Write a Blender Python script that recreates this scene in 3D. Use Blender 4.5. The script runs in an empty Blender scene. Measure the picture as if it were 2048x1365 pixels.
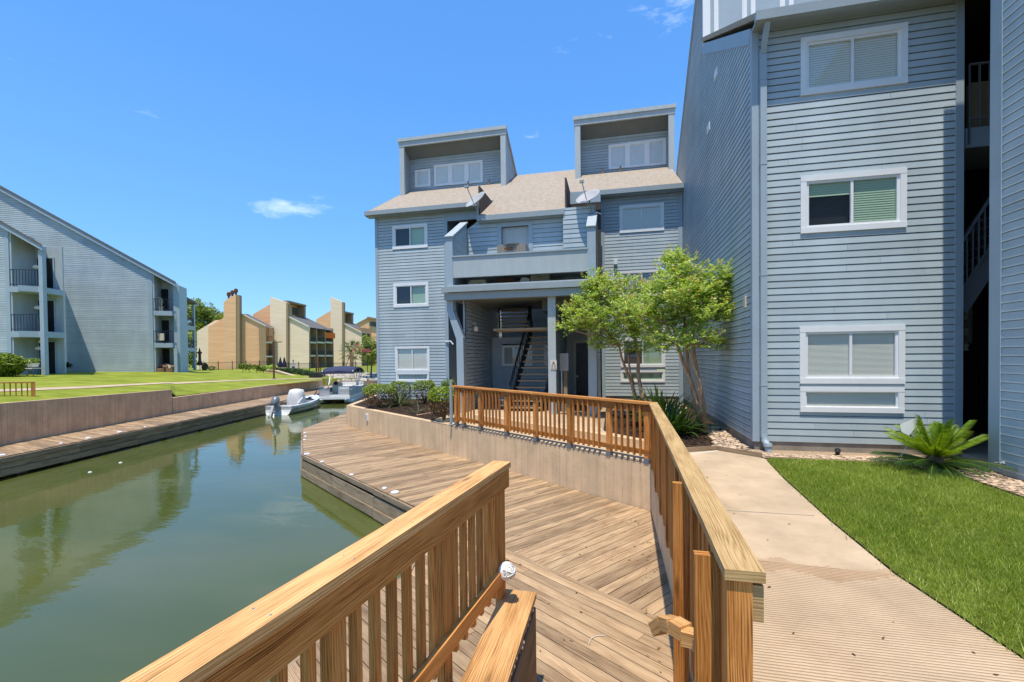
import bpy, math, random
import numpy as np
from mathutils import Vector, Matrix
random.seed(7); rng = np.random.default_rng(7)
C = bpy.context.scene.collection
S = bpy.context.scene
# ------------------------------------------------------------------ camera, sky, sun, exposure
F, CY, YAW, PITCH, ROLL, EYE = 896.853, 726.516, math.radians(12.708), math.radians(-0.870), math.radians(0.612), 1.72
_cy, _sy, _cp, _sp = math.cos(YAW), math.sin(YAW), math.cos(PITCH), math.sin(PITCH)
_r = np.array([_cy, _sy, 0.]); _f = np.array([-_sy*_cp, _cy*_cp, _sp]); _d = -np.cross(_r, _f)
CR = math.cos(ROLL)*_r + math.sin(ROLL)*_d; CD = -math.sin(ROLL)*_r + math.cos(ROLL)*_d; CF = _f
CP = np.array([0, 0, EYE])
cam_d = bpy.data.cameras.new('camera'); cam = bpy.data.objects.new('camera', cam_d); C.objects.link(cam)
cam_d.sensor_width = 36; cam_d.lens = 36*F/2048; cam_d.shift_y = (CY-682.5)/2048
cam_d.clip_start = 0.05; cam_d.clip_end = 3000
cam.matrix_world = Matrix(((CR[0], -CD[0], -CF[0], 0), (CR[1], -CD[1], -CF[1], 0), (CR[2], -CD[2], -CF[2], EYE), (0, 0, 0, 1)))
S.camera = cam
SUN_TO = Vector((0.05, 1.0, -3.2)).normalized()          # direction the sunlight travels
SUN_EL = math.asin(-SUN_TO.z); SUN_AZ = math.atan2(-SUN_TO.x, -SUN_TO.y)
W = bpy.data.worlds.new('World'); S.world = W; W.use_nodes = True
wn = W.node_tree.nodes; wl = W.node_tree.links; wn.clear()
out = wn.new('ShaderNodeOutputWorld'); bg = wn.new('ShaderNodeBackground'); sky = wn.new('ShaderNodeTexSky')
sky.sky_type = 'NISHITA'; sky.sun_disc = False; sky.sun_elevation = SUN_EL; sky.sun_rotation = SUN_AZ
sky.air_density = 1.0; sky.dust_density = 0.15; sky.ozone_density = 4.0
bg.inputs['Strength'].default_value = 0.15
tc = wn.new('ShaderNodeTexCoord'); mp = wn.new('ShaderNodeMapping'); mp.inputs['Scale'].default_value = (1.6, 1.6, 5.0)
mp.inputs['Location'].default_value = (1.7, .9, 0.35)
n1 = wn.new('ShaderNodeTexNoise'); n1.inputs['Scale'].default_value = 2.6; n1.inputs['Detail'].default_value = 9; n1.inputs['Roughness'].default_value = .62
cr = wn.new('ShaderNodeValToRGB'); cr.color_ramp.elements[0].position = .635; cr.color_ramp.elements[1].position = .80
cr.color_ramp.elements[1].color = (.5, .5, .5, 1)
mx = wn.new('ShaderNodeMixRGB'); mx.inputs['Color2'].default_value = (6.2, 6.6, 7.2, 1)
tint = wn.new('ShaderNodeMixRGB'); tint.blend_type = 'MULTIPLY'; tint.inputs['Fac'].default_value = 1; tint.inputs['Color2'].default_value = (.80, .99, 1.14, 1)
wl.new(tc.outputs['Generated'], mp.inputs['Vector']); wl.new(mp.outputs[0], n1.inputs['Vector']); wl.new(n1.outputs['Fac'], cr.inputs['Fac'])
sx_ = wn.new('ShaderNodeSeparateXYZ'); wl.new(tc.outputs['Generated'], sx_.inputs[0]); gr = wn.new('ShaderNodeValToRGB'); e_ = gr.color_ramp.elements
e_[0].position = 0.0; e_[0].color = (1.3/5, 2.6/5, 4.5/5, 1); e_[1].position = 1.0; e_[1].color = (.35/5, 1.2/5, 3.3/5, 1)
k_ = e_.new(.22); k_.color = (.70/5, 2.05/5, 4.3/5, 1); k_ = e_.new(.5); k_.color = (.45/5, 1.60/5, 4.1/5, 1); wl.new(sx_.outputs['Z'], gr.inputs['Fac'])
g5 = wn.new('ShaderNodeMixRGB'); g5.blend_type = 'MULTIPLY'; g5.inputs['Fac'].default_value = 1; g5.inputs['Color2'].default_value = (5, 5, 5, 1); wl.new(gr.outputs[0], g5.inputs['Color1'])
mg = wn.new('ShaderNodeMixRGB'); mg.inputs['Fac'].default_value = .72
wl.new(sky.outputs[0], tint.inputs['Color1']); wl.new(tint.outputs[0], mg.inputs['Color1']); wl.new(g5.outputs[0], mg.inputs['Color2']); wl.new(mg.outputs[0], mx.inputs['Color1']); wl.new(cr.outputs[0], mx.inputs['Fac'])
wl.new(mx.outputs[0], bg.inputs['Color']); wl.new(bg.outputs[0], out.inputs['Surface'])
sl = bpy.data.lights.new('sun', 'SUN'); sl.energy = 3.1; sl.angle = math.radians(.53); sl.color = (1, .93, .80)
so = bpy.data.objects.new('sun', sl); C.objects.link(so); so.rotation_euler = SUN_TO.to_track_quat('-Z', 'Y').to_euler()
S.view_settings.view_transform = 'Standard'; S.view_settings.look = 'None'; S.view_settings.gamma = 1
S.view_settings.exposure = 0.72
S.render.resolution_x = 1024; S.render.resolution_y = 682
try:
    S.cycles.max_bounces = 6; S.cycles.diffuse_bounces = 4; S.cycles.transparent_max_bounces = 12
    S.cycles.caustics_reflective = False; S.cycles.caustics_refractive = False
except Exception: pass
# ------------------------------------------------------------------ survey helpers: photo bearing -> real world point
def ray(x, y): return (x-1024)/F*CR + (y-CY)/F*CD + CF
def AT(x, y, ax, v):
    d = ray(x, y); i = 'XYZ'.index(ax); return CP + (v-CP[i])/d[i]*d
def DP(x, y, depth): return CP + depth*ray(x, y)
def GZ(x, depth, z):                                       # point in bearing x, at depth, at height z
    b = CP + depth*((x-1024)/F*CR + CF); t = (z-b[2])/CD[2]; return b + t*CD
# ------------------------------------------------------------------ mesh builder
class MB:
    def __init__(s): s.v = []; s.f = []; s.uv = []; s.pr = []; s.cur = 0.5; s.mi = []; s.m = 0; s.pc = []; s.piece = 0
    def face(s, pts, uv=None):
        b = len(s.v); s.v += [tuple(map(float, p)) for p in pts]; s.f.append(tuple(range(b, b+len(pts))))
        s.uv.append(uv or [(0, 0)]*len(pts)); s.pr.append(s.cur); s.mi.append(s.m); s.pc.append(s.piece); return s
    def grid(s, vs, fs):
        s.piece += 1; b = len(s.v); s.v += [tuple(map(float, p)) for p in vs]
        for f in fs: s.f.append(tuple(b+i for i in f)); s.uv.append([(0, 0)]*len(f)); s.pr.append(s.cur); s.mi.append(s.m); s.pc.append(s.piece)
        return s
    def box(s, a, b):
        (x0, y0, z0), (x1, y1, z1) = [min(a[i], b[i]) for i in range(3)], [max(a[i], b[i]) for i in range(3)]
        return s.obox(((x0+x1)/2, (y0+y1)/2, (z0+z1)/2), (x1-x0, 0, 0), (0, y1-y0, 0), (0, 0, z1-z0))
    def obox(s, c, ex, ey, ez, rnd=False):
        """box: centre and three full edge vectors; uv in metres, u runs along ex"""
        s.piece += 1; c, ex, ey, ez = [np.array(q, float) for q in (c, ex, ey, ez)]
        if np.dot(np.cross(ex, ey), ez) < 0: ez = -ez
        if rnd: s.cur = random.random()
        lx, ly, lz = [np.linalg.norm(q) for q in (ex, ey, ez)]; ou, ov = random.random()*20, random.random()*20
        P = lambda i, j, k: c + (i-.5)*ex + (j-.5)*ey + (k-.5)*ez
        Q = [(((0,0,1),(1,0,1),(1,1,1),(0,1,1)), lambda i,j,k: (ou+i*lx, ov+j*ly)), (((0,1,0),(1,1,0),(1,0,0),(0,0,0)), lambda i,j,k: (ou+i*lx, ov+3+j*ly)),
             (((0,0,0),(1,0,0),(1,0,1),(0,0,1)), lambda i,j,k: (ou+i*lx, ov+5+k*lz)), (((1,1,0),(0,1,0),(0,1,1),(1,1,1)), lambda i,j,k: (ou+i*lx, ov+7+k*lz)),
             (((0,1,0),(0,0,0),(0,0,1),(0,1,1)), lambda i,j,k: (ou+j*ly, ov+9+k*lz)), (((1,0,0),(1,1,0),(1,1,1),(1,0,1)), lambda i,j,k: (ou+j*ly, ov+11+k*lz))]
        for q, uf in Q: s.face([P(*t) for t in q], [uf(*t) for t in q])
        return s
    def bar(s, p0, p1, w, h, up=(0, 0, 1), rnd=False):
        """board from p0 to p1, w across, h along 'up'"""
        p0, p1, up = [np.array(q, float) for q in (p0, p1, up)]
        ex = p1-p0; d = ex/np.linalg.norm(ex); side = np.cross(up, d)
        if np.linalg.norm(side) < 1e-6: side = np.cross((1, 0, 0), d)
        side /= np.linalg.norm(side); u2 = np.cross(d, side)
        return s.obox((p0+p1)/2, ex, side*w, u2*h, rnd)
    def prism(s, poly, vec):
        """solid from a planar polygon swept by vec"""
        s.piece += 1; poly = [np.array(p, float) for p in poly]; vec = np.array(vec, float)
        n = np.zeros(3)
        for i in range(len(poly)): n += np.cross(poly[i]-poly[0], poly[(i+1) % len(poly)]-poly[0])
        if np.dot(n, vec) > 0: poly = poly[::-1]
        top = [p+vec for p in poly]; L = 0
        o = poly[0]; du = poly[1]-o; du = du/np.linalg.norm(du); nn = np.cross(du, vec); 
        dv = np.cross(n, du); dv = dv/np.linalg.norm(dv)
        uvp = lambda p: (float(np.dot(p-o, du)), float(np.dot(p-o, dv)))
        s.face(poly, [uvp(p) for p in poly]); s.face(top[::-1], [uvp(p) for p in top[::-1]])
        vl = np.linalg.norm(vec)
        for i in range(len(poly)):
            a, b = poly[i], poly[(i+1) % len(poly)]; l = np.linalg.norm(b-a)
            s.face([b, a, a+vec, b+vec], [(L+l, 0), (L, 0), (L, vl), (L+l, vl)]); L += l
        return s
    def tube(s, pts, r, n=8, cap=True):
        pts = [np.array(p, float) for p in pts]; rs = r if hasattr(r, '__len__') else [r]*len(pts); s.piece += 1; b = len(s.v)
        ref = np.array((.31, .17, .93))
        for i, p in enumerate(pts):
            d = pts[min(i+1, len(pts)-1)]-pts[max(i-1, 0)]; d /= np.linalg.norm(d)+1e-12
            a = np.cross(d, ref); 
            if np.linalg.norm(a) < .1: a = np.cross(d, (1, 0, 0))
            a /= np.linalg.norm(a); c = np.cross(d, a)
            for k in range(n):
                t = 2*math.pi*k/n; s.v.append(tuple(p+rs[i]*(math.cos(t)*a+math.sin(t)*c)))
        fs = [tuple(b+q for q in (i*n+k, i*n+(k+1) % n, (i+1)*n+(k+1) % n, (i+1)*n+k)) for i in range(len(pts)-1) for k in range(n)]
        if cap: fs += [tuple(b+k for k in range(n))[::-1], tuple(b+(len(pts)-1)*n+k for k in range(n))]
        for f in fs: s.f.append(f); s.uv.append([(0, 0)]*len(f)); s.pr.append(s.cur); s.mi.append(s.m); s.pc.append(s.piece)
        return s
    def lathe(s, c, prof, n=20, axis=(0, 0, 1), squash=None):
        c = np.array(c, float); ax = np.array(axis, float); ax /= np.linalg.norm(ax)
        a = np.cross(ax, (0, 0, 1)); 
        if np.linalg.norm(a) < .1: a = np.cross(ax, (0, 1, 0))
        a /= np.linalg.norm(a); e = np.cross(ax, a); vs = []
        for r, h in prof:
            for k in range(n):
                t = 2*math.pi*k/n; vs.append(c+ax*h+r*(math.cos(t)*a+math.sin(t)*e))
        fs = [(i*n+k, i*n+(k+1) % n, (i+1)*n+(k+1) % n, (i+1)*n+k) for i in range(len(prof)-1) for k in range(n)]
        fs += [tuple(range(n))[::-1], tuple((len(prof)-1)*n+k for k in range(n))]
        return s.grid(vs, fs)
    def split(s, name, mat, parent=None, smooth=False):
        out = []
        for k in sorted(set(s.pc)):
            q = MB(); mp = {}
            for i, f in enumerate(s.f):
                if s.pc[i] != k: continue
                for a in f:
                    if a not in mp: mp[a] = len(q.v); q.v.append(s.v[a])
                q.f.append(tuple(mp[a] for a in f)); q.uv.append(s.uv[i]); q.pr.append(s.pr[i]); q.mi.append(s.mi[i]); q.pc.append(k)
            out.append(q.build(name, mat, parent, smooth))
        return out
    def build(s, name, mat, parent=None, smooth=False):
        me = bpy.data.meshes.new(name); me.from_pydata(s.v, [], s.f)
        mats = mat if isinstance(mat, (list, tuple)) else [mat]
        for m in mats: me.materials.append(m)
        ul = me.uv_layers.new(name='UVMap'); fl = [c for u in s.uv for p in u for c in p]; ul.data.foreach_set('uv', fl)
        at = me.attributes.new('pr', 'FLOAT', 'FACE'); at.data.foreach_set('value', s.pr)
        if len(mats) > 1: me.polygons.foreach_set('material_index', s.mi)
        if smooth: me.polygons.foreach_set('use_smooth', [True]*len(me.polygons))
        me.update()
        o = bpy.data.objects.new(name, me); C.objects.link(o)
        if parent is not None:
            o.parent = parent; o.matrix_parent_inverse = Matrix.Translation(parent.location).inverted()
        return o
def thing(name, loc, label, cat, group=None):
    o = bpy.data.objects.new(name, None); C.objects.link(o); o.location = Vector([float(q) for q in loc]); o.empty_display_size = .2
    return tag(o, label, cat, group)
def tag(o, label, cat, group=None):
    o['label'] = label; o['category'] = cat
    if group: o['group'] = group
    return o
def kind(o, k): o['kind'] = k; return o
def copy_tree(src, loc, label=None, rz=0):
    r = src.copy(); C.objects.link(r); r.location = Vector([float(q) for q in loc]); r.rotation_euler = (0, 0, rz)
    if label: r['label'] = label
    for ch in list(src.children):
        c = ch.copy(); C.objects.link(c); c.parent = r
        for g in list(ch.children):
            d = g.copy(); C.objects.link(d); d.parent = c
    return r
# ------------------------------------------------------------------ materials
def mat(name, col, rough=.6, spec=.5, var=0, vscale=3, bump=0, bscale=30, metal=0, col2=None, stretch=(1, 1, 1), coord='Object', prv=0, coat=0):
    m = bpy.data.materials.new(name); m.use_nodes = True; n = m.node_tree.nodes; l = m.node_tree.links; b = n['Principled BSDF']
    b.inputs['Roughness'].default_value = rough; b.inputs['Specular IOR Level'].default_value = spec; b.inputs['Metallic'].default_value = metal
    b.inputs['Coat Weight'].default_value = coat
    b.inputs['Base Color'].default_value = (*col, 1)
    src = None
    if var or bump or col2:
        t = n.new('ShaderNodeTexCoord'); mp = n.new('ShaderNodeMapping'); mp.inputs['Scale'].default_value = stretch
        l.new(t.outputs[coord], mp.inputs['Vector'])
    if var or col2:
        nz = n.new('ShaderNodeTexNoise'); nz.inputs['Scale'].default_value = vscale; nz.inputs['Detail'].default_value = 7; nz.inputs['Roughness'].default_value = .6
        l.new(mp.outputs[0], nz.inputs['Vector'])
        rp = n.new('ShaderNodeValToRGB'); rp.color_ramp.elements[0].position = .32; rp.color_ramp.elements[1].position = .68
        c2 = col2 or tuple(min(1, c*(1+var)) for c in col); c1 = tuple(c*(1-var) for c in col) if var else col
        rp.color_ramp.elements[0].color = (*c1, 1); rp.color_ramp.elements[1].color = (*c2, 1)
        l.new(nz.outputs['Fac'], rp.inputs['Fac']); src = rp.outputs[0]
    if prv:
        a = n.new('ShaderNodeAttribute'); a.attribute_name = 'pr'; mr = n.new('ShaderNodeMapRange'); mr.inputs['To Min'].default_value = 1-prv; mr.inputs['To Max'].default_value = 1+prv
        l.new(a.outputs['Fac'], mr.inputs['Value']); mm = n.new('ShaderNodeMixRGB'); mm.blend_type = 'MULTIPLY'; mm.inputs['Fac'].default_value = 1
        if src: l.new(src, mm.inputs['Color1'])
        else: mm.inputs['Color1'].default_value = (*col, 1)
        l.new(mr.outputs[0], mm.inputs['Color2']); src = mm.outputs[0]
    if src: l.new(src, b.inputs['Base Color'])
    if bump:
        nb = n.new('ShaderNodeTexNoise'); nb.inputs['Scale'].default_value = bscale; nb.inputs['Detail'].default_value = 6
        l.new(mp.outputs[0], nb.inputs['Vector']); bp = n.new('ShaderNodeBump'); bp.inputs['Strength'].default_value = bump; bp.inputs['Distance'].default_value = .02
        l.new(nb.outputs['Fac'], bp.inputs['Height']); l.new(bp.outputs[0], b.inputs['Normal'])
    return m
def wood(name, dark, mid, light, rough=.65, grain=1.0, weather=0.0, prv=.22):
    """timber: grain runs along u of the UV map (metres)"""
    m = bpy.data.materials.new(name); m.use_nodes = True; n = m.node_tree.nodes; l = m.node_tree.links; b = n['Principled BSDF']
    b.inputs['Roughness'].default_value = rough; b.inputs['Specular IOR Level'].default_value = .35
    uv = n.new('ShaderNodeUVMap'); uv.uv_map = 'UVMap'
    def nz(sc, s, d=5, r=.6):
        mp = n.new('ShaderNodeMapping'); mp.inputs['Scale'].default_value = sc; l.new(uv.outputs[0], mp.inputs['Vector'])
        t = n.new('ShaderNodeTexNoise'); t.inputs['Scale'].default_value = s; t.inputs['Detail'].default_value = d; t.inputs['Roughness'].default_value = r
        l.new(mp.outputs[0], t.inputs['Vector']); return t.outputs['Fac']
    warp = nz((.8, 5, 1), 1.0, 2, .4)
    mp = n.new('ShaderNodeMapping'); mp.inputs['Scale'].default_value = (.35, 26*grain, 1); l.new(uv.outputs[0], mp.inputs['Vector'])
    add = n.new('ShaderNodeVectorMath'); add.operation = 'MULTIPLY_ADD'; l.new(warp, add.inputs[0]); add.inputs[1].default_value = (0, 3.6, 0); l.new(mp.outputs[0], add.inputs[2])
    wv = n.new('ShaderNodeTexWave'); wv.bands_direction = 'Y'; wv.inputs['Scale'].default_value = 1.1; wv.inputs['Distortion'].default_value = .4; wv.inputs['Detail'].default_value = 1.5
    l.new(add.outputs[0], wv.inputs['Vector'])
    fine = nz((2.2, 150, 1), 1.0, 4, .7); blot = nz((1.1, 6, 1), 1.5, 5)
    m1 = n.new('ShaderNodeMath'); m1.operation = 'MULTIPLY_ADD'; l.new(wv.outputs['Fac'], m1.inputs[0]); m1.inputs[1].default_value = .15
    l.new(fine, m1.inputs[2]); 
    m2 = n.new('ShaderNodeMath'); m2.operation = 'MULTIPLY_ADD'; l.new(blot, m2.inputs[0]); m2.inputs[1].default_value = .72; l.new(m1.outputs[0], m2.inputs[2])
    mr = n.new('ShaderNodeMapRange'); mr.inputs['From Min'].default_value = .64; mr.inputs['From Max'].default_value = 1.12; l.new(m2.outputs[0], mr.inputs['Value'])
    rp = n.new('ShaderNodeValToRGB'); e = rp.color_ramp.elements; e[0].position = .05; e[0].color = (*dark, 1); e[1].position = .9; e[1].color = (*light, 1)
    k = e.new(.45); k.color = (*mid, 1); l.new(mr.outputs[0], rp.inputs['Fac'])
    # knots
    vm = n.new('ShaderNodeMapping'); vm.inputs['Scale'].default_value = (1.3, 6.0, 1); l.new(uv.outputs[0], vm.inputs['Vector'])
    vo = n.new('ShaderNodeTexVoronoi'); vo.inputs['Scale'].default_value = 1.0; l.new(vm.outputs[0], vo.inputs['Vector'])
    kr = n.new('ShaderNodeValToRGB'); kr.color_ramp.elements[0].position = .05; kr.color_ramp.elements[0].color = (.32, .32, .32, 1); kr.color_ramp.elements[1].position = .13; kr.color_ramp.elements[1].color = (1, 1, 1, 1)
    l.new(vo.outputs['Distance'], kr.inputs['Fac'])
    kx = n.new('ShaderNodeMixRGB'); kx.blend_type = 'MULTIPLY'; kx.inputs['Fac'].default_value = .8; l.new(rp.outputs[0], kx.inputs['Color1']); l.new(kr.outputs[0], kx.inputs['Color2'])
    a = n.new('ShaderNodeAttribute'); a.attribute_name = 'pr'; pm = n.new('ShaderNodeMapRange'); pm.inputs['To Min'].default_value = 1-prv; pm.inputs['To Max'].default_value = 1+prv
    l.new(a.outputs['Fac'], pm.inputs['Value']); mm = n.new('ShaderNodeMixRGB'); mm.blend_type = 'MULTIPLY'; mm.inputs['Fac'].default_value = 1
    l.new(kx.outputs[0], mm.inputs['Color1']); l.new(pm.outputs[0], mm.inputs['Color2'])
    l.new(mm.outputs[0], b.inputs['Base Color'])
    bp = n.new('ShaderNodeBump'); bp.inputs['Strength'].default_value = .35; bp.inputs['Distance'].default_value = .004; l.new(m1.outputs[0], bp.inputs['Height']); l.new(bp.outputs[0], b.inputs['Normal'])
    return m
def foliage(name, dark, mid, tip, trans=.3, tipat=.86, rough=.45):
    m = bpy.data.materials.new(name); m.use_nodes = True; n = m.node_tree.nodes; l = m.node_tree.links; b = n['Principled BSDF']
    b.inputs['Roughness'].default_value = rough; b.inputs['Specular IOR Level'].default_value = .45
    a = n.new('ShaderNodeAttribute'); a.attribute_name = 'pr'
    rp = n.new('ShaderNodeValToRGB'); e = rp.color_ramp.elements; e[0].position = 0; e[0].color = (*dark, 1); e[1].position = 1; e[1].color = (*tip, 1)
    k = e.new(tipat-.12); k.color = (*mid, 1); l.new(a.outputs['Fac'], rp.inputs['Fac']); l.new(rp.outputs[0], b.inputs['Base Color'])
    t = n.new('ShaderNodeBsdfTranslucent'); mu = n.new('ShaderNodeMixRGB'); mu.blend_type = 'MULTIPLY'; mu.inputs['Fac'].default_value = 1; mu.inputs['Color2'].default_value = (1.3, 1.2, .45, 1)
    l.new(rp.outputs[0], mu.inputs['Color1']); l.new(mu.outputs[0], t.inputs['Color'])
    mx = n.new('ShaderNodeMixShader'); mx.inputs['Fac'].default_value = trans; l.new(b.outputs[0], mx.inputs[1]); l.new(t.outputs[0], mx.inputs[2]); l.new(mx.outputs[0], n['Material Output'].inputs['Surface'])
    return m
def glass_mat(name, tint=(1, 1, 1), base=.06):
    m = bpy.data.materials.new(name); m.use_nodes = True; n = m.node_tree.nodes; l = m.node_tree.links; n.remove(n['Principled BSDF'])
    t = n.new('ShaderNodeBsdfTransparent'); t.inputs['Color'].default_value = (*tint, 1); g = n.new('ShaderNodeBsdfGlossy'); g.inputs['Roughness'].default_value = .02
    fr = n.new('ShaderNodeLayerWeight'); fr.inputs['Blend'].default_value = .5; pw = n.new('ShaderNodeMath'); pw.operation = 'POWER'; pw.inputs[1].default_value = 4; l.new(fr.outputs['Facing'], pw.inputs[0])
    ma = n.new('ShaderNodeMath'); ma.operation = 'MULTIPLY_ADD'; ma.inputs[1].default_value = .85; ma.inputs[2].default_value = base+.04
    l.new(pw.outputs[0], ma.inputs[0]); mx = n.new('ShaderNodeMixShader'); l.new(ma.outputs[0], mx.inputs['Fac']); l.new(t.outputs[0], mx.inputs[1]); l.new(g.outputs[0], mx.inputs[2]); l.new(mx.outputs[0], n['Material Output'].inputs['Surface'])
    return m
M = {}
M['blue'] = mat('blue_siding_paint', (.43, .495, .515), .5, .4, var=.10, vscale=1.0, bump=.1, bscale=60, prv=.075, stretch=(1.2, 1.2, .45))
M['bluetrim'] = mat('blue_trim_paint', (.34, .415, .46), .5, .4, var=.05, vscale=2)
M['blueflat'] = mat('blue_panel_paint', (.41, .455, .46), .55, .4, var=.07, vscale=1.5, stretch=(3, 3, .6))
M['gutter'] = mat('painted_gutter', (.31, .35, .355), .35, .5, var=.05)
M['soffit'] = mat('grey_soffit', (.16, .175, .175), .7, .3, var=.08, vscale=2)
M['white'] = mat('white_trim', (.80, .80, .79), .4, .5, var=.03, vscale=5)
M['blind'] = mat('blind_slats', (.82, .79, .70), .5, .4)
M['curtaingreen'] = mat('green_tinted_blind', (.42, .56, .40), .6, .3)
M['pane_reflection'] = mat('white_pane_reflection', (.74, .74, .72), .7, .3, var=.04)  # pale colour imitating bright reflections in the dormer panes
M['curtain'] = mat('pale_curtain', (.42, .42, .39), .8, .2, var=.2, vscale=2, stretch=(14, 14, .2))
M['dark'] = mat('dark_interior', (.02, .02, .022), .8, .2)
M['darkwall'] = mat('shadow_darkened_wall', (.075, .06, .052), .7, .3, var=.2)  # brown made dark to stand for shadow inside the passage and recesses
M['glass'] = glass_mat('window_glass', (.96, .98, .96), .04)
M['mirror'] = mat('far_window_glass', (.08, .10, .11), .08, .8)
M['found'] = mat('foundation_concrete', (.30, .26, .21), .85, .2, var=.2, vscale=3, bump=.3)
M['black'] = mat('black_steel', (.018, .018, .02), .4, .5)
M['steel'] = mat('galvanised_steel', (.5, .5, .5), .35, .5, metal=.8)
M['railw'] = wood('railing_timber', (.15, .042, .006), (.48, .175, .034), (.70, .325, .09), .6)
M['balw'] = wood('baluster_timber', (.10, .028, .004), (.36, .115, .016), (.54, .22, .045), .55)
M['capw'] = wood('weathered_cap_timber', (.20, .085, .025), (.51, .255, .085), (.73, .43, .175), .7)
M['capd'] = wood('grey_weathered_cap_timber', (.17, .085, .03), (.40, .24, .09), (.58, .385, .17), .75)
M['deckw'] = wood('deck_timber', (.11, .062, .030), (.31, .195, .105), (.47, .325, .185), .7, prv=.32)
M['fasw'] = wood('dock_fascia_timber', (.09, .06, .035), (.26, .18, .105), (.40, .29, .18), .8, prv=.2)
M['stripw'] = mat('dark_gap', (.03, .025, .02), .9, .1)  # near-black colour standing for shadow below and behind the dock boards
M['roof'] = mat('tan_shingles', (.36, .29, .22), .9, .2, var=.30, vscale=7, bump=.8, bscale=30, col2=(.56, .47, .37), stretch=(1.2, 4, 4))
M['roofgrey'] = mat('grey_shingles', (.15, .145, .14), .9, .2, var=.2, vscale=8)
M['tan'] = mat('tan_siding', (.84, .66, .47), .7, .3, var=.10, vscale=1.6, stretch=(.25, .25, 6))
M['orange'] = mat('orange_siding', (.80, .47, .25), .7, .3, var=.12, vscale=1.0, stretch=(.25, .25, 5))
M['browntrim'] = mat('brown_trim', (.33, .23, .13), .7, .3, var=.1)
M['conc'] = mat('walkway_concrete', (.54, .405, .265), .85, .25, var=.16, vscale=1.6, bump=.25, bscale=90)
M['mulch'] = mat('bark_mulch', (.025, .018, .013), .95, .1, var=.5, vscale=25, bump=1, bscale=60, col2=(.10, .065, .045))
M['soil'] = mat('pale_gravel_soil', (.40, .29, .19), .9, .2, var=.25, vscale=20, bump=.6, bscale=60)
M['stone'] = mat('river_pebbles', (.52, .38, .26), .75, .3, prv=.45)
M['rock'] = mat('revetment_rock', (.42, .37, .31), .9, .2, var=.35, vscale=3, bump=1, bscale=6, prv=.2)
M['lawn'] = mat('lawn_turf', (.21, .25, .02), .9, .15, var=.18, vscale=.9, bump=.4, bscale=120, col2=(.31, .34, .04), stretch=(1, 1, 1))
M['nearsoil'] = mat('turf_thatch', (.12, .15, .025), .95, .1, var=.4, vscale=12, bump=.8, bscale=80)
M['grass'] = foliage('grass_blades', (.15, .24, .02), (.33, .43, .05), (.56, .60, .16), .35, .9)
M['myrtle'] = foliage('crape_myrtle_leaves', (.13, .24, .035), (.50, .66, .14), (.84, .86, .46), .45, .74, .35)
M['blossom'] = foliage('crape_myrtle_blossom', (.50, .30, .07), (.55, .38, .10), (.8, .76, .6), .25)
M['pinkb'] = foliage('pink_blossom', (.45, .06, .10), (.55, .11, .18), (.6, .2, .25), .25)
M['bark'] = mat('smooth_pink_bark', (.40, .20, .10), .7, .3, var=.35, vscale=5, bump=.4, bscale=14, stretch=(3, 3, .6), col2=(.66, .40, .23))
M['trunk'] = mat('rough_bark', (.13, .09, .06), .9, .2, var=.3, vscale=8, bump=.8, bscale=20)
M['shrub'] = foliage('clipped_shrub_leaves', (.06, .11, .012), (.24, .34, .03), (.42, .48, .05), .3, .8)
M['shrubred'] = foliage('bronze_shrub_leaves', (.05, .03, .015), (.20, .12, .04), (.34, .22, .08), .25)
M['dkleaf'] = foliage('dark_strap_leaves', (.02, .05, .015), (.055, .12, .02), (.15, .25, .05), .3)
M['greyleaf'] = foliage('grey_strap_leaves', (.06, .085, .035), (.15, .18, .08), (.30, .32, .18), .2)
M['cycad'] = foliage('cycad_leaflets', (.05, .13, .01), (.21, .34, .02), (.38, .48, .04), .35, .9, .4)
M['treeleaf'] = foliage('broad_tree_leaves', (.13, .18, .03), (.32, .40, .06), (.50, .54, .12), .25)
M['palmleaf'] = foliage('palm_leaves', (.06, .09, .02), (.17, .21, .06), (.33, .35, .13), .25)
M['gel'] = mat('white_gelcoat', (.78, .78, .76), .25, .5, coat=.3)
M['aluminium'] = mat('brushed_aluminium', (.55, .56, .57), .35, .5, metal=.7)
M['canvasblue'] = mat('navy_canvas', (.05, .055, .10), .8, .2, var=.1)
M['canvasgrey'] = mat('pale_grey_canvas', (.72, .70, .66), .85, .2, var=.1, vscale=4, bump=.4, bscale=8)
M['motor'] = mat('grey_engine_cowl', (.16, .17, .185), .3, .5)
M['wicker'] = mat('wicker', (.30, .17, .10), .8, .3, var=.25, vscale=30, bump=.5)
M['cream'] = mat('cream_plastic', (.6, .55, .42), .5, .4)
M['potblue'] = mat('glazed_blue_pot', (.03, .06, .20), .2, .6)
M['terracotta'] = mat('terracotta', (.45, .18, .08), .8, .3)
M['acm'] = mat('ac_louvre_metal', (.33, .29, .23), .55, .4, var=.1)
M['dishm'] = mat('dish_grey', (.42, .41, .40), .5, .4)
M['lens'] = mat('frosted_lens', (.62, .60, .52), .2, .6)
M['amber'] = mat('wall_lamp_globe', (.75, .68, .58), .3, .5)
M['denim'] = mat('blue_denim', (.07, .12, .20), .9, .2)
M['shirt'] = mat('pale_shirt', (.45, .43, .47), .9, .2)
M['skin'] = mat('skin', (.42, .25, .17), .6, .3)
M['navy'] = mat('dark_navy_cloth', (.02, .022, .045), .9, .2)
M['orangec'] = mat('orange_canvas', (.75, .16, .03), .8, .2)
M['brownc'] = mat('brown_canvas', (.13, .06, .035), .85, .2)
M['signw'] = mat('sign_panel', (.62, .58, .48), .6, .3)
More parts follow.
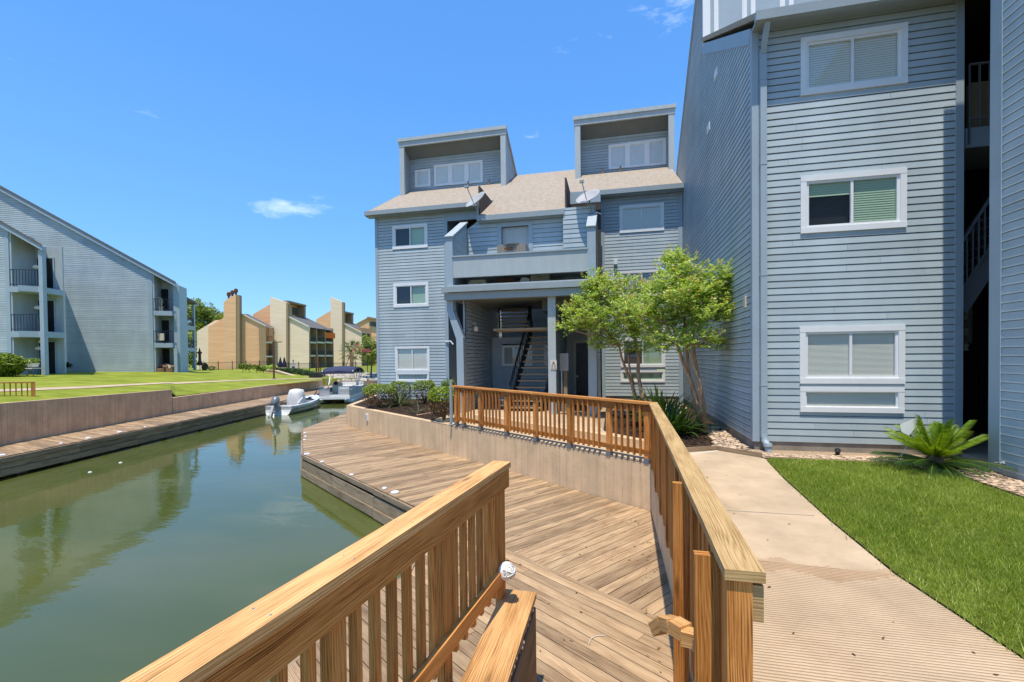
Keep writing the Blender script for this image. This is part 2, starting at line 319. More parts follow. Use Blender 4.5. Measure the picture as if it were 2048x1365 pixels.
# ribbed ramp concrete
def ribbed():
    m = mat('broom_grooved_concrete', (.55, .40, .255), .85, .25, var=.12, vscale=1.4, bump=0)
    n = m.node_tree.nodes; l = m.node_tree.links; b = n['Principled BSDF']
    t = n.new('ShaderNodeTexCoord'); mp = n.new('ShaderNodeMapping'); l.new(t.outputs['Object'], mp.inputs['Vector'])
    w = n.new('ShaderNodeTexWave'); w.bands_direction = 'Y'; w.inputs['Scale'].default_value = 11.0; w.inputs['Distortion'].default_value = 1.0; w.inputs['Detail'].default_value = 2
    w.inputs['Detail Scale'].default_value = 3
    l.new(mp.outputs[0], w.inputs['Vector']); nz = n.new('ShaderNodeTexNoise'); nz.inputs['Scale'].default_value = 55; l.new(mp.outputs[0], nz.inputs['Vector'])
    pw = n.new('ShaderNodeMath'); pw.operation = 'POWER'; pw.inputs[1].default_value = .35; l.new(w.outputs['Fac'], pw.inputs[0])
    ad = n.new('ShaderNodeMath'); ad.operation = 'MULTIPLY_ADD'; ad.inputs[1].default_value = .3; l.new(nz.outputs['Fac'], ad.inputs[0]); l.new(pw.outputs[0], ad.inputs[2])
    gc = n.new('ShaderNodeValToRGB'); gc.color_ramp.elements[0].position = .25; gc.color_ramp.elements[0].color = (.60, .55, .50, 1); gc.color_ramp.elements[1].position = .62; l.new(pw.outputs[0], gc.inputs['Fac']); gm = n.new('ShaderNodeMixRGB'); gm.blend_type = 'MULTIPLY'; gm.inputs['Fac'].default_value = .75; l.new(b.inputs['Base Color'].links[0].from_socket, gm.inputs['Color1']); l.new(gc.outputs[0], gm.inputs['Color2']); l.new(gm.outputs[0], b.inputs['Base Color'])
    bp = n.new('ShaderNodeBump'); bp.inputs['Strength'].default_value = .8; bp.inputs['Distance'].default_value = .010; l.new(ad.outputs[0], bp.inputs['Height']); l.new(bp.outputs[0], b.inputs['Normal'])
    return m
M['ribbed'] = ribbed()
def stains(m, sc=.9, amt=.45, col=(.62, .55, .48)):
    n = m.node_tree.nodes; l = m.node_tree.links; b = n['Principled BSDF']; src = b.inputs['Base Color'].links[0].from_socket
    t = n.new('ShaderNodeTexCoord'); z = n.new('ShaderNodeTexNoise'); z.inputs['Scale'].default_value = sc; z.inputs['Detail'].default_value = 9; z.inputs['Roughness'].default_value = .7; l.new(t.outputs['Object'], z.inputs['Vector'])
    r = n.new('ShaderNodeValToRGB'); r.color_ramp.elements[0].position = .50; r.color_ramp.elements[0].color = (0, 0, 0, 1); r.color_ramp.elements[1].position = .72; r.color_ramp.elements[1].color = (amt, amt, amt, 1); l.new(z.outputs['Fac'], r.inputs['Fac'])
    x = n.new('ShaderNodeMixRGB'); x.blend_type = 'MULTIPLY'; x.inputs['Color2'].default_value = (*col, 1); l.new(r.outputs[0], x.inputs['Fac']); l.new(src, x.inputs['Color1'])
    sp = n.new('ShaderNodeSeparateXYZ'); l.new(t.outputs['Object'], sp.inputs[0])   # rusty tide mark where the grooved slab begins
    d = n.new('ShaderNodeMath'); d.operation = 'MULTIPLY_ADD'; d.inputs[1].default_value = 1.1; l.new(z.outputs['Fac'], d.inputs[0]); l.new(sp.outputs['Y'], d.inputs[2])
    c = n.new('ShaderNodeMath'); c.operation = 'COMPARE'; c.inputs[1].default_value = 4.86; c.inputs[2].default_value = .13; l.new(d.outputs[0], c.inputs[0])
    f = n.new('ShaderNodeMath'); f.operation = 'MULTIPLY'; f.inputs[1].default_value = .35; l.new(c.outputs[0], f.inputs[0])
    y = n.new('ShaderNodeMixRGB'); y.blend_type = 'MULTIPLY'; y.inputs['Color2'].default_value = (.62, .42, .28, 1); l.new(f.outputs[0], y.inputs['Fac']); l.new(x.outputs[0], y.inputs['Color1']); l.new(y.outputs[0], b.inputs['Base Color'])
stains(M['conc']); stains(M['ribbed'], 1.3, .5)
def board_formed(name, base, stripe=.16):
    m = bpy.data.materials.new(name); m.use_nodes = True; n = m.node_tree.nodes; l = m.node_tree.links; b = n['Principled BSDF']; b.inputs['Roughness'].default_value = .85
    uv = n.new('ShaderNodeUVMap'); uv.uv_map = 'UVMap'
    def nz(sc, s, d=5):
        mp = n.new('ShaderNodeMapping'); mp.inputs['Scale'].default_value = sc; l.new(uv.outputs[0], mp.inputs['Vector'])
        t = n.new('ShaderNodeTexNoise'); t.inputs['Scale'].default_value = s; t.inputs['Detail'].default_value = d; t.inputs['Roughness'].default_value = .65; l.new(mp.outputs[0], t.inputs['Vector']); return t.outputs['Fac']
    st = nz((5.5, .25, 1), 1.0, 6); bl = nz((1, 1, 1), 1.6, 6); fi = nz((1, 1, 1), 60, 3)
    a = n.new('ShaderNodeMath'); a.operation = 'ADD'; l.new(st, a.inputs[0]); l.new(bl, a.inputs[1])
    rp = n.new('ShaderNodeValToRGB'); e = rp.color_ramp.elements; e[0].position = .36; e[1].position = .64
    hf = n.new('ShaderNodeMath'); hf.operation = 'MULTIPLY'; hf.inputs[1].default_value = .5; l.new(a.outputs[0], hf.inputs[0]); l.new(hf.outputs[0], rp.inputs['Fac'])
    e[0].color = (*[c*(1-stripe*1.5) for c in base], 1); e[1].color = (*[min(1, c*(1+stripe)) for c in base], 1)
    # form-board seams with small air holes
    mp = n.new('ShaderNodeMapping'); mp.inputs['Scale'].default_value = (5.2, 40, 1); l.new(uv.outputs[0], mp.inputs['Vector'])
    sx = n.new('ShaderNodeSeparateXYZ'); l.new(mp.outputs[0], sx.inputs[0]); fr = n.new('ShaderNodeMath'); fr.operation = 'FRACT'; l.new(sx.outputs['X'], fr.inputs[0])
    pp = n.new('ShaderNodeMath'); pp.operation = 'LESS_THAN'; pp.inputs[1].default_value = .045; l.new(fr.outputs[0], pp.inputs[0])
    hn = nz((3, 30, 1), 1.5, 4); gt = n.new('ShaderNodeMath'); gt.operation = 'GREATER_THAN'; gt.inputs[1].default_value = .50; l.new(hn, gt.inputs[0])
    ml = n.new('ShaderNodeMath'); ml.operation = 'MULTIPLY'; l.new(pp.outputs[0], ml.inputs[0]); l.new(gt.outputs[0], ml.inputs[1])
    mx = n.new('ShaderNodeMixRGB'); l.new(ml.outputs[0], mx.inputs['Fac']); l.new(rp.outputs[0], mx.inputs['Color1']); mx.inputs['Color2'].default_value = (*[c*.42 for c in base], 1)
    l.new(mx.outputs[0], b.inputs['Base Color'])
    sb = n.new('ShaderNodeMath'); sb.operation = 'SUBTRACT'; l.new(fi, sb.inputs[0]); l.new(ml.outputs[0], sb.inputs[1])
    bp = n.new('ShaderNodeBump'); bp.inputs['Strength'].default_value = .5; bp.inputs['Distance'].default_value = .008; l.new(sb.outputs[0], bp.inputs['Height']); l.new(bp.outputs[0], b.inputs['Normal'])
    return m
M['formwall'] = board_formed('board_formed_concrete', (.70, .49, .285))
M['oldwall'] = board_formed('stained_concrete_wall', (.66, .43, .25), .2)
def water():
    m = bpy.data.materials.new('canal_water'); m.use_nodes = True; n = m.node_tree.nodes; l = m.node_tree.links; b = n['Principled BSDF']
    b.inputs['Roughness'].default_value = .025; b.inputs['IOR'].default_value = 1.45; b.inputs['Specular IOR Level'].default_value = .52
    t = n.new('ShaderNodeTexCoord'); mp = n.new('ShaderNodeMapping'); mp.inputs['Rotation'].default_value = (0, 0, .5); mp.inputs['Scale'].default_value = (1, 2.2, 1); l.new(t.outputs['Object'], mp.inputs['Vector'])
    nz = n.new('ShaderNodeTexNoise'); nz.inputs['Scale'].default_value = .22; nz.inputs['Detail'].default_value = 3; l.new(mp.outputs[0], nz.inputs['Vector'])
    rp = n.new('ShaderNodeValToRGB'); rp.color_ramp.elements[0].color = (.072, .090, .020, 1); rp.color_ramp.elements[1].color = (.10, .11, .030, 1); rp.color_ramp.elements[0].position = .4; rp.color_ramp.elements[1].position = .65
    l.new(nz.outputs['Fac'], rp.inputs['Fac']); l.new(rp.outputs[0], b.inputs['Base Color'])
    a = n.new('ShaderNodeTexNoise'); a.inputs['Scale'].default_value = 1.1; a.inputs['Detail'].default_value = 4; l.new(mp.outputs[0], a.inputs['Vector'])
    c = n.new('ShaderNodeTexNoise'); c.inputs['Scale'].default_value = 5; c.inputs['Detail'].default_value = 3; l.new(mp.outputs[0], c.inputs['Vector'])
    ad = n.new('ShaderNodeMath'); ad.operation = 'MULTIPLY_ADD'; ad.inputs[1].default_value = .12; l.new(c.outputs['Fac'], ad.inputs[0]); l.new(a.outputs['Fac'], ad.inputs[2])
    bp = n.new('ShaderNodeBump'); bp.inputs['Strength'].default_value = .09; bp.inputs['Distance'].default_value = .06; l.new(ad.outputs[0], bp.inputs['Height']); l.new(bp.outputs[0], b.inputs['Normal'])
    return m
M['water'] = water()
# ------------------------------------------------------------------ 2D helpers
def clip(poly, a, b, c):                                   # keep a*x+b*y<=c
    o = []
    for i in range(len(poly)):
        p, q = poly[i], poly[(i+1) % len(poly)]; dp, dq = a*p[0]+b*p[1]-c, a*q[0]+b*q[1]-c
        if dp <= 0: o.append(p)
        if dp*dq < 0: t = dp/(dp-dq); o.append((p[0]+t*(q[0]-p[0]), p[1]+t*(q[1]-p[1])))
    return o
LIP = .011
def siding(mb, O, u, n, poly, openings=(), exp=.128, z0=0., lip=LIP, gap=.017):
    """lap siding on a vertical plane: O (x,y) origin, u horizontal unit, n outward; poly convex [(s,z)]"""
    O, u, n = [np.array((*q[:2], 0), float) for q in (O, u, n)]
    flip = np.dot(np.cross(u, (0, 0, 1)), n) < 0; mb.piece += 1
    zs = [p[1] for p in poly]; k = math.floor((min(zs)-z0)/exp)
    while z0+k*exp < max(zs):
        za, zb = z0+k*exp, z0+(k+1)*exp; k += 1
        strip = clip(clip(poly, 0, -1, -za), 0, 1, zb-gap)
        if len(strip) < 3: continue
        s0, s1 = min(p[0] for p in strip), max(p[0] for p in strip)
        ops = sorted([(o[0], o[1]) for o in openings if o[2] < (za+zb)/2 < o[3]])
        segs = []; c = s0
        for a, b in ops:
            if a > c: segs.append((c, min(a, s1)))
            c = max(c, b)
        if c < s1: segs.append((c, s1))
        if zb-gap < max(zs):
            gs = clip(clip(poly, 0, -1, -(zb-gap-.01)), 0, 1, zb+.045)
            for a, b in segs:
                pg = clip(clip(gs, -1, 0, -a), 1, 0, b) if len(gs) > 2 else []
                if len(pg) > 2: pts = [O+u*q[0]-n*.028+np.array((0, 0, q[1])) for q in pg]; mb.face(pts if not flip else pts[::-1])
        s2 = []
        for a, b in segs:
            c = a+random.uniform(.5, 3.6)
            while c < b-.3: s2.append((a, c-.0015)); a = c+.0015; c += 3.66
            s2.append((a, b))
        for a, b in s2:
            mb.cur = random.random()
            pg = clip(clip(strip, -1, 0, -a), 1, 0, b)
            if len(pg) < 3: continue
            P = lambda q: O+u*q[0]+n*(.003+lip*(1-(q[1]-za)/exp))+np.array((0, 0, q[1]))
            pts = [P(q) for q in pg]; mb.face(pts if not flip else pts[::-1])
            lo = [q for q in pg if abs(q[1]-za) < 1e-6]
            if len(lo) >= 2:
                x0, x1 = min(q[0] for q in lo), max(q[0] for q in lo)
                A, B = O+u*x0+np.array((0, 0, za)), O+u*x1+np.array((0, 0, za))
                pts = [A, B, B+n*(.003+lip), A+n*(.003+lip)]; mb.face(pts if not flip else pts[::-1])
    return mb
def pbox(mb, O, u, n, s0, s1, z0, z1, d0, d1):
    O, u, n = [np.array((*q[:2], 0), float) for q in (O, u, n)]
    c = O+u*(s0+s1)/2+n*(d0+d1)/2+np.array((0, 0, (z0+z1)/2)); return mb.obox(c, u*(s1-s0), n*(d1-d0), (0, 0, z1-z0))
def window(par, O, u, n, s0, s1, z0, z1, style='blind', tw=.085, mull=True, slat=.028, sash=.035, proud=.035, label=None, trim='white'):
    f = MB()
    g = .0
    pbox(f, O, u, n, s0, s1, z1-tw, z1, -.02, proud); pbox(f, O, u, n, s0, s1, z0, z0+tw, -.02, proud+.003)
    pbox(f, O, u, n, s0, s0+tw, z0+tw, z1-tw, -.02, proud-.003); pbox(f, O, u, n, s1-tw, s1, z0+tw, z1-tw, -.02, proud-.003)
    a0, a1, b0, b1 = s0+tw, s1-tw, z0+tw, z1-tw; m = (a0+a1)/2
    for q in ((a0, a1, b1-sash, b1), (a0, a1, b0, b0+sash), (a0, a0+sash, b0+sash, b1-sash), (a1-sash, a1, b0+sash, b1-sash)): pbox(f, O, u, n, *q, -.03, .012)
    if mull: pbox(f, O, u, n, m-.022, m+.022, b0+sash, b1-sash, -.03, .014)
    w = f.build('window', M[trim], par)
    if label: w['label'] = label
    p = MB(); _O, _u, _n = [np.array((*q[:2], 0), float) for q in (O, u, n)]; p.face([_O+_u*a+_n*(-.014)+np.array((0, 0, z)) for a, z in ((a0+sash*.8, b0+sash*.8), (a1-sash*.8, b0+sash*.8), (a1-sash*.8, b1-sash*.8), (a0+sash*.8, b1-sash*.8))]); p.build('pane', M['glass'] if style != 'far' else M['mirror'], w)
    if style == 'far': return w
    k = MB()
    if style in ('blind', 'green', 'mixed'):
        O3, u3, n3 = [np.array((*q[:2], 0), float) for q in (O, u, n)]
        def slats(x0, x1, zb):
            z = b1-sash
            while z > zb:
                c = O3+u3*(x0+x1)/2+n3*(-.040)+np.array((0, 0, z)); k.obox(c, u3*(x1-x0), n3*.010+np.array((0, 0, -slat*1.0)), np.array((0, 0, 1))*.0015+n3*.001); z -= slat
        if style == 'mixed': slats(m+.01, a1-sash, b0+sash); slats(a0+sash, m-.01, b0+sash)
        elif style == 'green' and b1-b0 > .7: slats(m+.01, a1-sash, b0+sash); slats(a0+sash, m-.01, b1-(b1-b0)*.35)
        else: slats(a0+sash, a1-sash, b0+sash)
        k.build('blind', M['blind'] if style == 'blind' else M['curtaingreen'], w)
    if style == 'curtain': pbox(k, O, u, n, a0, a1, b0, b1, -.05, -.04); k.build('curtain', M['curtain'], w)
    if style == 'pane_reflection': pbox(k, O, u, n, a0, a1, b0, b1, -.035, -.03); k.build('reflection_panel', M['pane_reflection'], w)  # flat pale panel behind the glass, painted in place of a reflection
    if style == 'half': pbox(k, O, u, n, m, a1, b0, b1, -.09, -.08); k.build('curtain', M['curtaingreen'], w)
    d = MB(); pbox(d, O, u, n, a0-.05, a1+.05, b0-.05, b1+.05, -.16, -.15); d.build('window_backing', M['dark'], w)
    return w
X_, Y_ = (1, 0), (0, 1)
NEGY, NEGX, POSX = (0, -1), (-1, 0), (1, 0)
def deck(mb, poly, d, wid=.14, gap=.007, th=.035, z=0, maxlen=3.6):
    """planks along unit d filling a convex polygon (x,y)"""
    L = math.hypot(*d); d = (d[0]/L, d[1]/L); nrm = (-d[1], d[0])
    t0 = min(p[0]*nrm[0]+p[1]*nrm[1] for p in poly); t1 = max(p[0]*nrm[0]+p[1]*nrm[1] for p in poly); t = t0
    while t < t1:
        st = clip(clip(poly, -nrm[0], -nrm[1], -(t+gap/2)), nrm[0], nrm[1], t+wid-gap/2)
        if len(st) > 2:
            a = min(p[0]*d[0]+p[1]*d[1] for p in st); b = max(p[0]*d[0]+p[1]*d[1] for p in st); cuts = [a]; c = a+random.uniform(1, maxlen)
            while c < b-.5: cuts.append(c); c += random.uniform(2.4, maxlen)
            cuts.append(b)
            for i in range(len(cuts)-1):
                pg = clip(clip(st, -d[0], -d[1], -(cuts[i]+.002)), d[0], d[1], cuts[i+1]-.002)
                if len(pg) < 3: continue
                mb.cur = random.random(); ou, ov = random.random()*30, random.random()*30; zz = z+random.uniform(-.002, .002)
                top = [(x, y, zz) for x, y in pg]; ar = sum(pg[i][0]*pg[(i+1) % len(pg)][1]-pg[(i+1) % len(pg)][0]*pg[i][1] for i in range(len(pg)))
                if ar < 0: top = top[::-1]
                uvf = lambda p: (ou+p[0]*d[0]+p[1]*d[1], ov+p[0]*nrm[0]+p[1]*nrm[1]-t)
                mb.face(top, [uvf(p) for p in top])
                for i2 in range(len(top)):
                    p, q = top[i2], top[(i2+1) % len(top)]; lo = lambda r: (r[0], r[1], r[2]-th)
                    mb.face([q, p, lo(p), lo(q)], [uvf(q), uvf(p), (uvf(p)[0], uvf(p)[1]+.03), (uvf(q)[0], uvf(q)[1]+.03)])
        t += wid
    return mb
def leaves(mb, c, r, n, size, prlo=0, prhi=1, shell=.35, flat=.5, aspect=.5, lightdir=True):
    """n leaf quads through an ellipsoid; leaves grow denser toward the shell"""
    v = rng.normal(size=(n, 3)); v /= np.linalg.norm(v, axis=1)[:, None]; rad = (shell+(1-shell)*rng.random(n))**.6
    p = np.array(c)+v*rad[:, None]*np.array(r)
    a = rng.normal(size=(n, 3)); a[:, 2] *= flat; a /= np.linalg.norm(a, axis=1)[:, None]
    b = np.cross(a, rng.normal(size=(n, 3))*.6+np.array([0, -.15, 1.])); b /= np.linalg.norm(b, axis=1)[:, None]
    s = size*(.6+.8*rng.random(n)); pr = prlo+(prhi-prlo)*rng.random(n)
    for i in range(n):
        l = a[i]*s[i]; w = b[i]*s[i]*aspect; q = p[i]
        k = len(mb.v); mb.v += [tuple(q-l*.5), tuple(q+w*.5), tuple(q+l*.6), tuple(q-w*.5)]; mb.f.append((k, k+1, k+2, k+3)); mb.uv.append([(0, 0)]*4); mb.pr.append(float(pr[i])); mb.mi.append(mb.m); mb.pc.append(mb.piece)
    return mb
# ================================================================== THE SETTING
G0, DK, WZ = -0.15, -0.97, -1.60
def sheet(name, pts, m, z0=None, th=None, uvs=False):
    b = MB(); P = [(p[0], p[1], p[2] if len(p) > 2 else z0) for p in pts]
    if th: b.prism(P, (0, 0, -th))
    else: b.face(P)
    return kind(b.build(name, m), 'structure')
sheet('ground', [(-900, -900, -2.4), (900, -900, -2.4), (900, 1500, -2.4), (-900, 1500, -2.4)], M['soil'])
sheet('canal_water', [(-75, -40, WZ), (12, -40, WZ), (12, 75, WZ), (-75, 75, WZ)], M['water'])
# --- right bank terrace
WA, WB = np.array((.62, 8.02)), np.array((-10.36, 15.92))       # ends of the retaining wall (top outer edge)
WC = AT(757, 789, 'Z', -.19)[:2]
bank = [(.64, -8), (.64, 8.1), (-10.2, 15.96), (WC[0]+.1, WC[1]), (-12.9, 30), (-12.9, 46), (45, 46), (45, -8)]
b = MB(); bp3 = [(p[0], p[1], G0-.02) for p in bank]; b.prism(bp3, (0, 0, -2.2)); kind(b.build('terrace_ground', M['soil']), 'structure')
# --- far land
sheet('far_ground', [(*GZ(-900, 43, -.24)[:2], -.24), (*GZ(668, 43, -.24)[:2], -.24), (*GZ(900, 47, -.24)[:2], -.24), (300, 60, -.24), (700, 1200, -.24), (-900, 1200, -.24), (-500, 40, -.24)], M['lawn'], th=1.9)
# --- opposite lawn, lofted between the canal wall and the houses
def LW(x, y, d, z): p = GZ(x, d, z); return (p[0], p[1], z)
rows = [[(-16.5, 2, .28), (-19.5, 10.4, .26), LW(180, 0, 18.0, .22), LW(338, 0, 22.6, .18), LW(352, 0, 23.3, -.16), LW(480, 0, 28.5, -.16), LW(645, 0, 38.2, -.14)],
        [(-24, 3, .6), LW(0, 0, 17.6, .58), LW(180, 0, 21.0, .48), LW(338, 0, 27.0, .33), LW(352, 0, 27.6, .28), LW(500, 0, 35, .08), LW(640, 0, 42, -.16)],
        [(-34, 6, .9), LW(0, 0, 26.6, .90), LW(120, 0, 28.6, .88), LW(300, 0, 37.5, .72), LW(360, 0, 38.5, .64), LW(480, 0, 50, .28), LW(600, 0, 50, -.14)],
        [(-60, 20, .9), LW(-300, 0, 50, .9), LW(120, 0, 48, .8), LW(300, 0, 56, .6), LW(390, 0, 58, .42), LW(450, 0, 82, -.1), LW(640, 0, 82, -.19)]]
def loft(rows, name, m, k='structure', sub=4):
    R = [[np.array(p, float) for p in r] for r in rows]; vs = []; nu = len(R[0]); 
    def interp(i, j, a, c): return (R[i][j]*(1-a)+R[i][j+1]*a)*(1-c)+(R[i+1][j]*(1-a)+R[i+1][j+1]*a)*c
    NU, NV = (nu-1)*sub, (len(R)-1)*sub
    for v in range(NV+1):
        for q in range(NU+1):
            i = min(v//sub, len(R)-2); j = min(q//sub, nu-2); vs.append(interp(i, j, (q-j*sub)/sub, (v-i*sub)/sub))
    fs = [(v*(NU+1)+q, (v+1)*(NU+1)+q, (v+1)*(NU+1)+q+1, v*(NU+1)+q+1) for v in range(NV) for q in range(NU)]
    mb = MB(); mb.grid(vs, fs); o = mb.build(name, m, smooth=True); return kind(o, k)
loft(rows, 'lawn', M['lawn'])
# path across the lawn, laid on the lawn surface along its second control row
pm = MB(); R = [[np.array(p, float) for p in r] for r in rows]; ups = np.array((0, 0, .02)); row = []
for j in range(len(R[1])-1):
    for a in np.linspace(0, 1, 7)[:-1 if j < len(R[1])-2 else 7]:
        m_ = R[1][j]*(1-a)+R[1][j+1]*a; up_ = R[0][j]*(1-a)+R[0][j+1]*a; dn_ = R[2][j]*(1-a)+R[2][j+1]*a
        du_, dd_ = np.linalg.norm((up_-m_)[:2]), np.linalg.norm((dn_-m_)[:2]); row.append((m_+(up_-m_)*min(.5, .5/du_)+ups, m_+ups, m_+(dn_-m_)*min(.5, .6/dd_)+ups))
for i in range(len(row)-1):
    for k in (0, 1): pm.face([row[i][k], row[i][k+1], row[i+1][k+1], row[i+1][k]])
kind(pm.build('garden_path', M['conc']), 'structure')
# --- opposite dock and its walls
E0, E1, E2, E3 = [AT(x, y, 'Z', -.95)[:2] for x, y in ((-120, 940), (0, 914.7), (360, 842.6), (647, 785))]
B0, B1, B2, B3 = [AT(x, y, 'Z', -.95)[:2] for x, y in ((-120, 918), (0, 892), (346, 829), (646, 776))]
b = MB()
for P, Q, R_, T in ((E0, E1, B1, B0), (E1, E2, B2, B1), (E2, E3, B3, B2)):
    dd = (R_+T)/2-(P+Q)/2; a = math.atan2((Q-P)[1], (Q-P)[0])+math.radians(62); deck(b, [tuple(P), tuple(Q), tuple(R_), tuple(T)], (math.cos(a), math.sin(a)), .15, .008, z=-.95)
tag(b.build('opposite_boardwalk', M['deckw']), 'long narrow weathered boardwalk along the opposite side of the canal', 'boardwalk')
b = MB(); q = [np.array((*p, 0)) for p in (E0, E1, E2, E3)]
for z0_, z1_, o_ in ((-1.12, -.985, .03), (-1.30, -1.13, 0.0), (-1.50, -1.315, .02)):
    for i in range(3): 
        b.cur = random.random(); A_, B_ = q[i].copy(), q[i+1].copy(); n_ = np.cross(B_-A_, (0, 0, 1)); n_ = n_/np.linalg.norm(n_)
        if n_[0] < 0: n_ = -n_
        segs = 3
        for s_ in range(segs):
            P, Q = A_+(B_-A_)*s_/segs, A_+(B_-A_)*((s_+1)/segs-.0006); c = np.array((0, 0, (z0_+z1_)/2)); b.bar(P+c+n_*o_, Q+c+n_*o_, .05, z1_-z0_, rnd=True)
fas = b.build('dock_fascia', M['fasw']); tag(fas, 'three tiers of dark timber fascia under the opposite boardwalk, above the water', 'dock fascia')
b = MB()
for i in range(3):
    for s_ in range(5):
        P = q[i]+(q[i+1]-q[i])*(s_+.5)/5; n_ = (P-np.array((*((B0+B3)/2), 0))); n_[2] = 0
        P = P+np.array((-.35, .1, 0)); b.tube([P+np.array((0, 0, -2.3)), P+np.array((0, 0, -1.0))], .11, 8)
b.split('piling', M['fasw'], fas)
def wall_run(name, pts, z0_, z1_, th, m, label, cat='retaining wall', side=1, cap=None, grp=None):
    mb = MB(); P = [np.array((p[0], p[1], 0.)) for p in pts]; L = 0
    for i in range(len(P)-1):
        a, c = P[i], P[i+1]; d = c-a; l = np.linalg.norm(d); d /= l; n_ = np.array((-d[1], d[0], 0))*side*th
        zt0 = z1_[i] if hasattr(z1_, '__len__') else z1_; zt1 = z1_[i+1] if hasattr(z1_, '__len__') else z1_
        u_ = lambda p, z, o=0: (L+float(np.dot(p-a, d))+o, z)
        A0, A1, C0, C1 = a+(0, 0, z0_), a+(0, 0, zt0), c+(0, 0, z0_), c+(0, 0, zt1)
        for f in ([A0, C0, C1, A1], [A0+n_, C0+n_, C1+n_, A1+n_][::-1]): mb.face(f, [u_(p*(1, 1, 0), p[2]) for p in f])
        mb.face([A1, C1, C1+n_, A1+n_], [u_(A1*(1, 1, 0), 3), u_(C1*(1, 1, 0), 3), u_(C1*(1, 1, 0), 3.2), u_(A1*(1, 1, 0), 3.2)])
        mb.face([A0, A1, A1+n_, A0+n_], [(L, z0_), (L, zt0), (L+th, zt0), (L+th, z0_)]); mb.face([C0, C0+n_, C1+n_, C1], [(L, z0_), (L+th, z0_), (L+th, zt1), (L, zt1)])
        L += l
    return tag(mb.build(name, m), label, cat, grp)
S1 = AT(345, 828, 'Z', -.95)[:2]
S1b = B1+(S1-B1)
wall_run('retaining_wall', [B0, B1, S1], -1.2, [.40, .39, .245], .22, M['oldwall'], 'tall stained concrete retaining wall on the left bank, stepping down where the lawn drops')
wall_run('retaining_wall', [S1+(B3-S1)*.002, B3], -1.2, [-.16, -.10], .22, M['oldwall'], 'lower brown concrete wall beyond the step, running on behind the moored boats')
# --- near dock
DE = [np.array(p) for p in ((.64, 2.2), (.64, 8.0), (-10.4, 15.98), tuple(WC), tuple(AT(694, 826, 'Z', DK)[:2]), tuple(AT(605, 859, 'Z', DK)[:2]), tuple(AT(606.5, 908, 'Z', DK)[:2]))]
FE = AT(606.5, 908, 'Z', DK)[:2]; dE = (AT(800, 999, 'Z', DK)[:2]-FE); dE /= np.linalg.norm(dE)
sm0 = np.array((-1.55, 6.10)); smd = np.array((2.03, -1.36)); smd /= np.linalg.norm(smd); pld = (.62, .785)
tX = lambda p, d, x: p+d*((x-p[0])/d[0])
sR = tX(sm0, smd, .62)
# water front corner where the upper deck meets the seam
A_ = np.array([[dE[0], -smd[0]], [dE[1], -smd[1]]])
nrm_e = np.array((-dE[1], dE[0]))
SE = FE+dE*6.9                                              # front edge end
cutp = sm0-smd*1.3
b = MB()
deck(b, [tuple(FE), tuple(SE), tuple(sm0), tuple(sR), (.62, 8.0), (-3.5, 11.0)], pld, .14, .009, z=DK)
deck(b, [tuple(FE), (-3.5, 11.0), (-10.38, 15.95), tuple(DE[5])], pld, .14, .009, z=DK)
deck(b, [tuple(DE[5]), (-10.38, 15.95), tuple(WC-np.array((.3, 0))), tuple(DE[4])], pld, .14, .009, z=DK)
lo_ = AT(821, 1150, 'Z', DK)[:2]; lo2 = AT(755, 1180, 'Z', DK)[:2]; lo3 = AT(575, 1336, 'Z', DK)[:2]
deck(b, [tuple(sm0), tuple(sR), (.62, 1.5), (-2.2, 1.5), tuple(lo3), tuple(lo2), tuple(lo_), tuple(SE)], tuple(smd), .142, .009, z=DK)
tag(b.build('wooden_dock', M['deckw']), 'broad plank dock below the retaining wall, its boards laid in two directions', 'dock')
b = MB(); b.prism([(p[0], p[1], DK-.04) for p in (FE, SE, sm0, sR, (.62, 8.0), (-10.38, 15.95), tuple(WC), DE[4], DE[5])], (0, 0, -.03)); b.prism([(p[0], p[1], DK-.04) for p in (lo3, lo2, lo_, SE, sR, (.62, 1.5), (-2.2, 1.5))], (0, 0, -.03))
dg = b.build('dock_underside', M['stripw']); tag(dg, 'dark sheet directly beneath the plank dock, standing for shadow in the gaps', 'shadow sheet')  # dark sheet added so the plank gaps look shadowed
b = MB()
edge = [DE[4], DE[5], FE, SE, lo_, lo2, lo3]
for i in range(len(edge)-1):
    a, c = np.array((*edge[i], 0)), np.array((*edge[i+1], 0)); d = (c-a)/np.linalg.norm(c-a); n_ = np.array((d[1], -d[0], 0)); 
    mid = (a+c)/2; 
    if i in (0, 1): n_ = -abs(n_[0])*np.array((1, 0, 0))/abs(n_[0]) if abs(n_[0]) > .7 else (n_ if n_[0] < 0 else -n_)
    else: n_ = n_ if n_[0]*1+n_[1]*1 < 0 else -n_
    L_ = np.linalg.norm(c-a); k_ = max(1, int(L_/1.9))
    for (z0_, z1_, o_) in ((DK-.115, DK-.012, .035), (DK-.40, DK-.17, .025), (DK-.60, DK-.41, .055)):
        for s_ in range(k_):
            P, Q = a+(c-a)*s_/k_, a+(c-a)*((s_+1)/k_-.002); zz = np.array((0, 0, (z0_+z1_)/2)); jo = random.uniform(0, .012); b.bar(P+n_*(o_+jo)+zz, Q+n_*(o_+jo)+zz+np.array((0, 0, random.uniform(-.008, .008))), .045, z1_-z0_, rnd=True)
df = b.build('dock_fascia', M['fasw']); tag(df, 'stacked rough brown fascia boards round the edge of the near plank dock', 'dock fascia')
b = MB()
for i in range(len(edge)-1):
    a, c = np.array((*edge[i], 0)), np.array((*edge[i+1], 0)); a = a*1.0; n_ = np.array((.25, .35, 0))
    b.face([a+n_*.3+(0, 0, DK-.05), c+n_*.3+(0, 0, DK-.05), c+n_*.3+(0, 0, -1.9), a+n_*.3+(0, 0, -1.9)])
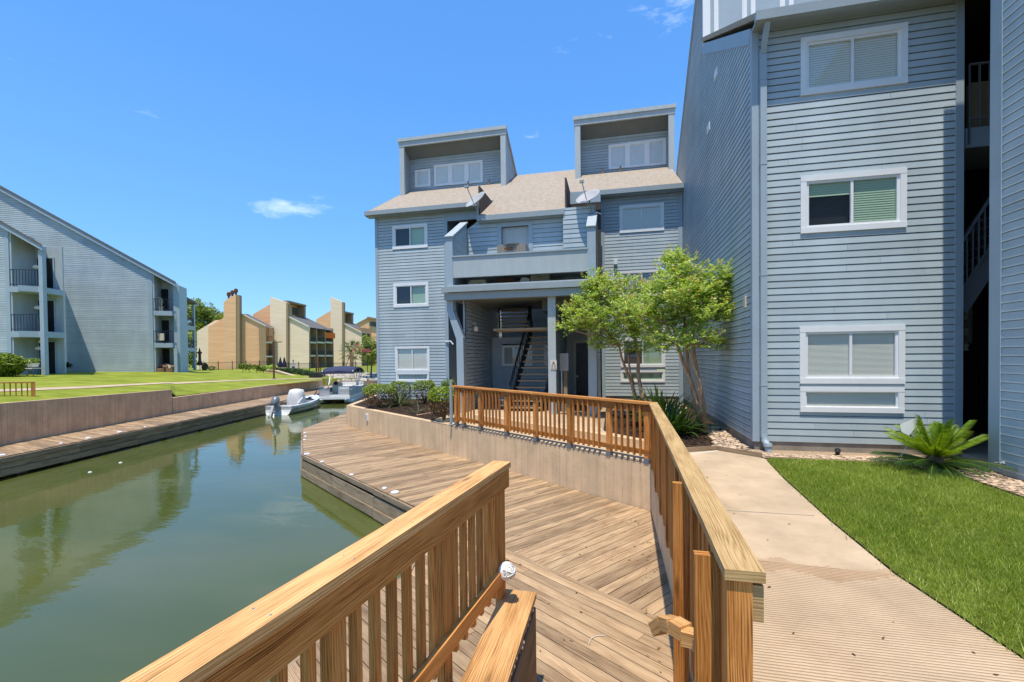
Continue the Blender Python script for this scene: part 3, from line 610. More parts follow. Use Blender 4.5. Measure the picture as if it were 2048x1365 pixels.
b.build('shadow_board', M['stripw'], df)
# small white cleats / lights along the dock edges
def cleat(px, py, z, label, big=True):
    p = AT(px, py, 'Z', z); t = thing('dock_light', p, label, 'dock light', 'small white lights along the dock edges'); m_ = MB(); r_ = .085 if big else .05
    m_.lathe(p, [(r_, .002), (r_, .018), (r_*.8, .03), (r_*.3, .036)], 14); m_.build('cover', M['white'], t, True)
    m_ = MB(); m_.lathe(p, [(r_*1.15, .001), (r_*1.15, .008)], 14); m_.build('base_ring', M['steel'], t); return t
cleat(614, 909, DK, 'round white light at the far corner of the near dock')
for i, (x, y) in enumerate(((644, 925), (703, 951), (769, 978))): cleat(x, y, DK, ['first', 'second', 'third'][i]+' small white fitting along the front edge of the near dock from its far corner', False)
cleat(790, 986, DK, 'white light on the front dock edge nearest the foreground rail')
for i, (x, y) in enumerate(((610, 867), (611, 874), (609, 881))): cleat(x, y, DK, ['farthest', 'middle', 'nearest'][i]+' of three tiny white fittings on the short far edge of the near dock', False)
for i, (x, y) in enumerate(((4, 911), (122, 888), (176, 877), (239, 865), (290, 855))): cleat(x, y, -.95, 'white light on the opposite boardwalk, '+['at the left frame edge', 'second from the left', 'third from the left', 'fourth from the left', 'just before the wall steps down'][i], i in (0, 2, 3))
# --- near retaining wall
wall_run('retaining_wall', [WA, WB], -1.3, -.165, -.22, M['formwall'], 'pale board formed concrete wall between the plank dock and the terrace', side=1)
wall_run('retaining_wall', [WB, WC], -1.3, -.165, .2, M['formwall'], 'short return of pale concrete wall closing the far end of the shrub bed', side=-1)
wall_run('retaining_wall', [(.62, 1.0), (.62, 8.0)], -1.3, -.20, .2, M['formwall'], 'concrete wall under the right hand railing beside the walkway', side=-1)
# planter back wall seen between the balusters
wall_run('retaining_wall', [(.9, 9.2), (-3.9, 12.7)], -.3, .02, .2, M['formwall'], 'low concrete kerb behind the terrace railing', 'kerb wall', side=1)
# wall light on the near wall
p = AT(740, 836, 'Z', -.45); dW = WB-WA; dW /= np.linalg.norm(dW); nW = np.array((-dW[1], dW[0])); nW = nW if nW[1] < 0 else -nW
t_ = np.dot(AT(740, 836, 'Z', -.48)[:2]-WA, dW); pw = WA+dW*t_
t = thing('wall_light', (*pw, -.45), 'small white box light on the pale retaining wall', 'wall light'); b = MB()
pbox(b, pw, dW, nW, -.07, .07, -.57, -.33, 0.0, .05); b.build('housing', M['white'], t); b = MB(); 
for k_ in range(4): pbox(b, pw, dW, nW, -.05, .05, -.54+k_*.05, -.52+k_*.05, .05, .056)
b.build('louvre', M['steel'], t)
# --- terrace paving, beds, lawn beside the near building
sheet('walkway', [(.64, 4.45), (2.30, 4.35), (2.34, 5.6), (2.47, 7.4), (2.62, 8.75), (1.95, 9.35), (1.25, 9.0), (.64, 9.0)], M['conc'], G0+.0)
sheet('entrance_paving', [(.64, 9.02), (1.22, 9.02), (1.05, 9.9), (-.2, 11.2), (-.6, 13.2), (-.3, 17.5), (-5.3, 17.5), (-5.2, 12.2), (.64, 8.0)], M['conc'], G0-.003)
sheet('grooved_ramp', [(.64, -3), (2.45, -3), (2.42, 1.0), (2.42, 3.2), (2.30, 4.345), (.64, 4.44)], M['ribbed'], G0+.002)
sheet('shrub_bed', [(-5.3, 12.5), (-10.1, 16.0), (WC[0]+.2, WC[1]), (-10.3, 18.3), (-5.3, 18.3)], M['mulch'], G0+.0)
sheet('tree_bed', [(1.24, 9.05), (1.95, 9.4), (2.62, 9.6), (2.65, 18.3), (-.25, 18.3), (-.25, 11.4), (1.1, 9.95)], M['mulch'], G0+.004)
sheet('pebble_bed', [(2.62, 8.8), (4.6, 8.75), (5.1, 7.9), (5.15, 5.0), (5.72, 5.0), (5.72, 8.4), (6.0, 9.55), (2.6, 9.55)], M['soil'], G0+.006)
sheet('front_lawn_soil', [(2.32, 4.35), (2.36, 5.6), (2.49, 7.4), (2.64, 8.72), (3.6, 8.78), (4.5, 8.7), (5.02, 7.9), (5.1, 5), (5.1, -3), (2.46, -3), (2.44, 1.0), (2.44, 3.2)], M['nearsoil'], G0+.004)
# white joint line on the walk
b = MB(); b.bar((.64, 8.30, G0+.003), (1.95, 9.28, G0+.003), .03, .006); kind(b.build('walkway_line', M['white']), 'structure')
b = MB(); b.box((.64, 5.75, G0+.0005), (2.24, 5.765, G0+.003)); kind(b.build('walkway_joint', M['found']), 'structure')
b = MB(); pv = [(1.24, 9.05), (1.95, 9.38), (2.6, 8.85)]
for i in range(2): b.bar((*pv[i], G0+.03), (*pv[i+1], G0+.03), .03, .10)
tag(b.build('bed_edging', M['fasw']), 'dark timber edging between the walkway and the tree bed', 'edging')
# grass blades
def inpoly(x, y, P):
    c = np.zeros(len(x), bool); j = len(P)-1
    for i in range(len(P)):
        xi, yi, xj, yj = *P[i], *P[j]; k = ((yi > y) != (yj > y)) & (x < (xj-xi)*(y-yi)/(yj-yi+1e-12)+xi); c ^= k; j = i
    return c
LP = [(2.34, 4.35), (2.38, 5.6), (2.51, 7.4), (2.66, 8.70), (3.6, 8.76), (4.5, 8.68), (5.0, 7.9), (5.08, 5), (5.08, 2.4), (2.46, 2.4), (2.44, 3.2)]
N = 150000; gx = rng.uniform(2.05, 5.1, N); gy = 2.4+(8.8-2.4)*rng.random(N)**1.25; k = inpoly(gx+rng.normal(0, .035, N), gy+rng.normal(0, .03, N), LP); gx, gy = gx[k], gy[k]; pt = np.sin(gx*2.3+1)*np.sin(gy*1.9)+.6*np.sin(gx*5.1+gy*3.3); k = rng.random(len(gx)) < .86+.14*np.tanh(pt*2); gx, gy = gx[k], gy[k]; N = len(gx)
h = rng.uniform(.025, .065, N)*(1+.25*np.sin(gx*3.1)*np.cos(gy*2.3)); an = rng.uniform(0, 2*np.pi, N); w = rng.uniform(.002, .0042, N); ln = rng.uniform(.2, .9, N)*h; la = rng.uniform(0, 2*np.pi, N)
P0 = np.stack([gx-np.cos(an)*w, gy-np.sin(an)*w, np.full(N, G0)], 1); P1 = np.stack([gx+np.cos(an)*w, gy+np.sin(an)*w, np.full(N, G0)], 1); P2 = np.stack([gx+ln*np.cos(la), gy+ln*np.sin(la), G0+h], 1)
me = bpy.data.meshes.new('front_lawn'); me.vertices.add(3*N); me.vertices.foreach_set('co', np.stack([P0, P1, P2], 1).ravel()); me.loops.add(3*N); me.loops.foreach_set('vertex_index', np.arange(3*N)); me.polygons.add(N); me.polygons.foreach_set('loop_start', np.arange(0, 3*N, 3)); me.polygons.foreach_set('loop_total', np.full(N, 3))
me.materials.append(M['grass']); at_ = me.attributes.new('pr', 'FLOAT', 'FACE'); at_.data.foreach_set('value', np.clip(.5+.24*rng.normal(size=N)+.13*np.sin(gx*1.7+gy)+.10*np.sin(gx*6+2*np.sin(gy*4))+(rng.random(N) < .05)*.5, 0, 1).astype(np.float32)); me.update(calc_edges=True)
o = bpy.data.objects.new('front_lawn', me); C.objects.link(o); tag(o, 'lush green grass lawn between the walkway and the near building', 'grass'); kind(o, 'stuff')
# pebbles
def pebbles(name, P, n, s, label, m='stone', z=G0+.01):
    mb = MB(); xs = [p[0] for p in P]; ys = [p[1] for p in P]; c = 0
    while c < n:
        x, y = random.uniform(min(xs), max(xs)), random.uniform(min(ys), max(ys))
        if not inpoly(np.array([x]), np.array([y]), P)[0]: continue
        c += 1; mb.cur = random.random(); r = s*random.uniform(.5, 1.3); a = random.random()*6; 
        vs = []
        for (rr, zz) in ((.75, -.2), (1, .15), (.6, .5)):
            for q in range(6): t = a+q*math.pi/3; vs.append((x+rr*r*math.cos(t)*random.uniform(.8, 1.2), y+rr*r*.75*math.sin(t)*random.uniform(.8, 1.2), z+zz*r*.7+.004))
        mb.grid(vs, [(i*6+q, i*6+(q+1) % 6, (i+1)*6+(q+1) % 6, (i+1)*6+q) for i in range(2) for q in range(6)]+[tuple(12+q for q in range(6))])
    o = mb.build(name, M[m]); tag(o, label, 'pebbles'); return kind(o, 'stuff')
pebbles('pebbles', [(2.68, 8.84), (4.55, 8.8), (5.1, 7.9), (5.15, 6.0), (5.66, 6.0), (5.66, 8.4), (5.6, 8.9), (4.9, 9.2), (2.7, 9.1)], 1500, .032, 'tan river pebbles along the foot of the near building and its wing')
pebbles('pebbles', [(1.9, 9.42), (2.58, 8.95), (2.6, 12.5), (2.2, 12.5), (2.1, 10.5)], 700, .035, 'tan river pebbles beside the tall side wall, dappled by the tree')
pebbles('bark_chips', [(1.3, 9.15), (1.95, 9.45), (2.2, 12), (0, 14), (0, 11.6)], 700, .03, 'dark bark chips round the foot of the crape myrtle', 'mulch')
pebbles('pebbles', [(-.2, 14.2), (1.2, 13), (2.5, 16), (2.5, 18), (-.2, 18)], 500, .05, 'pale pebbles behind the terrace railing below the ground floor window')
# --- far end of the canal: path, rock revetment, timber steps
sheet('far_path', [(*GZ(560, 48, -.2)[:2], -.2), (*GZ(760, 50, -.2)[:2], -.2), (*GZ(790, 54, -.2)[:2], -.2), (*GZ(560, 56, -.2)[:2], -.2)], M['conc'], th=.05)
sheet('far_landing', [(*GZ(646, 38, -.93)[:2], -.93), (*GZ(700, 38, -.93)[:2], -.93), (*GZ(700, 44, -.93)[:2], -.93), (*GZ(646, 44, -.93)[:2], -.93)], M['conc'], th=1.2)
b = MB()
for i in range(4):
    z = -.93+.18*(i+1); d = 43.2+i*.5; a, c = GZ(650, d, z), GZ(668, d, z); b.prism([(a[0], a[1], z), (c[0], c[1], z), *[(GZ(x, d+.6, z)[0], GZ(x, d+.6, z)[1], z) for x in (668, 650)]], (0, 0, -.2))
tag(b.build('timber_steps', M['fasw']), 'short flight of timber steps at the far end of the canal', 'steps')
b = MB()
for i in range(5):
    z = -1.45+.22*i; d = 41.5+i*.22; a, c = GZ(664, d, z), GZ(800, d+1, z); b.bar(a, c, .16, .2, rnd=True)
tag(b.build('timber_wall', M['fasw']), 'stacked horizontal timber wall behind the pontoon boat', 'timber wall')
b = MB()
for i in range(420):
    x = random.uniform(668, 800); q_ = random.random(); p = GZ(x, 43+3.6*q_, -.5+.55*q_); b.cur = random.random(); r = random.uniform(.14, .30)
    vs = [p+np.array((random.uniform(.7, 1.2)*r*rr*math.cos(t), random.uniform(.7, 1.2)*r*rr*math.sin(t), zz*r)) for rr, zz in ((.8, -.5), (1, .1), (.5, .6)) for t in [q*math.pi/3 for q in range(6)]]
    b.grid(vs, [(i2*6+q, i2*6+(q+1) % 6, (i2+1)*6+(q+1) % 6, (i2+1)*6+q) for i2 in range(2) for q in range(6)]+[tuple(12+q for q in range(6))])
kind(tag(b.build('rock_revetment', M['rock']), 'pale broken rock slope above the timber wall at the end of the canal', 'rocks'), 'stuff')
# ================================================================== NEAR BUILDING
def a2(x, y, Y): p = AT(x, y, 'Y', Y); return p[0], p[2]
nb = thing('apartment_building', (2.65, 9.5, G0), 'tall blue clapboard block at right with white framed windows stacked on its front', 'building')
NY, NX = 9.5, 2.65
wins = [((1600, 79), (1812.5, 191)), ((1599.7, 355.2), (1811, 467)), ((1598.4, 654.9), (1808, 767))]
ws = []
for (x0, y0), (x1, y1) in wins:
    a, zt = a2(x0, y0, NY); c, _ = a2(x1, y1, NY); _, zb = a2(x0, y1+3*(y0 < 500), NY); ws.append((a-NX, c-NX, zb, zt))
ws[0] = (.815, 2.53, 6.54, 7.61); ws[1] = (.812, 2.52, 3.97, 5.035); ws[2] = (.795, 2.50, 1.145, 2.213)
low = (.80, 2.49, .61, 1.09)
b = MB(); siding(b, (NX, NY), X_, NEGY, [(.1, .03), (3.28, .03), (3.28, 7.9), (.1, 7.9)], ws+[low], z0=.03)
b.split('siding_front', M['blue'], nb)
b = MB(); SX = NX
siding(b, (SX, NY), Y_, NEGX, [(.1, .03), (9.6, .03), (9.6, 7.85), (.1, 7.85)], z0=.03)
siding(b, (SX, NY), Y_, NEGX, [(.1, 7.85), (4.7, 7.85), (4.7, 10.62)], z0=.03)
siding(b, (SX, NY), Y_, NEGX, [(4.7, 7.85), (10.6, 7.85), (10.6, 8.9), (4.7, 13.7)], z0=.03)
b.build('siding_side', M['blue'], nb)
b = MB()
b.box((NX-.022, NY-.022, .02), (NX+.10, NY+.10, 7.92)); b.box((NX+3.26, NY-.024, .02), (NX+3.38, NY+.12, 8.0))
b.bar((NX-.012, NY+.1, 7.86), (NX-.012, NY+4.7, 10.66), .03, .26); b.bar((NX-.012, NY+4.7, 13.72), (NX-.012, NY+10.6, 8.92), .035, .16)
b.split('corner_board', M['bluetrim'], nb)
b = MB(); b.box((NX+.02, NY+.012, -.4), (NX+3.36, NY+.10, .028)); b.box((NX+.014, NY+.1, -.4), (NX+.10, NY+9.5, .028)); b.build('foundation', M['found'], nb)
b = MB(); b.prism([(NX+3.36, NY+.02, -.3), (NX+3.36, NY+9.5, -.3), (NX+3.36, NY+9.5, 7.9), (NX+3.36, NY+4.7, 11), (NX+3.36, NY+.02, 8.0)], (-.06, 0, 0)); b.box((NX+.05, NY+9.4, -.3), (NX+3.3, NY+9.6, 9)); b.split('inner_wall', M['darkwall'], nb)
b = MB(); b.prism([(NX-.05, 9.12, 7.98), (NX-.05, 14.25, 11.02), (NX-.05, 14.25, 10.90), (NX-.05, 9.12, 7.86)], (3.6, 0, 0))
b.prism([(NX-.04, 14.15, 13.95), (NX-.04, 20.2, 9.0), (NX-.04, 20.2, 8.85), (NX-.04, 14.15, 13.78)], (3.6, 0, 0)); b.build('roof', M['roof'], nb)
b = MB(); b.box((NX-.06, 9.06, 7.80), (NX+3.6, 9.17, 7.97)); b.box((NX-.02, 9.17, 7.86), (NX+3.6, 9.5, 7.90)); g = b.build('gutter', M['gutter'], nb)
b = MB(); b.bar((NX+.16, NY-.07, .12), (NX+.16, NY-.07, 7.45), .11, .085, up=(0, 1, 0)); b.bar((NX+.16, NY-.07, 7.40), (NX+.16, NY-.33, 7.82), .11, .08, up=(1, 0, 0))
for z in (1.1, 3.2, 5.3, 6.9): b.box((NX+.098, NY-.118, z), (NX+.222, NY-.0, z+.025))
b.tube([(NX+.16, NY-.07, .16), (NX+.17, NY-.09, .05), (NX+.20, NY-.15, -.02), (NX+.22, NY-.17, -.16)], [.06, .062, .06, .058], 10); b.tube([(NX+.2, NY-.15, .015), (NX+.205, NY-.16, -.045)], .078, 12)
b.build('downspout', M['bluetrim'], nb)
for w_, st, sl_ in ((ws[0], 'blind', .043), (ws[1], 'green', .043), (ws[2], 'blind', .022)):
    window(nb, (NX, NY), X_, NEGY, *w_, style=st, slat=sl_, tw=.10, sash=.045, proud=.04)
window(nb, (NX, NY), X_, NEGY, *low, style='blind', slat=.022, tw=.095, sash=.025, mull=False, proud=.04, label='low wide fixed window under the ground floor window')
# dormer wall with white clerestory windows above the eave
b = MB(); b.box((NX+.0, 14.2, 10.6), (NX+3.3, 14.3, 13.75)); b.build('dormer_wall', M['bluetrim'], nb)
b = MB(); b.box((NX-.03, 14.12, 10.72), (NX+.17, 14.2, 13.8)); b.build('dormer_post', M['white'], nb)
for i in range(3): window(nb, (NX, 14.2), X_, NEGY, .28+i*.98, 1.16+i*.98, 11.0, 12.75, style='pane_reflection', tw=.09, mull=False)
for (x, y) in ((1432, 147), (1417, 256)):
    p = AT(x, y, 'X', NX-.02); b = MB(); b.box((NX-.035, p[1]-.16, p[2]-.12), (NX-.005, p[1]+.16, p[2]+.10)); b.build('wall_vent', M['white'], nb)
b = MB(); p = AT(1490, 604, 'X', NX-.02); b.box((NX-.04, p[1]-.07, p[2]-.12), (NX-.005, p[1]+.07, p[2]+.12)); b.build('junction_box', M['cream'], nb)
sp = thing('ground_spotlight', (*AT(1676, 912, 'Z', G0)[:2], G0), 'small black ground spotlight in the gravel at the foot of the near building', 'spotlight')
q = AT(1676, 912, 'Z', G0); b = MB(); b.lathe(q, [(.07, 0), (.07, .015), (.03, .02)], 12); b.tube([q, q+(0, 0, .05)], .012, 6); b.build('base', M['black'], sp); b = MB(); b.tube([q+(-.02, -.03, .05), q+(.02, .06, .09)], [.035, .05], 10); b.build('head', M['black'], sp)
# --- entrance passage to the right of the near building
ps = thing('stair_passage', (6.9, 9.9, G0), 'dark open stair passage between the near building and the right hand wing', 'passage')
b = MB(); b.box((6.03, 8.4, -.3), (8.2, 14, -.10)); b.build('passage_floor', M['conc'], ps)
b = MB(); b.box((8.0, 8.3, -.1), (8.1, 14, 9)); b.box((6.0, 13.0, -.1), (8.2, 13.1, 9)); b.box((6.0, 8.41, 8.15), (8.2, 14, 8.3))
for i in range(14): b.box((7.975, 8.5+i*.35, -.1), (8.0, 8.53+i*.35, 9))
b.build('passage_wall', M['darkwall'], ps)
L0, L1 = AT(1931, 257, 'Y', 9.7), AT(1931, 296, 'Y', 9.7)
b = MB(); b.box((L0[0], 9.7, L1[2]), (8, 9.78, L0[2])); b.box((L0[0], 9.78, L1[2]+.1), (8, 11.2, L0[2]-.03)); b.build('landing', M['bluetrim'], ps)
rz = AT(1931, 131, 'Y', 9.66)[2]; b = MB(); x0 = L0[0]+.02; b.bar((x0, 9.66, rz), (7.8, 9.66, rz), .04, .03); b.bar((x0, 9.66, L0[2]+.14), (7.8, 9.66, L0[2]+.14), .03, .025)
for i in range(12): b.bar((x0+.01+i*.15, 9.66, L0[2]-.3*(i == 0)), (x0+.01+i*.15, 9.66, rz), .022, .022)
b.build('landing_railing', M['motor'], ps)
b = MB(); q = AT(1936, 175, 'Y', 9.9); b.box((q[0], 9.85, q[2]-.9), (q[0]+.55, 9.95, q[2]+.05)); b.build('stored_panel', M['browntrim'], ps)
s0_, s1_ = AT(1922, 612, 'Y', 9.75), AT(1982, 520, 'Y', 9.75); dv = (s1_-s0_); b = MB(); b.bar(s0_-dv*.1, s1_+dv*1.2, .05, .27); b.bar(s0_-dv*.1+(0, 1.0, 0), s1_+dv*1.2+(0, 1.0, 0), .05, .27)
for i in range(9): p = s0_+dv*(.1+i*.25); b.box((p[0]-.14, 9.78, p[2]-.02), (p[0]+.14, 10.7, p[2]+.02))
r0_, r1_ = AT(1922, 486, 'Y', 9.7), AT(1982, 395, 'Y', 9.7); b.bar(r0_-dv*.0, r1_+dv*1.0, .045, .04); m0_ = r0_-(0, 0, .86); b.bar(m0_, m0_+(r1_-r0_)*2, .03, .025)
for i in range(9): p = r0_+(r1_-r0_)*(i*.2); b.bar(p-(0, 0, .86), p, .02, .02)
b.bar(r0_+(-.02, 0, -.12), r0_+(-.02, 0, 0), .06, .06); b.build('staircase', M['motor'], ps)
b = MB(); q = AT(1958, 600, 'Y', 12.5); b.box((6.2, 12.3, 1.9), (8, 12.4, 3.3)); b.build('lintel', M['signw'], ps)
wc = thing('wind_chime', AT(1932, 700, 'Y', 11.0), 'pale wind chime hanging in the dark passage doorway', 'wind chime'); b = MB(); q = AT(1932, 690, 'Y', 11.0)
b.tube([q+(0, 0, .75), q+(0, 0, .0)], .006, 5); 
for z_ in (.62, .3, -.02): b.lathe(q+(0, 0, z_), [(.01, .06), (.05, .02), (.03, -.04), (.045, -.10)], 8)
b.build('bell', M['signw'], wc)
# --- right hand wing
wg = thing('apartment_wing', (5.7, 8.4, G0), 'plain blue clapboard side wall of the wing cut off by the right frame edge', 'building')
b = MB(); siding(b, (5.7, 1.8), Y_, NEGX, [(0, -.06), (6.42, -.06), (6.42, 9.3), (0, 9.3)], z0=-.06, exp=.131, gap=.008); b.build('siding', M['blue'], wg)
b = MB(); b.box((5.675, 8.19, -.12), (5.80, 8.40, 9.4)); b.box((5.69, 1.8, -.13), (5.70, 8.2, -.06)); b.split('corner_board', M['bluetrim'], wg)
b = MB(); b.box((5.72, 1.8, -.5), (10, 8.38, 9.3)); b.build('wall', M['bluetrim'], wg)
b = MB(); b.prism([(5.68, 1.6, 9.3), (5.68, 8.42, 9.3), (5.68, 8.42, 9.45), (5.68, 1.6, 9.45)], (5, 0, 0)); b.build('roof', M['roof'], wg)
b = MB(); q = AT(2008, 927, 'X', 5.69); b.lathe(q, [(.03, 0), (.03, .03), (.015, .035), (.015, .06)], 10, axis=(-1, 0, 0)); b.tube([q+(-.05, 0, 0), q+(-.05, .1, -.02)], .012, 6); b.build('hose_tap', M['gutter'], wg)
# ================================================================== MIDDLE BUILDING
MY = 18.3
mbd = thing('apartment_building', (-4, 18.3, G0), 'blue grey clapboard block in the middle with two hooded dormers and a covered entry', 'building')
def wpx(x0, y0, x1, y1, Y, ox):
    a, zt = a2(x0, y0, Y); c, _ = a2(x1, y0, Y); _, zb = a2(x0, y1, Y); return (a-ox, c-ox, zb, zt)
LX0, LX1, RX0, RX1 = -10.3, -6.93, -.42, 2.63
wl = [wpx(785, 452.8, 855.3, 500.2, MY, LX0), wpx(787, 568, 857.3, 615.9, MY, LX0), wpx(790.5, 693.4, 859.5, 764.5, MY, LX0)]
wr = [wpx(1238.8, 412.9, 1328, 467.4, MY, RX0), wpx(1240, 543, 1328, 598, MY, RX0), wpx(1241, 678, 1330, 735, MY, RX0), wpx(1241, 741, 1330, 765, MY, RX0)]
b = MB(); siding(b, (LX0, MY), X_, NEGY, [(.1, -.12), (LX1-LX0-.1, -.12), (LX1-LX0-.1, 8.02), (.1, 8.02)], wl, z0=-.12, exp=.131, gap=.022, )
siding(b, (RX0, MY), X_, NEGY, [(.1, .1), (RX1-RX0-.15, .1), (RX1-RX0-.15, 8.02), (.1, 8.02)], wr, z0=.1, exp=.131, gap=.022, ); b.split('siding_front', M['blue'], mbd)
b = MB()
b.box((LX0-.03, MY-.03, -.3), (LX0+.1, MY+.1, 8.0)); b.box((LX1-.13, MY-.028, -.3), (LX1+.02, MY+.1, 8.0))
b.box((RX0-.02, MY-.03, -.3), (RX0+.12, MY+.1, 8.0)); b.box((RX1-.16, MY-.028, -.3), (RX1, MY+.1, 8.0))
b.split('corner_board', M['bluetrim'], mbd)
b = MB(); b.box((LX0+.05, MY+.02, -.4), (LX1, MY+.1, -.12)); b.box((RX0, MY+.02, -.4), (RX1, MY+.1, .1)); b.build('foundation', M['found'], mbd)
b = MB(); siding(b, (LX0, MY), Y_, NEGX, [(0, -.1), (10.7, -.1), (10.7, 8.0), (0, 8.0)], exp=.131, gap=.022); siding(b, (LX0, MY), Y_, NEGX, [(0, 8.0), (10.7, 8.0), (5.2, 11.15)], exp=.131, gap=.022)
b.build('siding_side', M['blue'], mbd)
b = MB(); b.box((LX0+.05, 28.9, -.3), (RX1, 29.0, 8.2)); b.box((LX1-.06, MY+.1, -.3), (LX1, 28.9, 8.3)); b.box((RX0, 18.4, -.3), (RX0+.08, 28.9, 8.3)); b.split('inner_wall', M['bluetrim'], mbd)
for w_, st in zip(wl, ('half', 'half', 'curtain')):
    if st == 'curtain':
        x0, x1, z0_, z1_ = w_; window(mbd, (LX0, MY), X_, NEGY, x0, x1, z0_+.45, z1_, style='blind', tw=.10, slat=.03); window(mbd, (LX0, MY), X_, NEGY, x0+.02, x1-.02, z0_, z0_+.44, style='curtain', tw=.09, mull=False)
    else: window(mbd, (LX0, MY), X_, NEGY, *w_, style=st, tw=.12)
for w_, st in zip(wr, ('blind', 'curtain', 'green', 'green')): window(mbd, (RX0, MY), X_, NEGY, *w_, style=st, tw=.10 if w_[3]-w_[2] > .7 else .08, mull=w_[3]-w_[2] > .7, slat=.04)
# roofs
rs = .58; rzf = lambda Y: 8.12+rs*(Y-17.95); RID = 23.5
def roofslab(mb, x0, x1, ya, yb=RID, t=.12): mb.prism([(x0, ya, rzf(ya)), (x0, yb, rzf(yb)), (x0, yb, rzf(yb)-t), (x0, ya, rzf(ya)-t)], (x1-x0, 0, 0))
b = MB(); roofslab(b, -10.55, -4.75, 17.95); roofslab(b, -4.747, -1.60, 15.6); roofslab(b, -1.597, 2.63, 17.95)
b.prism([(-10.55, RID, rzf(RID)), (-10.55, 29.3, 8.0), (-10.55, 29.3, 7.88), (-10.55, RID, rzf(RID)-.12)], (13.2, 0, 0)); b.build('roof', M['roof'], mbd)
b = MB()
for x0, x1, y in ((-10.6, -4.75, 17.95), (-4.74, -1.60, 15.6), (-1.62, 2.63, 17.95)): b.box((x0, y-.10, rzf(y)-.17), (x1, y-.005, rzf(y)+.01)); b.box((x0+.02, y, rzf(y)-.20), (x1-.02, min(MY, y+.34), rzf(y)-.165))
b.prism([(-10.58, 17.95, rzf(17.95)-.2), (-10.58, RID, rzf(RID)-.2), (-10.58, RID, rzf(RID)+.01), (-10.58, 17.95, rzf(17.95)+.01)], (.03, 0, 0))
b.prism([(-4.745, 15.62, rzf(15.62)-.2), (-4.745, 17.93, rzf(17.93)-.2), (-4.745, 17.93, rzf(17.93)-.13), (-4.745, 15.62, rzf(15.62)-.13)], (.05, 0, 0))
b.split('eave_gutter', M['gutter'], mbd)
# dormers
def dormer(x0, x1, wins_, label=None):
    Yd, Yw = 21.07, 21.9; zt = 12.62; zf = lambda Y: zt-.57*(Y-Yd); Ye = 24.9
    t_ = .10
    w = MB()
    for xs, n_ in ((x0, (1, 0)), (x1-t_, (-1, 0))):
        siding(w, (xs+(t_ if n_[0] > 0 else 0), Yd), Y_, n_, [(0.1, rzf(Yd)-.1), (Yw-Yd, rzf(Yw)-.1), (Yw-Yd, zf(Yw)-.1), (.1, zf(Yd)-.1)], exp=.131, gap=.022)
        o_ = (x0 if n_[0] > 0 else x1)
        siding(w, (o_, Yd), Y_, (-n_[0], 0), [(0.1, rzf(Yd)-.1), (3.0, rzf(Yd+3.0)-.1), (3.0, zf(Yd+3)-.05), (.1, zf(Yd)-.05)], exp=.131, gap=.022)
        w.box((xs, Yd+.02, rzf(Yd)-.15), (xs+t_, Yw+.3, rzf(Yd)+.2))
    w.split('dormer_side', M['blue'], mbd)
    w = MB(); w.box((x0-.03, Yd-.06, rzf(Yd)-.1), (x0+.22, Yd+.09, zt-.28)); w.box((x1-.22, Yd-.06, rzf(Yd)-.1), (x1+.03, Yd+.09, zt-.28)); w.box((x0-.06, Yd-.08, zt-.29), (x1+.06, Yd+.02, zt-.06)); w.box((x0-.10, Yd-.14, zt-.06), (x1+.10, Yd+.0, zt+.10))
    w.split('dormer_fascia', M['blueflat'], mbd)
    w = MB(); w.prism([(x0-.08, Yd-.1, zf(Yd)+.08), (x0-.08, Ye, zf(Ye)+.08), (x0-.08, Ye, zf(Ye)-.02), (x0-.08, Yd-.1, zf(Yd)-.02)], (x1-x0+.16, 0, 0)); w.build('dormer_roof', M['roof'], mbd)
    w = MB(); w.prism([(x0+.11, Yd+.03, zf(Yd)-.10), (x0+.11, Yw+.1, zf(Yw)-.10), (x0+.11, Yw+.1, zf(Yw)-.16), (x0+.11, Yd+.03, zf(Yd)-.16)], (x1-x0-.22, 0, 0)); w.build('dormer_soffit', M['soffit'], mbd)
    w = MB(); siding(w, (x0, Yw), X_, NEGY, [(.1, rzf(Yw)-.05), (x1-x0-.1, rzf(Yw)-.05), (x1-x0-.1, zf(Yw)-.1), (.1, zf(Yw)-.1)], [(q[0]-x0, q[1]-x0, q[2], q[3]) for q in wins_], exp=.131, gap=.022); w.box((x0+.1, Yw+.02, rzf(Yw)-.3), (x1-.1, Yw+.06, rzf(Yw)+.02)); w.build('dormer_wall', M['blue'], mbd)
    for q in wins_: window(mbd, (0, Yw), X_, NEGY, *q, style='pane_reflection', tw=.09 if q[1]-q[0] < 1.0 else .07, mull=q[1]-q[0] > .96, trim='white')
    w = MB()
    for q in range(2): xx = x0+(x1-x0)*(.62+.2*q) if x0 < -6 else x0+(x1-x0)*(.28+.19*q); w.tube([(xx, Yw-.25, rzf(Yw-.25)), (xx, Yw-.25, rzf(Yw-.25)+.26)], .045, 8)
    w.build('vent_pipe', M['browntrim'], mbd)
f22 = lambda x, y: a2(x, y, 21.9)
def dw(x0, x1, y0, y1): a, zt_ = f22(x0, y0); c, _ = f22(x1, y0); _, zb_ = f22(x0, y1); return (a, c, zb_, zt_)
xs_ = [868.5, 900.5, 933, 965.5]; wL = [dw(830, 861, 341, 376)]+[dw(xs_[i], xs_[i+1], 331-3.6*i, 374-2.7*i) for i in range(3)]
dormer(-10.42, -4.97, wL)
xs_ = [1217, 1255, 1294, 1332]; wR = [dw(xs_[i], xs_[i+1], 291-5*i, 340-3.3*i) for i in range(3)]
dormer(-1.62, 2.68, wR)
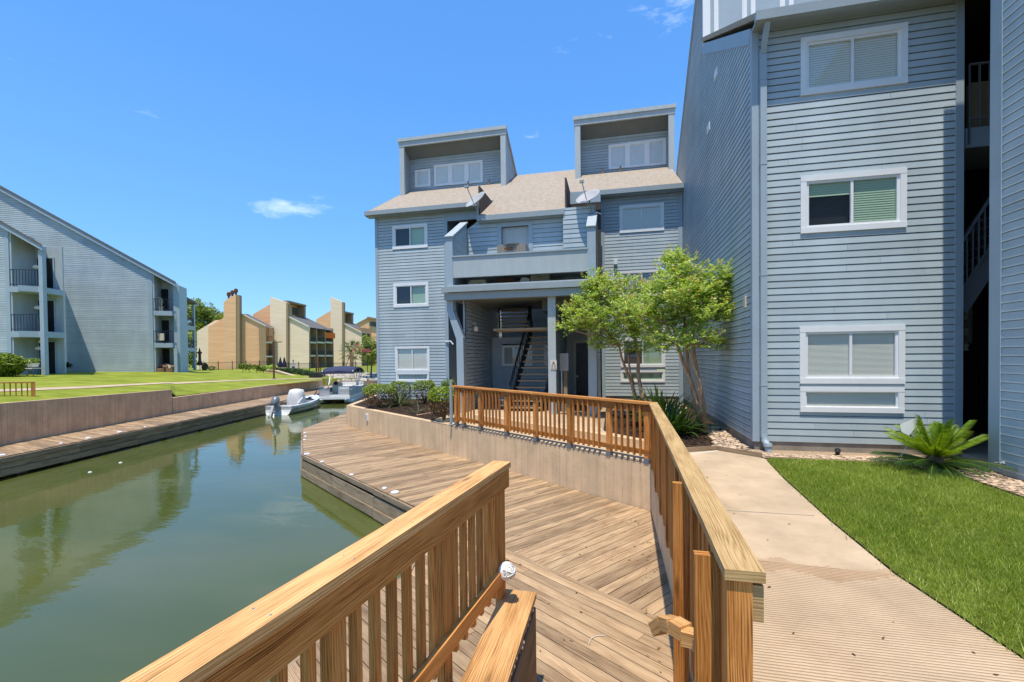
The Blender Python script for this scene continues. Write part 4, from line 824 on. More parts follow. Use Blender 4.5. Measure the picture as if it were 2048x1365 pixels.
# recesses either side of the centre bay
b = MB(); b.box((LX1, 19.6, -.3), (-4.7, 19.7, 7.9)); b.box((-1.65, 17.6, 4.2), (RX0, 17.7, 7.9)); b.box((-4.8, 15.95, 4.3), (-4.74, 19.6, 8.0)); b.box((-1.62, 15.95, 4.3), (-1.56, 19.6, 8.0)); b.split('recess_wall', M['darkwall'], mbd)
b = MB(); b.box((LX1+.02, MY-.02, 7.55), (-4.75, MY+.08, 7.95)); b.box((-1.6, 17.3, 7.5), (RX0, 17.4, 7.95)); b.box((RX0-.28, MY-2.6, 4.1), (RX0-.14, MY-2.45, 6.9)); b.split('header', M['bluetrim'], mbd)
# centre upper wall (terrace level)
CYW = 15.8
cw = wpx(1003, 455, 1057, 512, CYW, -5.2)
b = MB(); siding(b, (-5.2, CYW), X_, NEGY, [(.0, 4.3), (3.6, 4.3), (3.6, 6.68), (.45, 6.68), (0, 6.4)], [(cw[0], cw[1], cw[2], cw[3])], exp=.16, lip=.012)
siding(b, (-5.2, CYW-.25), X_, NEGY, [(3.55, 4.3), (4.6, 4.3), (4.6, 6.75), (3.55, 6.75)], exp=.16, lip=.012)
b.box((-1.65, CYW-.26, 6.74), (-.6, CYW-.05, 6.80)); b.build('terrace_wall', M['blue'], mbd)
b = MB(); pbox(b, (-5.2, CYW), X_, NEGY, cw[0]-.16, cw[0], cw[2], cw[3]+.16, 0, .03); pbox(b, (-5.2, CYW), X_, NEGY, cw[1], cw[1]+.16, cw[2], cw[3]+.16, 0, .03); pbox(b, (-5.2, CYW), X_, NEGY, cw[0], cw[1], cw[3], cw[3]+.16, 0, .031); b.split('window_surround', M['bluetrim'], mbd)
b = MB(); pbox(b, (-5.2, CYW), X_, NEGY, cw[0], cw[1], cw[2], cw[3], -.13, -.1); b.build('blanked_window', M['blueflat'], mbd)
# --- covered entry
EY = 14.2
fz = lambda y, x=1000: a2(x, y, EY)[1]
ZG0, ZG1 = 3.80, 4.03
b = MB(); b.box((-5.5, EY-.28, 3.84), (-.48, EY-.16, 4.02)); b.box((-5.45, EY-.155, 3.60), (-.5, EY+.05, 3.83)); b.split('entry_gutter', M['gutter'], mbd)
b = MB(); b.box((-5.35, EY-.16, 4.02), (-.5, CYW, 4.08)); b.build('lower_terrace', M['blueflat'], mbd)
b = MB(); b.box((-5.3, EY+.05, 3.62), (-.5, 18.0, 3.72)); b.box((-2.35, EY+1.0, 3.25), (-.5, 17.6, 3.62)); b.build('entry_ceiling', M['soffit'], mbd)
b = MB(); b.box((-5.18, EY-.02, fz(556, 911)), (-.76, EY+.10, 5.02)); b.build('terrace_beam', M['blueflat'], mbd)
b = MB(); b.box((-5.2, EY-.06, 5.022), (-.74, EY+.16, 5.07)); b.box((-5.19, EY+.102, 4.45), (-.76, CYW, 4.55)); b.build('beam_cap', M['bluetrim'], mbd)
for nm, x0, x1, inn in (('left', -5.42, -5.18, 1), ('right', -.76, -.50, 0)):
    b = MB(); pf = [(x0, EY-.04, 4.08), (x0, EY-.04, 5.68), (x0, CYW-.1, 6.58), (x0, CYW-.1, 4.08)]; b.prism(pf, (x1-x0, 0, 0))
    b.build('screen_wall', M['bluetrim'], mbd)
    b = MB()
    if inn: siding(b, (x1, EY), Y_, POSX, [(.12, 5.0), (CYW-EY-.15, 5.0), (CYW-EY-.15, 6.42), (.12, 5.70)], exp=.13)
    else: siding(b, (x1, EY), Y_, POSX, [(.12, 4.1), (CYW-EY-.05, 4.1), (CYW-EY-.05, 6.55), (.12, 5.66)], exp=.13)
    b.build('screen_siding', M['blue'], mbd)
    b = MB(); b.bar((x0+.12, EY-.08, 5.70), (x0+.12, CYW-.05, 6.63), .30, .05); b.build('screen_cap', M['blueflat'], mbd)
# columns
def colpoly(pts, th=.34): return [(*[AT(x, y, 'Y', EY)[0]], EY, AT(x, y, 'Y', EY)[2]) for x, y in pts]
b = MB(); b.prism([(-5.42, EY, 3.62), (-5.20, EY, 3.62), (-5.20, EY, 3.28), (-4.86, EY, 2.36), (-4.84, EY, G0), (-5.08, EY, G0), (-5.10, EY, 2.3), (-5.42, EY, 3.28)], (0, .3, 0)); b.build('column', M['bluetrim'], mbd)
b = MB(); b.box((-2.02, EY, G0), (-1.77, EY+.28, 3.62)); c2_ = b.build('column', M['blueflat'], mbd)
b = MB(); b.box((-.76, EY, G0), (-.50, EY+.28, 3.62)); b.build('column', M['blueflat'], mbd)
b = MB(); siding(b, (-4.86, EY), Y_, POSX, [(.3, G0), (3.6, G0), (3.6, 3.62), (.3, 3.62)], exp=.131, gap=.022); siding(b, (-1.77, EY), Y_, POSX, [(.28, G0), (2.4, G0), (2.4, 3.3), (.28, 3.3)], exp=.131, gap=.022)
siding(b, (-.50, EY), Y_, POSX, [(.28, G0), (4.1, G0), (4.1, 3.6), (.28, 3.6)], exp=.131, gap=.022); siding(b, (-4.9, 17.9), X_, NEGY, [(0, G0), (3.4, G0), (3.4, 2.5), (0, 2.5)], [(.45, 1.72, 1.32, 2.17), (2.2, 2.95, 1.32, 2.17)], exp=.131, gap=.022)
siding(b, (-4.9, 19.2), X_, NEGY, [(0, 2.4), (3.4, 2.4), (3.4, 4.4), (0, 4.4)], exp=.131, gap=.022)
b.box((-4.95, EY+.3, G0), (-4.90, 19.2, 3.62)); b.box((-1.86, EY+.28, G0), (-1.80, 18.3, 3.3)); b.box((-.60, EY+.28, G0), (-.54, 18.2, 3.6))
b.split('entry_siding', M['blue'], mbd)
window(mbd, (-4.9, 17.9), X_, NEGY, .45, 1.72, 1.32, 2.17, style='curtain', tw=.06); window(mbd, (-4.9, 17.9), X_, NEGY, 2.2, 2.95, 1.32, 2.17, style='curtain', tw=.06)
b = MB(); b.box((-1.77, 17.5, G0), (-.6, 17.6, 3.3)); b.build('door_wall', M['blueflat'], mbd)
d_ = MB(); d_.box((-1.50, 17.46, G0), (-1.40, 17.52, 2.2)); d_.box((-.84, 17.46, G0), (-.74, 17.52, 2.2)); d_.box((-1.5, 17.46, 2.2), (-.74, 17.52, 2.30)); fr_ = d_.build('door_frame', M['signw'], mbd)
d_ = MB(); d_.box((-1.395, 17.47, G0), (-.845, 17.50, 2.195))
for zz in ((.0, .8), (.95, 1.35), (1.5, 2.05)):
    for xx in ((-1.32, -1.15), (-1.08, -.92)): d_.box((xx[0], 17.455, zz[0]), (xx[1], 17.471, zz[1]))
dr = d_.build('door', M['black'], mbd); d_ = MB(); d_.lathe((-1.35, 17.44, .92), [(.03, 0), (.035, .03)], 8, axis=(0, -1, 0)); d_.build('handle', M['steel'], dr)
# wall lamp in the entry, number plate
b = MB(); q = AT(944, 655, 'X', -4.84); b.tube([q+(0, 0, .12), q+(.10, 0, .14), q+(.14, 0, .05)], .018, 6); b.lathe(q+(.14, 0, -.10), [(.04, .14), (.085, .09), (.09, .02), (.05, -.05)], 12); b.build('wall_lamp', M['amber'], mbd)
b = MB(); sx0, sz1 = a2(1101, 721, EY); sx1, sz0 = a2(1113.5, 738, EY); b.box((sx0, EY-.02, sz0-.02), (sx1, EY-.0, sz1)); sgn = b.build('number_sign', M['signw'], mbd)
b = MB(); cx, cz = (sx0+sx1)/2, sz1-.09; yy = EY-.026
b.bar((cx-.035, yy, cz-.035), (cx, yy, cz+.045), .008, .014, up=(0, 1, 0)); b.bar((cx+.035, yy, cz-.035), (cx, yy, cz+.045), .008, .014, up=(0, 1, 0)); b.bar((cx-.024, yy, cz-.012), (cx+.024, yy, cz-.012), .008, .012)
for i in range(3):
    for j in (-1, 1):
        for k in range(3): b.box((cx+j*.045-.024+k*.018, yy, cz-.085-i*.045), (cx+j*.045-.012+k*.018, yy+.004, cz-.067-i*.045))
b.build('lettering', M['black'], sgn)
# flood lamp on the right wing, small lamp on the left wing
b = MB(); q = AT(1231, 525, 'Y', MY-.06); b.box((q[0]-.07, MY-.16, q[2]-.09), (q[0]+.07, MY-.015, q[2]+.09)); b.build('flood_light', M['white'], mbd)
b = MB(); q = AT(897, 684, 'Y', MY-.1); b.tube([(q[0]-.15, MY-.05, q[2]), (q[0]+.1, MY-.12, q[2]+.02), (q[0]+.22, MY-.12, q[2]-.12)], .03, 6); b.build('security_lamp', M['white'], mbd)
# stairs in the entry
b = MB(); P0s, P1s = np.array((-3.6, 15.3, G0)), np.array((-2.95, 17.2, 2.75)); up_ = P1s-P0s
SA = [AT(1032, 775, 'Y', 15.4), AT(1068, 640, 'Y', 17.0)]; wv_ = np.array((1.12, 0, 0))
d1 = SA[1]-SA[0]; s0q = SA[0]-d1*((SA[0][2]-G0)/d1[2]); s1q = SA[1]+d1*((2.75-SA[1][2])/d1[2])
for o_ in (0, 1.0): b.bar(s0q+wv_*o_, s1q+wv_*o_, .05, .26)
n_t = 13
stc = b.build('staircase', M['black'], mbd); b = MB()
for i in range(n_t): p = s0q+(s1q-s0q)*(i+.5)/n_t; b.obox(p+wv_*.5, (1.08, 0, 0), (0, .24, 0), (0, 0, .045))
b.split('tread', M['browntrim'], stc)
b = MB()
for o_ in (0,): b.bar(s0q+wv_*o_+(0, 0, .85), s1q+wv_*o_+(0, 0, .85), .05, .05)
for i in range(15): p = s0q+(s1q-s0q)*i/14; b.bar(p, p+(0, 0, .85), .022, .022)
b.build('stair_railing', M['black'], mbd)
b = MB(); q0, q1 = AT(995, 612, 'Y', 17.3), AT(1010, 668, 'Y', 15.9); q0 = np.array((q0[0], 17.5, 3.75)); q1 = np.array((-3.95, 15.6, 2.72))
for o_ in (0, 1.05): b.bar(q0+wv_*o_, q1+wv_*o_, .05, .26)
stc = b.build('upper_staircase', M['black'], mbd); b = MB()
for i in range(6): p = q0+(q1-q0)*(i+.5)/6; b.obox(p+wv_*.52, (1.0, 0, 0), (0, .26, 0), (0, 0, .045))
b.box((q1[0], q1[1]-.9, q1[2]-.14), (q1[0]+2.1, q1[1], q1[2]-.06)); b.split('tread', M['browntrim'], stc)
# AC unit on the terrace
ac0, ac1 = AT(995, 488, 'Y', 15.0), AT(1050, 488, 'Y', 15.0); acz = 4.55
ac = thing('air_conditioner', ((ac0[0]+ac1[0])/2, 15.3, acz), 'weathered louvred air conditioner on the terrace above the entry', 'air conditioner')
b = MB(); x0, x1, zt = ac0[0], ac1[0], ac0[2]
for i in range(15): t = i/14; b.box((x0+(x1-x0)*t-.012, 14.98, acz), (x0+(x1-x0)*t+.012, 15.01, zt-.06))
b.box((x0, 15.012, acz), (x1, 15.75, zt-.05)); b.build('louvred_case', M['acm'], ac)
b = MB(); b.lathe(((x0+x1)/2, 15.38, zt-.05), [(.45, 0), (.47, .03), (.30, .07)], 20); b.build('fan_cover', M['dishm'], ac); b = MB(); b.box((x0+.25, 14.965, zt-.22), (x0+.55, 14.978, zt-.16)); b.build('badge', M['brownc'], ac)
# dishes
def dish(x, y, Y, mx_, my_, ax, label):
    c_ = AT(x, y, 'Y', Y); m_ = AT(mx_, my_, 'Y', Y+.05); t = thing('satellite_dish', m_, label, 'satellite dish', 'satellite dishes on the terrace screens'); ax = np.array(ax, float); ax /= np.linalg.norm(ax)
    w = MB(); w.lathe(c_, [(.06, .0), (.20, .015), (.34, .05), (.42, .09), (.425, .085), (.34, .04), (.20, .002)], 24, axis=ax); w.build('reflector', M['dishm'], t, True)
    w = MB(); w.tube([m_, m_+(0, 0, .25), c_-ax*.03], .028, 8); w.tube([m_+(.0, -.05, .1), m_+(.35, -.35, -.15)], .012, 5); w.build('mast', M['gutter'], t)
    lo = c_+ax*.50+np.array((-.05, 0, .10)); w = MB(); w.tube([c_-np.array((0, 0, .3)), lo], .016, 6); w.build('feed_arm', M['gutter'], t)
    w = MB(); w.obox(lo, (.14, 0, 0), (0, .10, 0), (0, 0, .07)); w.build('receiver', M['gutter'], t)
dish(953, 403, 15.55, 956, 440, (-.42, -.62, .66), 'tilted grey satellite dish on the left terrace screen, against the shingles')
dish(1177, 397, 15.45, 1182, 428, (-.30, -.62, .72), 'grey satellite dish on the right terrace screen')
# clutter on the lower terrace seen through the slot under the beam
for (x0, x1, m_, nm, lb, ct) in ((937, 972, 'cream', 'lounge_chair', 'folded cream lounger behind the slot under the terrace beam, at its left end', 'lounger'), (992, 1030, 'brownc', 'grill', 'dark covered grill glimpsed in the middle of the slot under the terrace beam', 'grill'), (1040, 1058, 'canvasgrey', 'cushion', 'pale rolled cushion beside the covered grill in the terrace slot', 'cushion')):
    a = AT(x0, 552, 'Y', 14.9)[0]; c_ = AT(x1, 552, 'Y', 14.9)[0]; w = MB(); w.box((a, 14.9, 4.10), (c_, 15.2, 4.30)); w.box((a+.05, 14.85, 4.30), (c_-.05, 15.1, 4.36)); w.tube([(a, 14.87, 4.12), (c_, 14.87, 4.33)], .02, 6); tag(w.build(nm, M[m_]), lb, ct)
w = MB(); a = AT(1062, 548, 'Y', 14.9)[0]; c_ = AT(1098, 548, 'Y', 14.9)[0]
for i in range(14): w.box((a+(c_-a)*i/13-.012, 14.9, 4.08), (a+(c_-a)*i/13+.012, 14.93, 4.42))
w.box((a, 14.9, 4.40), (c_, 14.93, 4.44)); w.box((a, 14.9, 4.1), (c_, 14.93, 4.13)); tag(w.build('slatted_panel', M['cream']), 'cream slatted gate panel behind the right part of the slot under the terrace beam', 'panel')
# meter post by the entry
q = AT(1130, 800, 'Y', 14.9); mp_ = thing('meter_post', (q[0], 14.9, G0), 'grey meter cabinet on a wooden post beside the covered entry', 'meter'); zt = AT(1130, 707, 'Y', 14.9)[2]; zb = AT(1130, 742, 'Y', 14.9)[2]
w = MB(); w.box((q[0]-.16, 14.84, zb), (q[0]+.13, 14.98, zt)); w.build('cabinet', M['dishm'], mp_); w = MB(); w.bar((q[0]+.02, 14.96, G0), (q[0]+.02, 14.96, zb+.1), .12, .10, up=(0, 1, 0)); w.build('post', M['fasw'], mp_); w = MB(); w.tube([(q[0]-.1, 14.88, G0), (q[0]-.1, 14.88, zb)], .03, 8); w.tube([(q[0]+.18, 14.86, G0), (q[0]+.2, 14.84, .35), (q[0]+.08, 14.86, .42)], .025, 8); w.build('conduit', M['steel'], mp_)
b = MB(); q = AT(1000, 800, 'Y', 15.6); 
for k in range(3):
    b.box((q[0], 15.5, G0+.10+k*.2), (q[0]+1.3, 15.9, G0+.14+k*.2))
for xx in (0, 1.26): b.box((q[0]+xx, 15.5, G0), (q[0]+xx+.04, 15.54, G0+.62)); b.box((q[0]+xx, 15.86, G0), (q[0]+xx+.04, 15.9, G0+.62))
tag(b.build('shelf_rack', M['steel']), 'low open metal shelf rack standing in the covered entry behind the railing', 'shelf')
# ================================================================== RAILINGS IN THE FOREGROUND
def rail_board(par, name, p0, p1, w, h, m, up=(0, 0, 1), label=None):
    b = MB(); b.bar(p0, p1, w, h, up, rnd=True); o = b.build(name, M[m], par)
    bv = o.modifiers.new('edge', 'BEVEL'); bv.width = min(.006, w*.12, h*.12); bv.segments = 2; bv.limit_method = 'ANGLE'
    if label: o['label'] = label
    return o
CZ = .90
# left foreground railing (runs away from the camera on the left)
fa, fb = np.array((-.855, 3.37, CZ-.02)), np.array((-1.225, .35, CZ-.02))
dfr = (fa-fb)/np.linalg.norm(fa-fb); nfr = np.array((dfr[1], -dfr[0], 0))
fr = thing('wooden_railing', (*fa[:2], DK), 'close timber railing sloping across the left foreground above the water', 'railing')
rail_board(fr, 'top_cap', fa+dfr*.02, fb, .142, .042, 'capw'); rail_board(fr, 'top_rail', fa+nfr*.045+(0, 0, -.095), fb+nfr*.045+(0, 0, -.095), .038, .14, 'railw')
rail_board(fr, 'bottom_rail', fa+nfr*.045+(0, 0, -.80)+dfr*.02, fb+nfr*.045+(0, 0, -.80), .038, .095, 'railw')
L_ = np.linalg.norm(fa-fb); n_b = int(L_/.128)
for i in range(n_b):
    p = fa-dfr*(.055+i*.128)+nfr*.006; ww = .036
    big = i in (0, 7, 14)
    rail_board(fr, 'post' if big else 'baluster', p+(0, 0, -.05-.02), p+(0, 0, -.93-(.85 if big else random.uniform(0, .02))), .038 if not big else .05, .038 if not big else .088, 'railw', up=dfr)
b = MB()
for i in range(9):
    for o_ in (-.04, .04): q = fa-dfr*(.1+i*.41+random.uniform(-.02, .02))+nfr*(o_+random.uniform(-.01, .01))+(0, 0, .020); b.lathe(q, [(.0045, 0), (.0045, .002), (.002, .0022)], 8)
b.build('screw_heads', M['steel'], fr)
# caged bulkhead light at the end of the bottom rail
q = AT(1018, 1144, 'Y', 3.22); bl = thing('bulkhead_light', q, 'white caged bulkhead light fixed to the end of the close railing', 'light fixture'); ax = np.array((.72, -.52, .12)); ax /= np.linalg.norm(ax)
b = MB(); b.lathe(q-ax*.05, [(.062, 0), (.066, .012), (.066, .034), (.052, .040)], 28, axis=ax); b.build('base', M['white'], bl, True)
b = MB(); b.lathe(q-ax*.05, [(.044, .036), (.046, .055), (.038, .075), (.020, .088), (.004, .092)], 24, axis=ax); b.build('lens', M['lens'], bl, True)
b = MB(); a1_ = np.cross(ax, (0, 0, 1)); a1_ /= np.linalg.norm(a1_); a2_ = np.cross(ax, a1_); c0 = q-ax*.05
for k in range(3):
    u_ = math.cos(k*math.pi/3+.5)*a1_+math.sin(k*math.pi/3+.5)*a2_; b.tube([c0+ax*(.036+.066*math.sin(t))+u_*.052*math.cos(t) for t in np.linspace(0, math.pi, 13)], .0042, 6)
b.tube([c0+ax*.070+.045*(math.cos(t)*a1_+math.sin(t)*a2_) for t in np.linspace(0, 2*math.pi, 25)], .0042, 6); b.build('cage', M['white'], bl, True)
# stair side wall with timber cap
sw = thing('stair_side_wall', (-.73, 3.0, DK), 'low crumbling side wall with a smooth timber cap beside the close railing', 'side wall')
rail_board(sw, 'timber_cap', (-.73, 3.44, -.152), (-.73, .9, -.152), .262, .042, 'capw')
b = MB(); b.bar((-.78, 3.42, -.55), (-.78, .9, -.55), .16, .75); b.build('core', M['formwall'], sw)
b = MB(); b.bar((-.608, 3.40, -.60), (-.608, .9, -.60), .02, .74, rnd=True); b.build('facing_board', M['fasw'], sw)
b = MB()
for i in range(330):
    y = random.uniform(.95, 3.38); r = random.uniform(.008, .022); c = (-.622+random.uniform(-.02, .012), y, -.19+random.uniform(-.025, .012)-.025*math.sin(y*9)); b.cur = random.random()
    b.lathe(c, [(r*.6, -r*.7), (r, 0), (r*.6, r*.7)], 6, axis=(random.random(), random.random(), random.random()+.1))
kind(b.build('broken_mortar', M['stone'], sw), 'stuff')
# right railing
ra, rb = np.array((.665, 8.04, CZ-.02)), np.array((.480, 1.83, CZ-.02)); drr = (ra-rb)/np.linalg.norm(ra-rb); nrr = np.array((drr[1], -drr[0], 0))
rr = thing('wooden_railing', (*rb[:2], DK), 'long timber railing between the plank dock and the walkway, weathered cap board', 'railing')
rail_board(rr, 'top_cap', ra+drr*.05, rb, .142, .042, 'capd'); rail_board(rr, 'top_rail', ra+nrr*.05+(0, 0, -.11), rb+nrr*.05+(0, 0, -.11)+drr*.02, .038, .14, 'capd')
rail_board(rr, 'post', rb+drr*.06+(0, 0, -.022)-nrr*.015, rb+drr*.06-nrr*.015+(0, 0, -1.9), .09, .09, 'railw', up=drr)
for i in range(42):
    p = ra-drr*(.16+i*.142)-nrr*(.01 if i % 7 else .03); big = i % 7 == 6
    rail_board(rr, 'post' if big else 'baluster', p+(0, 0, -.022), p+(0, 0, -1.22 if big else -1.10-.02*(i % 3)), .05 if big else .038, .09 if big else .085, 'railw' if big else 'balw', up=drr)
rail_board(rr, 'bottom_rail', ra+nrr*.03+(0, 0, -1.0), rb+nrr*.03+drr*.3+(0, 0, -1.0), .038, .09, 'balw')
# the two short gate posts and the stair handrail stub
for (x, y, d_, lb, off) in ((1367, 962, 3.05, 'short timber upright with knots, farther of the pair standing inside the long railing', 0), (1421, 1104, 2.02, 'short timber upright, nearer of the pair standing inside the long railing', 0)):
    p = GZ(x-2, d_, CZ-.02) ; p = DP(x, y+4, d_); gp = MB(); p = p+nrr*(-.02); gp.bar(p, (p[0], p[1], DK-.02), .10, .045, up=drr, rnd=True); o = gp.build('gate_post', M['railw']); tag(o, lb, 'gate post', 'short uprights inside the long railing'); bv = o.modifiers.new('edge', 'BEVEL'); bv.width = .005; bv.segments = 2
q = DP(1372, 1285, 2.45); hr = thing('handrail_bracket', q, 'curved timber handrail end on a steel bracket low on the right railing', 'handrail')
b = MB(); ho = q+(-.02, .02, 0); pts = [ho+np.array((.03, .04, .02)), ho+np.array((-.02, .10, .015)), ho+np.array((-.06, .20, -.03)), ho+np.array((-.10, .27, -.11))]
for i in range(3): b.bar(pts[i], pts[i+1]+(pts[i+1]-pts[i])*.1, .095, .075)
b.obox(ho+(.045, .02, .005), (.08, -.02, 0), (.02, .07, 0), (0, 0, .08)); b.build('handrail', M['capw'], hr); b = MB(); b.box(ho+(.05, -.05, -.03), ho+(.16, -.035, .035)); b.tube([ho+(.12, -.05, .0), ho+(.13, -.06, -.08), ho+(.10, -.05, -.16)], .004, 5); b.bar(ho+(.06, .0, -.05), ho+(.20, -.02, -.045), .03, .012); b.bar(ho+(.06, .06, -.05), ho+(.20, .05, -.045), .03, .012); b.build('bracket', M['steel'], hr)
# far terrace railing on the retaining wall
ta, tb = np.array((.60, 8.06, CZ+.0)), np.array((-4.45, 12.0, CZ+.02)); fl = WA+dW*5.9; tb = np.array((fl[0], fl[1], .93)); ta = np.array((.62, 8.03, .885)); tb = tb+np.array((-.02, .0, 0))
dt = (tb-ta)/np.linalg.norm(tb-ta); nt = np.array((-dt[1], dt[0], 0)); nt = nt if nt[1] < 0 else -nt
tr = thing('wooden_railing', (*ta[:2], G0), 'honey coloured timber railing on the pale retaining wall in front of the entry', 'railing')
rail_board(tr, 'top_cap', ta-dt*.04, tb+dt*.05, .14, .04, 'railw'); rail_board(tr, 'top_rail', ta+(0, 0, -.09), tb+(0, 0, -.09), .038, .13, 'balw'); rail_board(tr, 'bottom_rail', ta+(0, 0, -.86), tb+(0, 0, -.86), .038, .085, 'balw')
LT = np.linalg.norm(tb-ta); npost = 7; ps_ = [LT*(i/(npost-.0)) for i in range(npost+1)]
posn = [.08, .88, 1.85, 2.83, 3.81, 4.81, 5.53, LT-.05]
for i, s_ in enumerate(posn):
    p = ta+dt*s_-nt*.03; rail_board(tr, 'post', p+(0, 0, -.02), p+(0, 0, -.985), .088, .088, 'railw', up=dt); b = MB(); b.bar(p+(0, 0, -.965), p+(0, 0, -1.06), .096, .096, up=dt); b.build('post_shoe', M['motor'], tr)
s_ = .18
while s_ < LT:
    if min(abs(s_-q_) for q_ in posn) > .075: p = ta+dt*s_+nt*.03; rail_board(tr, 'baluster', p+(0, 0, -.05), p+(0, 0, -.93), .036, .036, 'balw', up=dt)
    s_ += .127
# grey downpipe at the left end of that railing
b = MB(); q = tb+dt*.16; b.tube([q+(0, 0, .16), q+(0, 0, -1.0), q+(-.04, -.06, -1.08)], .045, 8); tag(b.build('drain_pipe', M['gutter']), 'slim grey drain pipe at the left end of the terrace railing', 'pipe')
# distant railing on the left bank
qa, qb = AT(-60, 771, 'Z', 1.10), AT(66, 765.5, 'Z', 1.08); qa = DP(-60, 767, 16.0); qb = DP(66, 765, 17.1); zz = .68
lr = thing('wooden_railing', (qb[0], qb[1], .3), 'small brown timber railing by the left frame edge across the canal', 'railing')
tdir = (qb-qa)/np.linalg.norm(qb-qa); rail_board(lr, 'top_cap', qa, qb+tdir*.05, .12, .05, 'railw'); rail_board(lr, 'bottom_rail', qa+(0, 0, -.62), qb+(0, 0, -.62), .05, .08, 'railw')
rail_board(lr, 'post', qb+(0, 0, .0), qb+(0, 0, -.95), .12, .12, 'railw', up=tdir)
LQ = np.linalg.norm(qb-qa)
for i in range(int(LQ/.145)): p = qb-tdir*(.15+i*.145); rail_board(lr, 'baluster', p, p+(0, 0, -.68), .035, .035, 'balw', up=tdir)
# ================================================================== LEFT BANK BUILDINGS
class PLN:
    def __init__(s, xa, da, xb, db):
        A, B = GZ(xa, da, 0), GZ(xb, db, 0); s.O = A[:2]; u = B[:2]-A[:2]; s.L = np.linalg.norm(u); s.u = u/s.L; n = np.array((s.u[1], -s.u[0])); s.n = n if np.dot(n, -A[:2]) > 0 else -n
    def __call__(s, x, y):
        d = ray(x, y); nn = np.array((*s.n, 0)); O = np.array((*s.O, 0)); t = np.dot(O-CP, nn)/np.dot(d, nn); p = CP+t*d; return (float(np.dot(p[:2]-s.O, s.u)), float(p[2]))
    def P(s, q, off=0): p = s.O+s.u*q[0]+s.n*off; return np.array((p[0], p[1], q[1]))
    def prism(s, mb, pts, th, off=0): return mb.prism([s.P(s(*p), off) for p in pts], (*(-s.n*th), 0))
def balconies(par, pl, x0, x1, slabs, base, roofL, roofR, depth=1.7, m='bluetrim', dm='blueflat', rail=True, lip=.0, door=.5):
    (s0, _), (s1, _) = pl(x0, slabs[0][0]), pl(x1, slabs[0][0]); w_ = s1-s0
    zb = pl(x0, base)[1]; zt = pl((x0+x1)/2, (roofL+roofR)/2)[1]
    b = MB(); pbox(b, pl.O, pl.u, pl.n, s0, s1, zb, zt, -depth-.1, -depth); b.build('recess_wall', M[dm], par)
    b = MB(); pbox(b, pl.O, pl.u, pl.n, s0-.02, s0+.08, zb, pl(x0, roofL)[1], -depth, -.01); b.build('recess_side', M[dm], par)
    zs = []
    for (yt, yb) in slabs:
        z1_, z0_ = pl((x0+x1)/2, yt)[1], pl((x0+x1)/2, yb)[1]; zs.append(z1_); b = MB(); pbox(b, pl.O, pl.u, pl.n, s0, s1+lip, z0_, z1_, -depth, .06); b.build('balcony_floor', M[m], par)
        if rail:
            b = MB(); pbox(b, pl.O, pl.u, pl.n, s0, s1, z1_+1.0, z1_+1.04, -.04, 0.0); pbox(b, pl.O, pl.u, pl.n, s0, s1, z1_+.12, z1_+.15, -.04, 0.0)
            k_ = max(3, int(w_/.16))
            for i in range(k_+1): ss = s0+w_*i/k_; pbox(b, pl.O, pl.u, pl.n, ss-.012, ss+.012, z1_+.0, z1_+1.02, -.03, -.005)
            b.build('balcony_railing', M['black'], par)
    for z_ in zs+[zb]:
        b = MB(); pbox(b, pl.O, pl.u, pl.n, s0+w_*door-.45, s0+w_*door+.45, z_, z_+2.05, -depth, -depth+.04); b.build('door', M['dark'], par)
        b = MB(); pbox(b, pl.O, pl.u, pl.n, s0+w_*door-.53, s0+w_*door-.45, z_, z_+2.13, -depth, -depth+.05); pbox(b, pl.O, pl.u, pl.n, s0+w_*door+.45, s0+w_*door+.53, z_, z_+2.13, -depth, -depth+.05); pbox(b, pl.O, pl.u, pl.n, s0+w_*door-.45, s0+w_*door+.45, z_+2.05, z_+2.13, -depth, -depth+.05); b.build('door_frame', M[m], par)
    return s0, s1
GW = PLN(-80, 34.0, 305, 38.0)
lb = thing('apartment_building', GW.P(GW(305, 747)), 'large blue clapboard gable wall with stacked balconies across the canal', 'building')
b = MB(); top = [(-80, 338), (305, 548.5)]; siding(b, GW.O, GW.u, GW.n, [GW(*p) for p in ((-80, 338), (305, 548.5), (305, 747.5), (-80, 749))], z0=.6, exp=.15, gap=.045); b.build('siding', M['blue'], lb)
b = MB(); s1 = GW(305, 600)[0]; pbox(b, GW.O, GW.u, GW.n, s1-.28, s1, GW(305, 748)[1], GW(305, 549)[1], -.1, .03); b.build('corner_board', M['bluetrim'], lb)
GS = PLN(89, 27.6, 118, 35.6); SD = np.array((*GS.u, 0))
b = MB(); pr0 = [GW.P(GW(-80, 331), .22), GW.P(GW(352, 567.5), .22), GW.P(GW(352, 573.5), .22), GW.P(GW(-80, 338.5), .22)]; b.prism(pr0, (*(-GW.n*.25), 0)); b.build('rake_board', M['bluetrim'], lb)
b = MB(); b.prism([GW.P(GW(-80, 326.5), .26), GW.P(GW(354, 565), .26), GW.P(GW(354, 568.5), .26), GW.P(GW(-80, 331.5), .26)], SD*9); b.build('roof', M['roofgrey'], lb)
balconies(lb, GW, 307, 344, [(622.4, 631.5), (686.5, 695.5)], 745.5, 550, 572, door=.12, depth=1.5)
b = MB(); e0, e1 = GW(344, 600)[0], GW(356, 600)[0]; pbox(b, GW.O, GW.u, GW.n, e0, e1, GW(350, 746)[1], GW(350, 570)[1], -2.2, -.3); b.build('end_wall', M['bluetrim'], lb)
b = MB(); pbox(b, GW.O, GW.u, GW.n, GW(345.5, 600)[0], GW(352, 600)[0], GW(350, 746)[1], GW(350, 697)[1], -.2, .03); b.build('column', M['bluetrim'], lb)
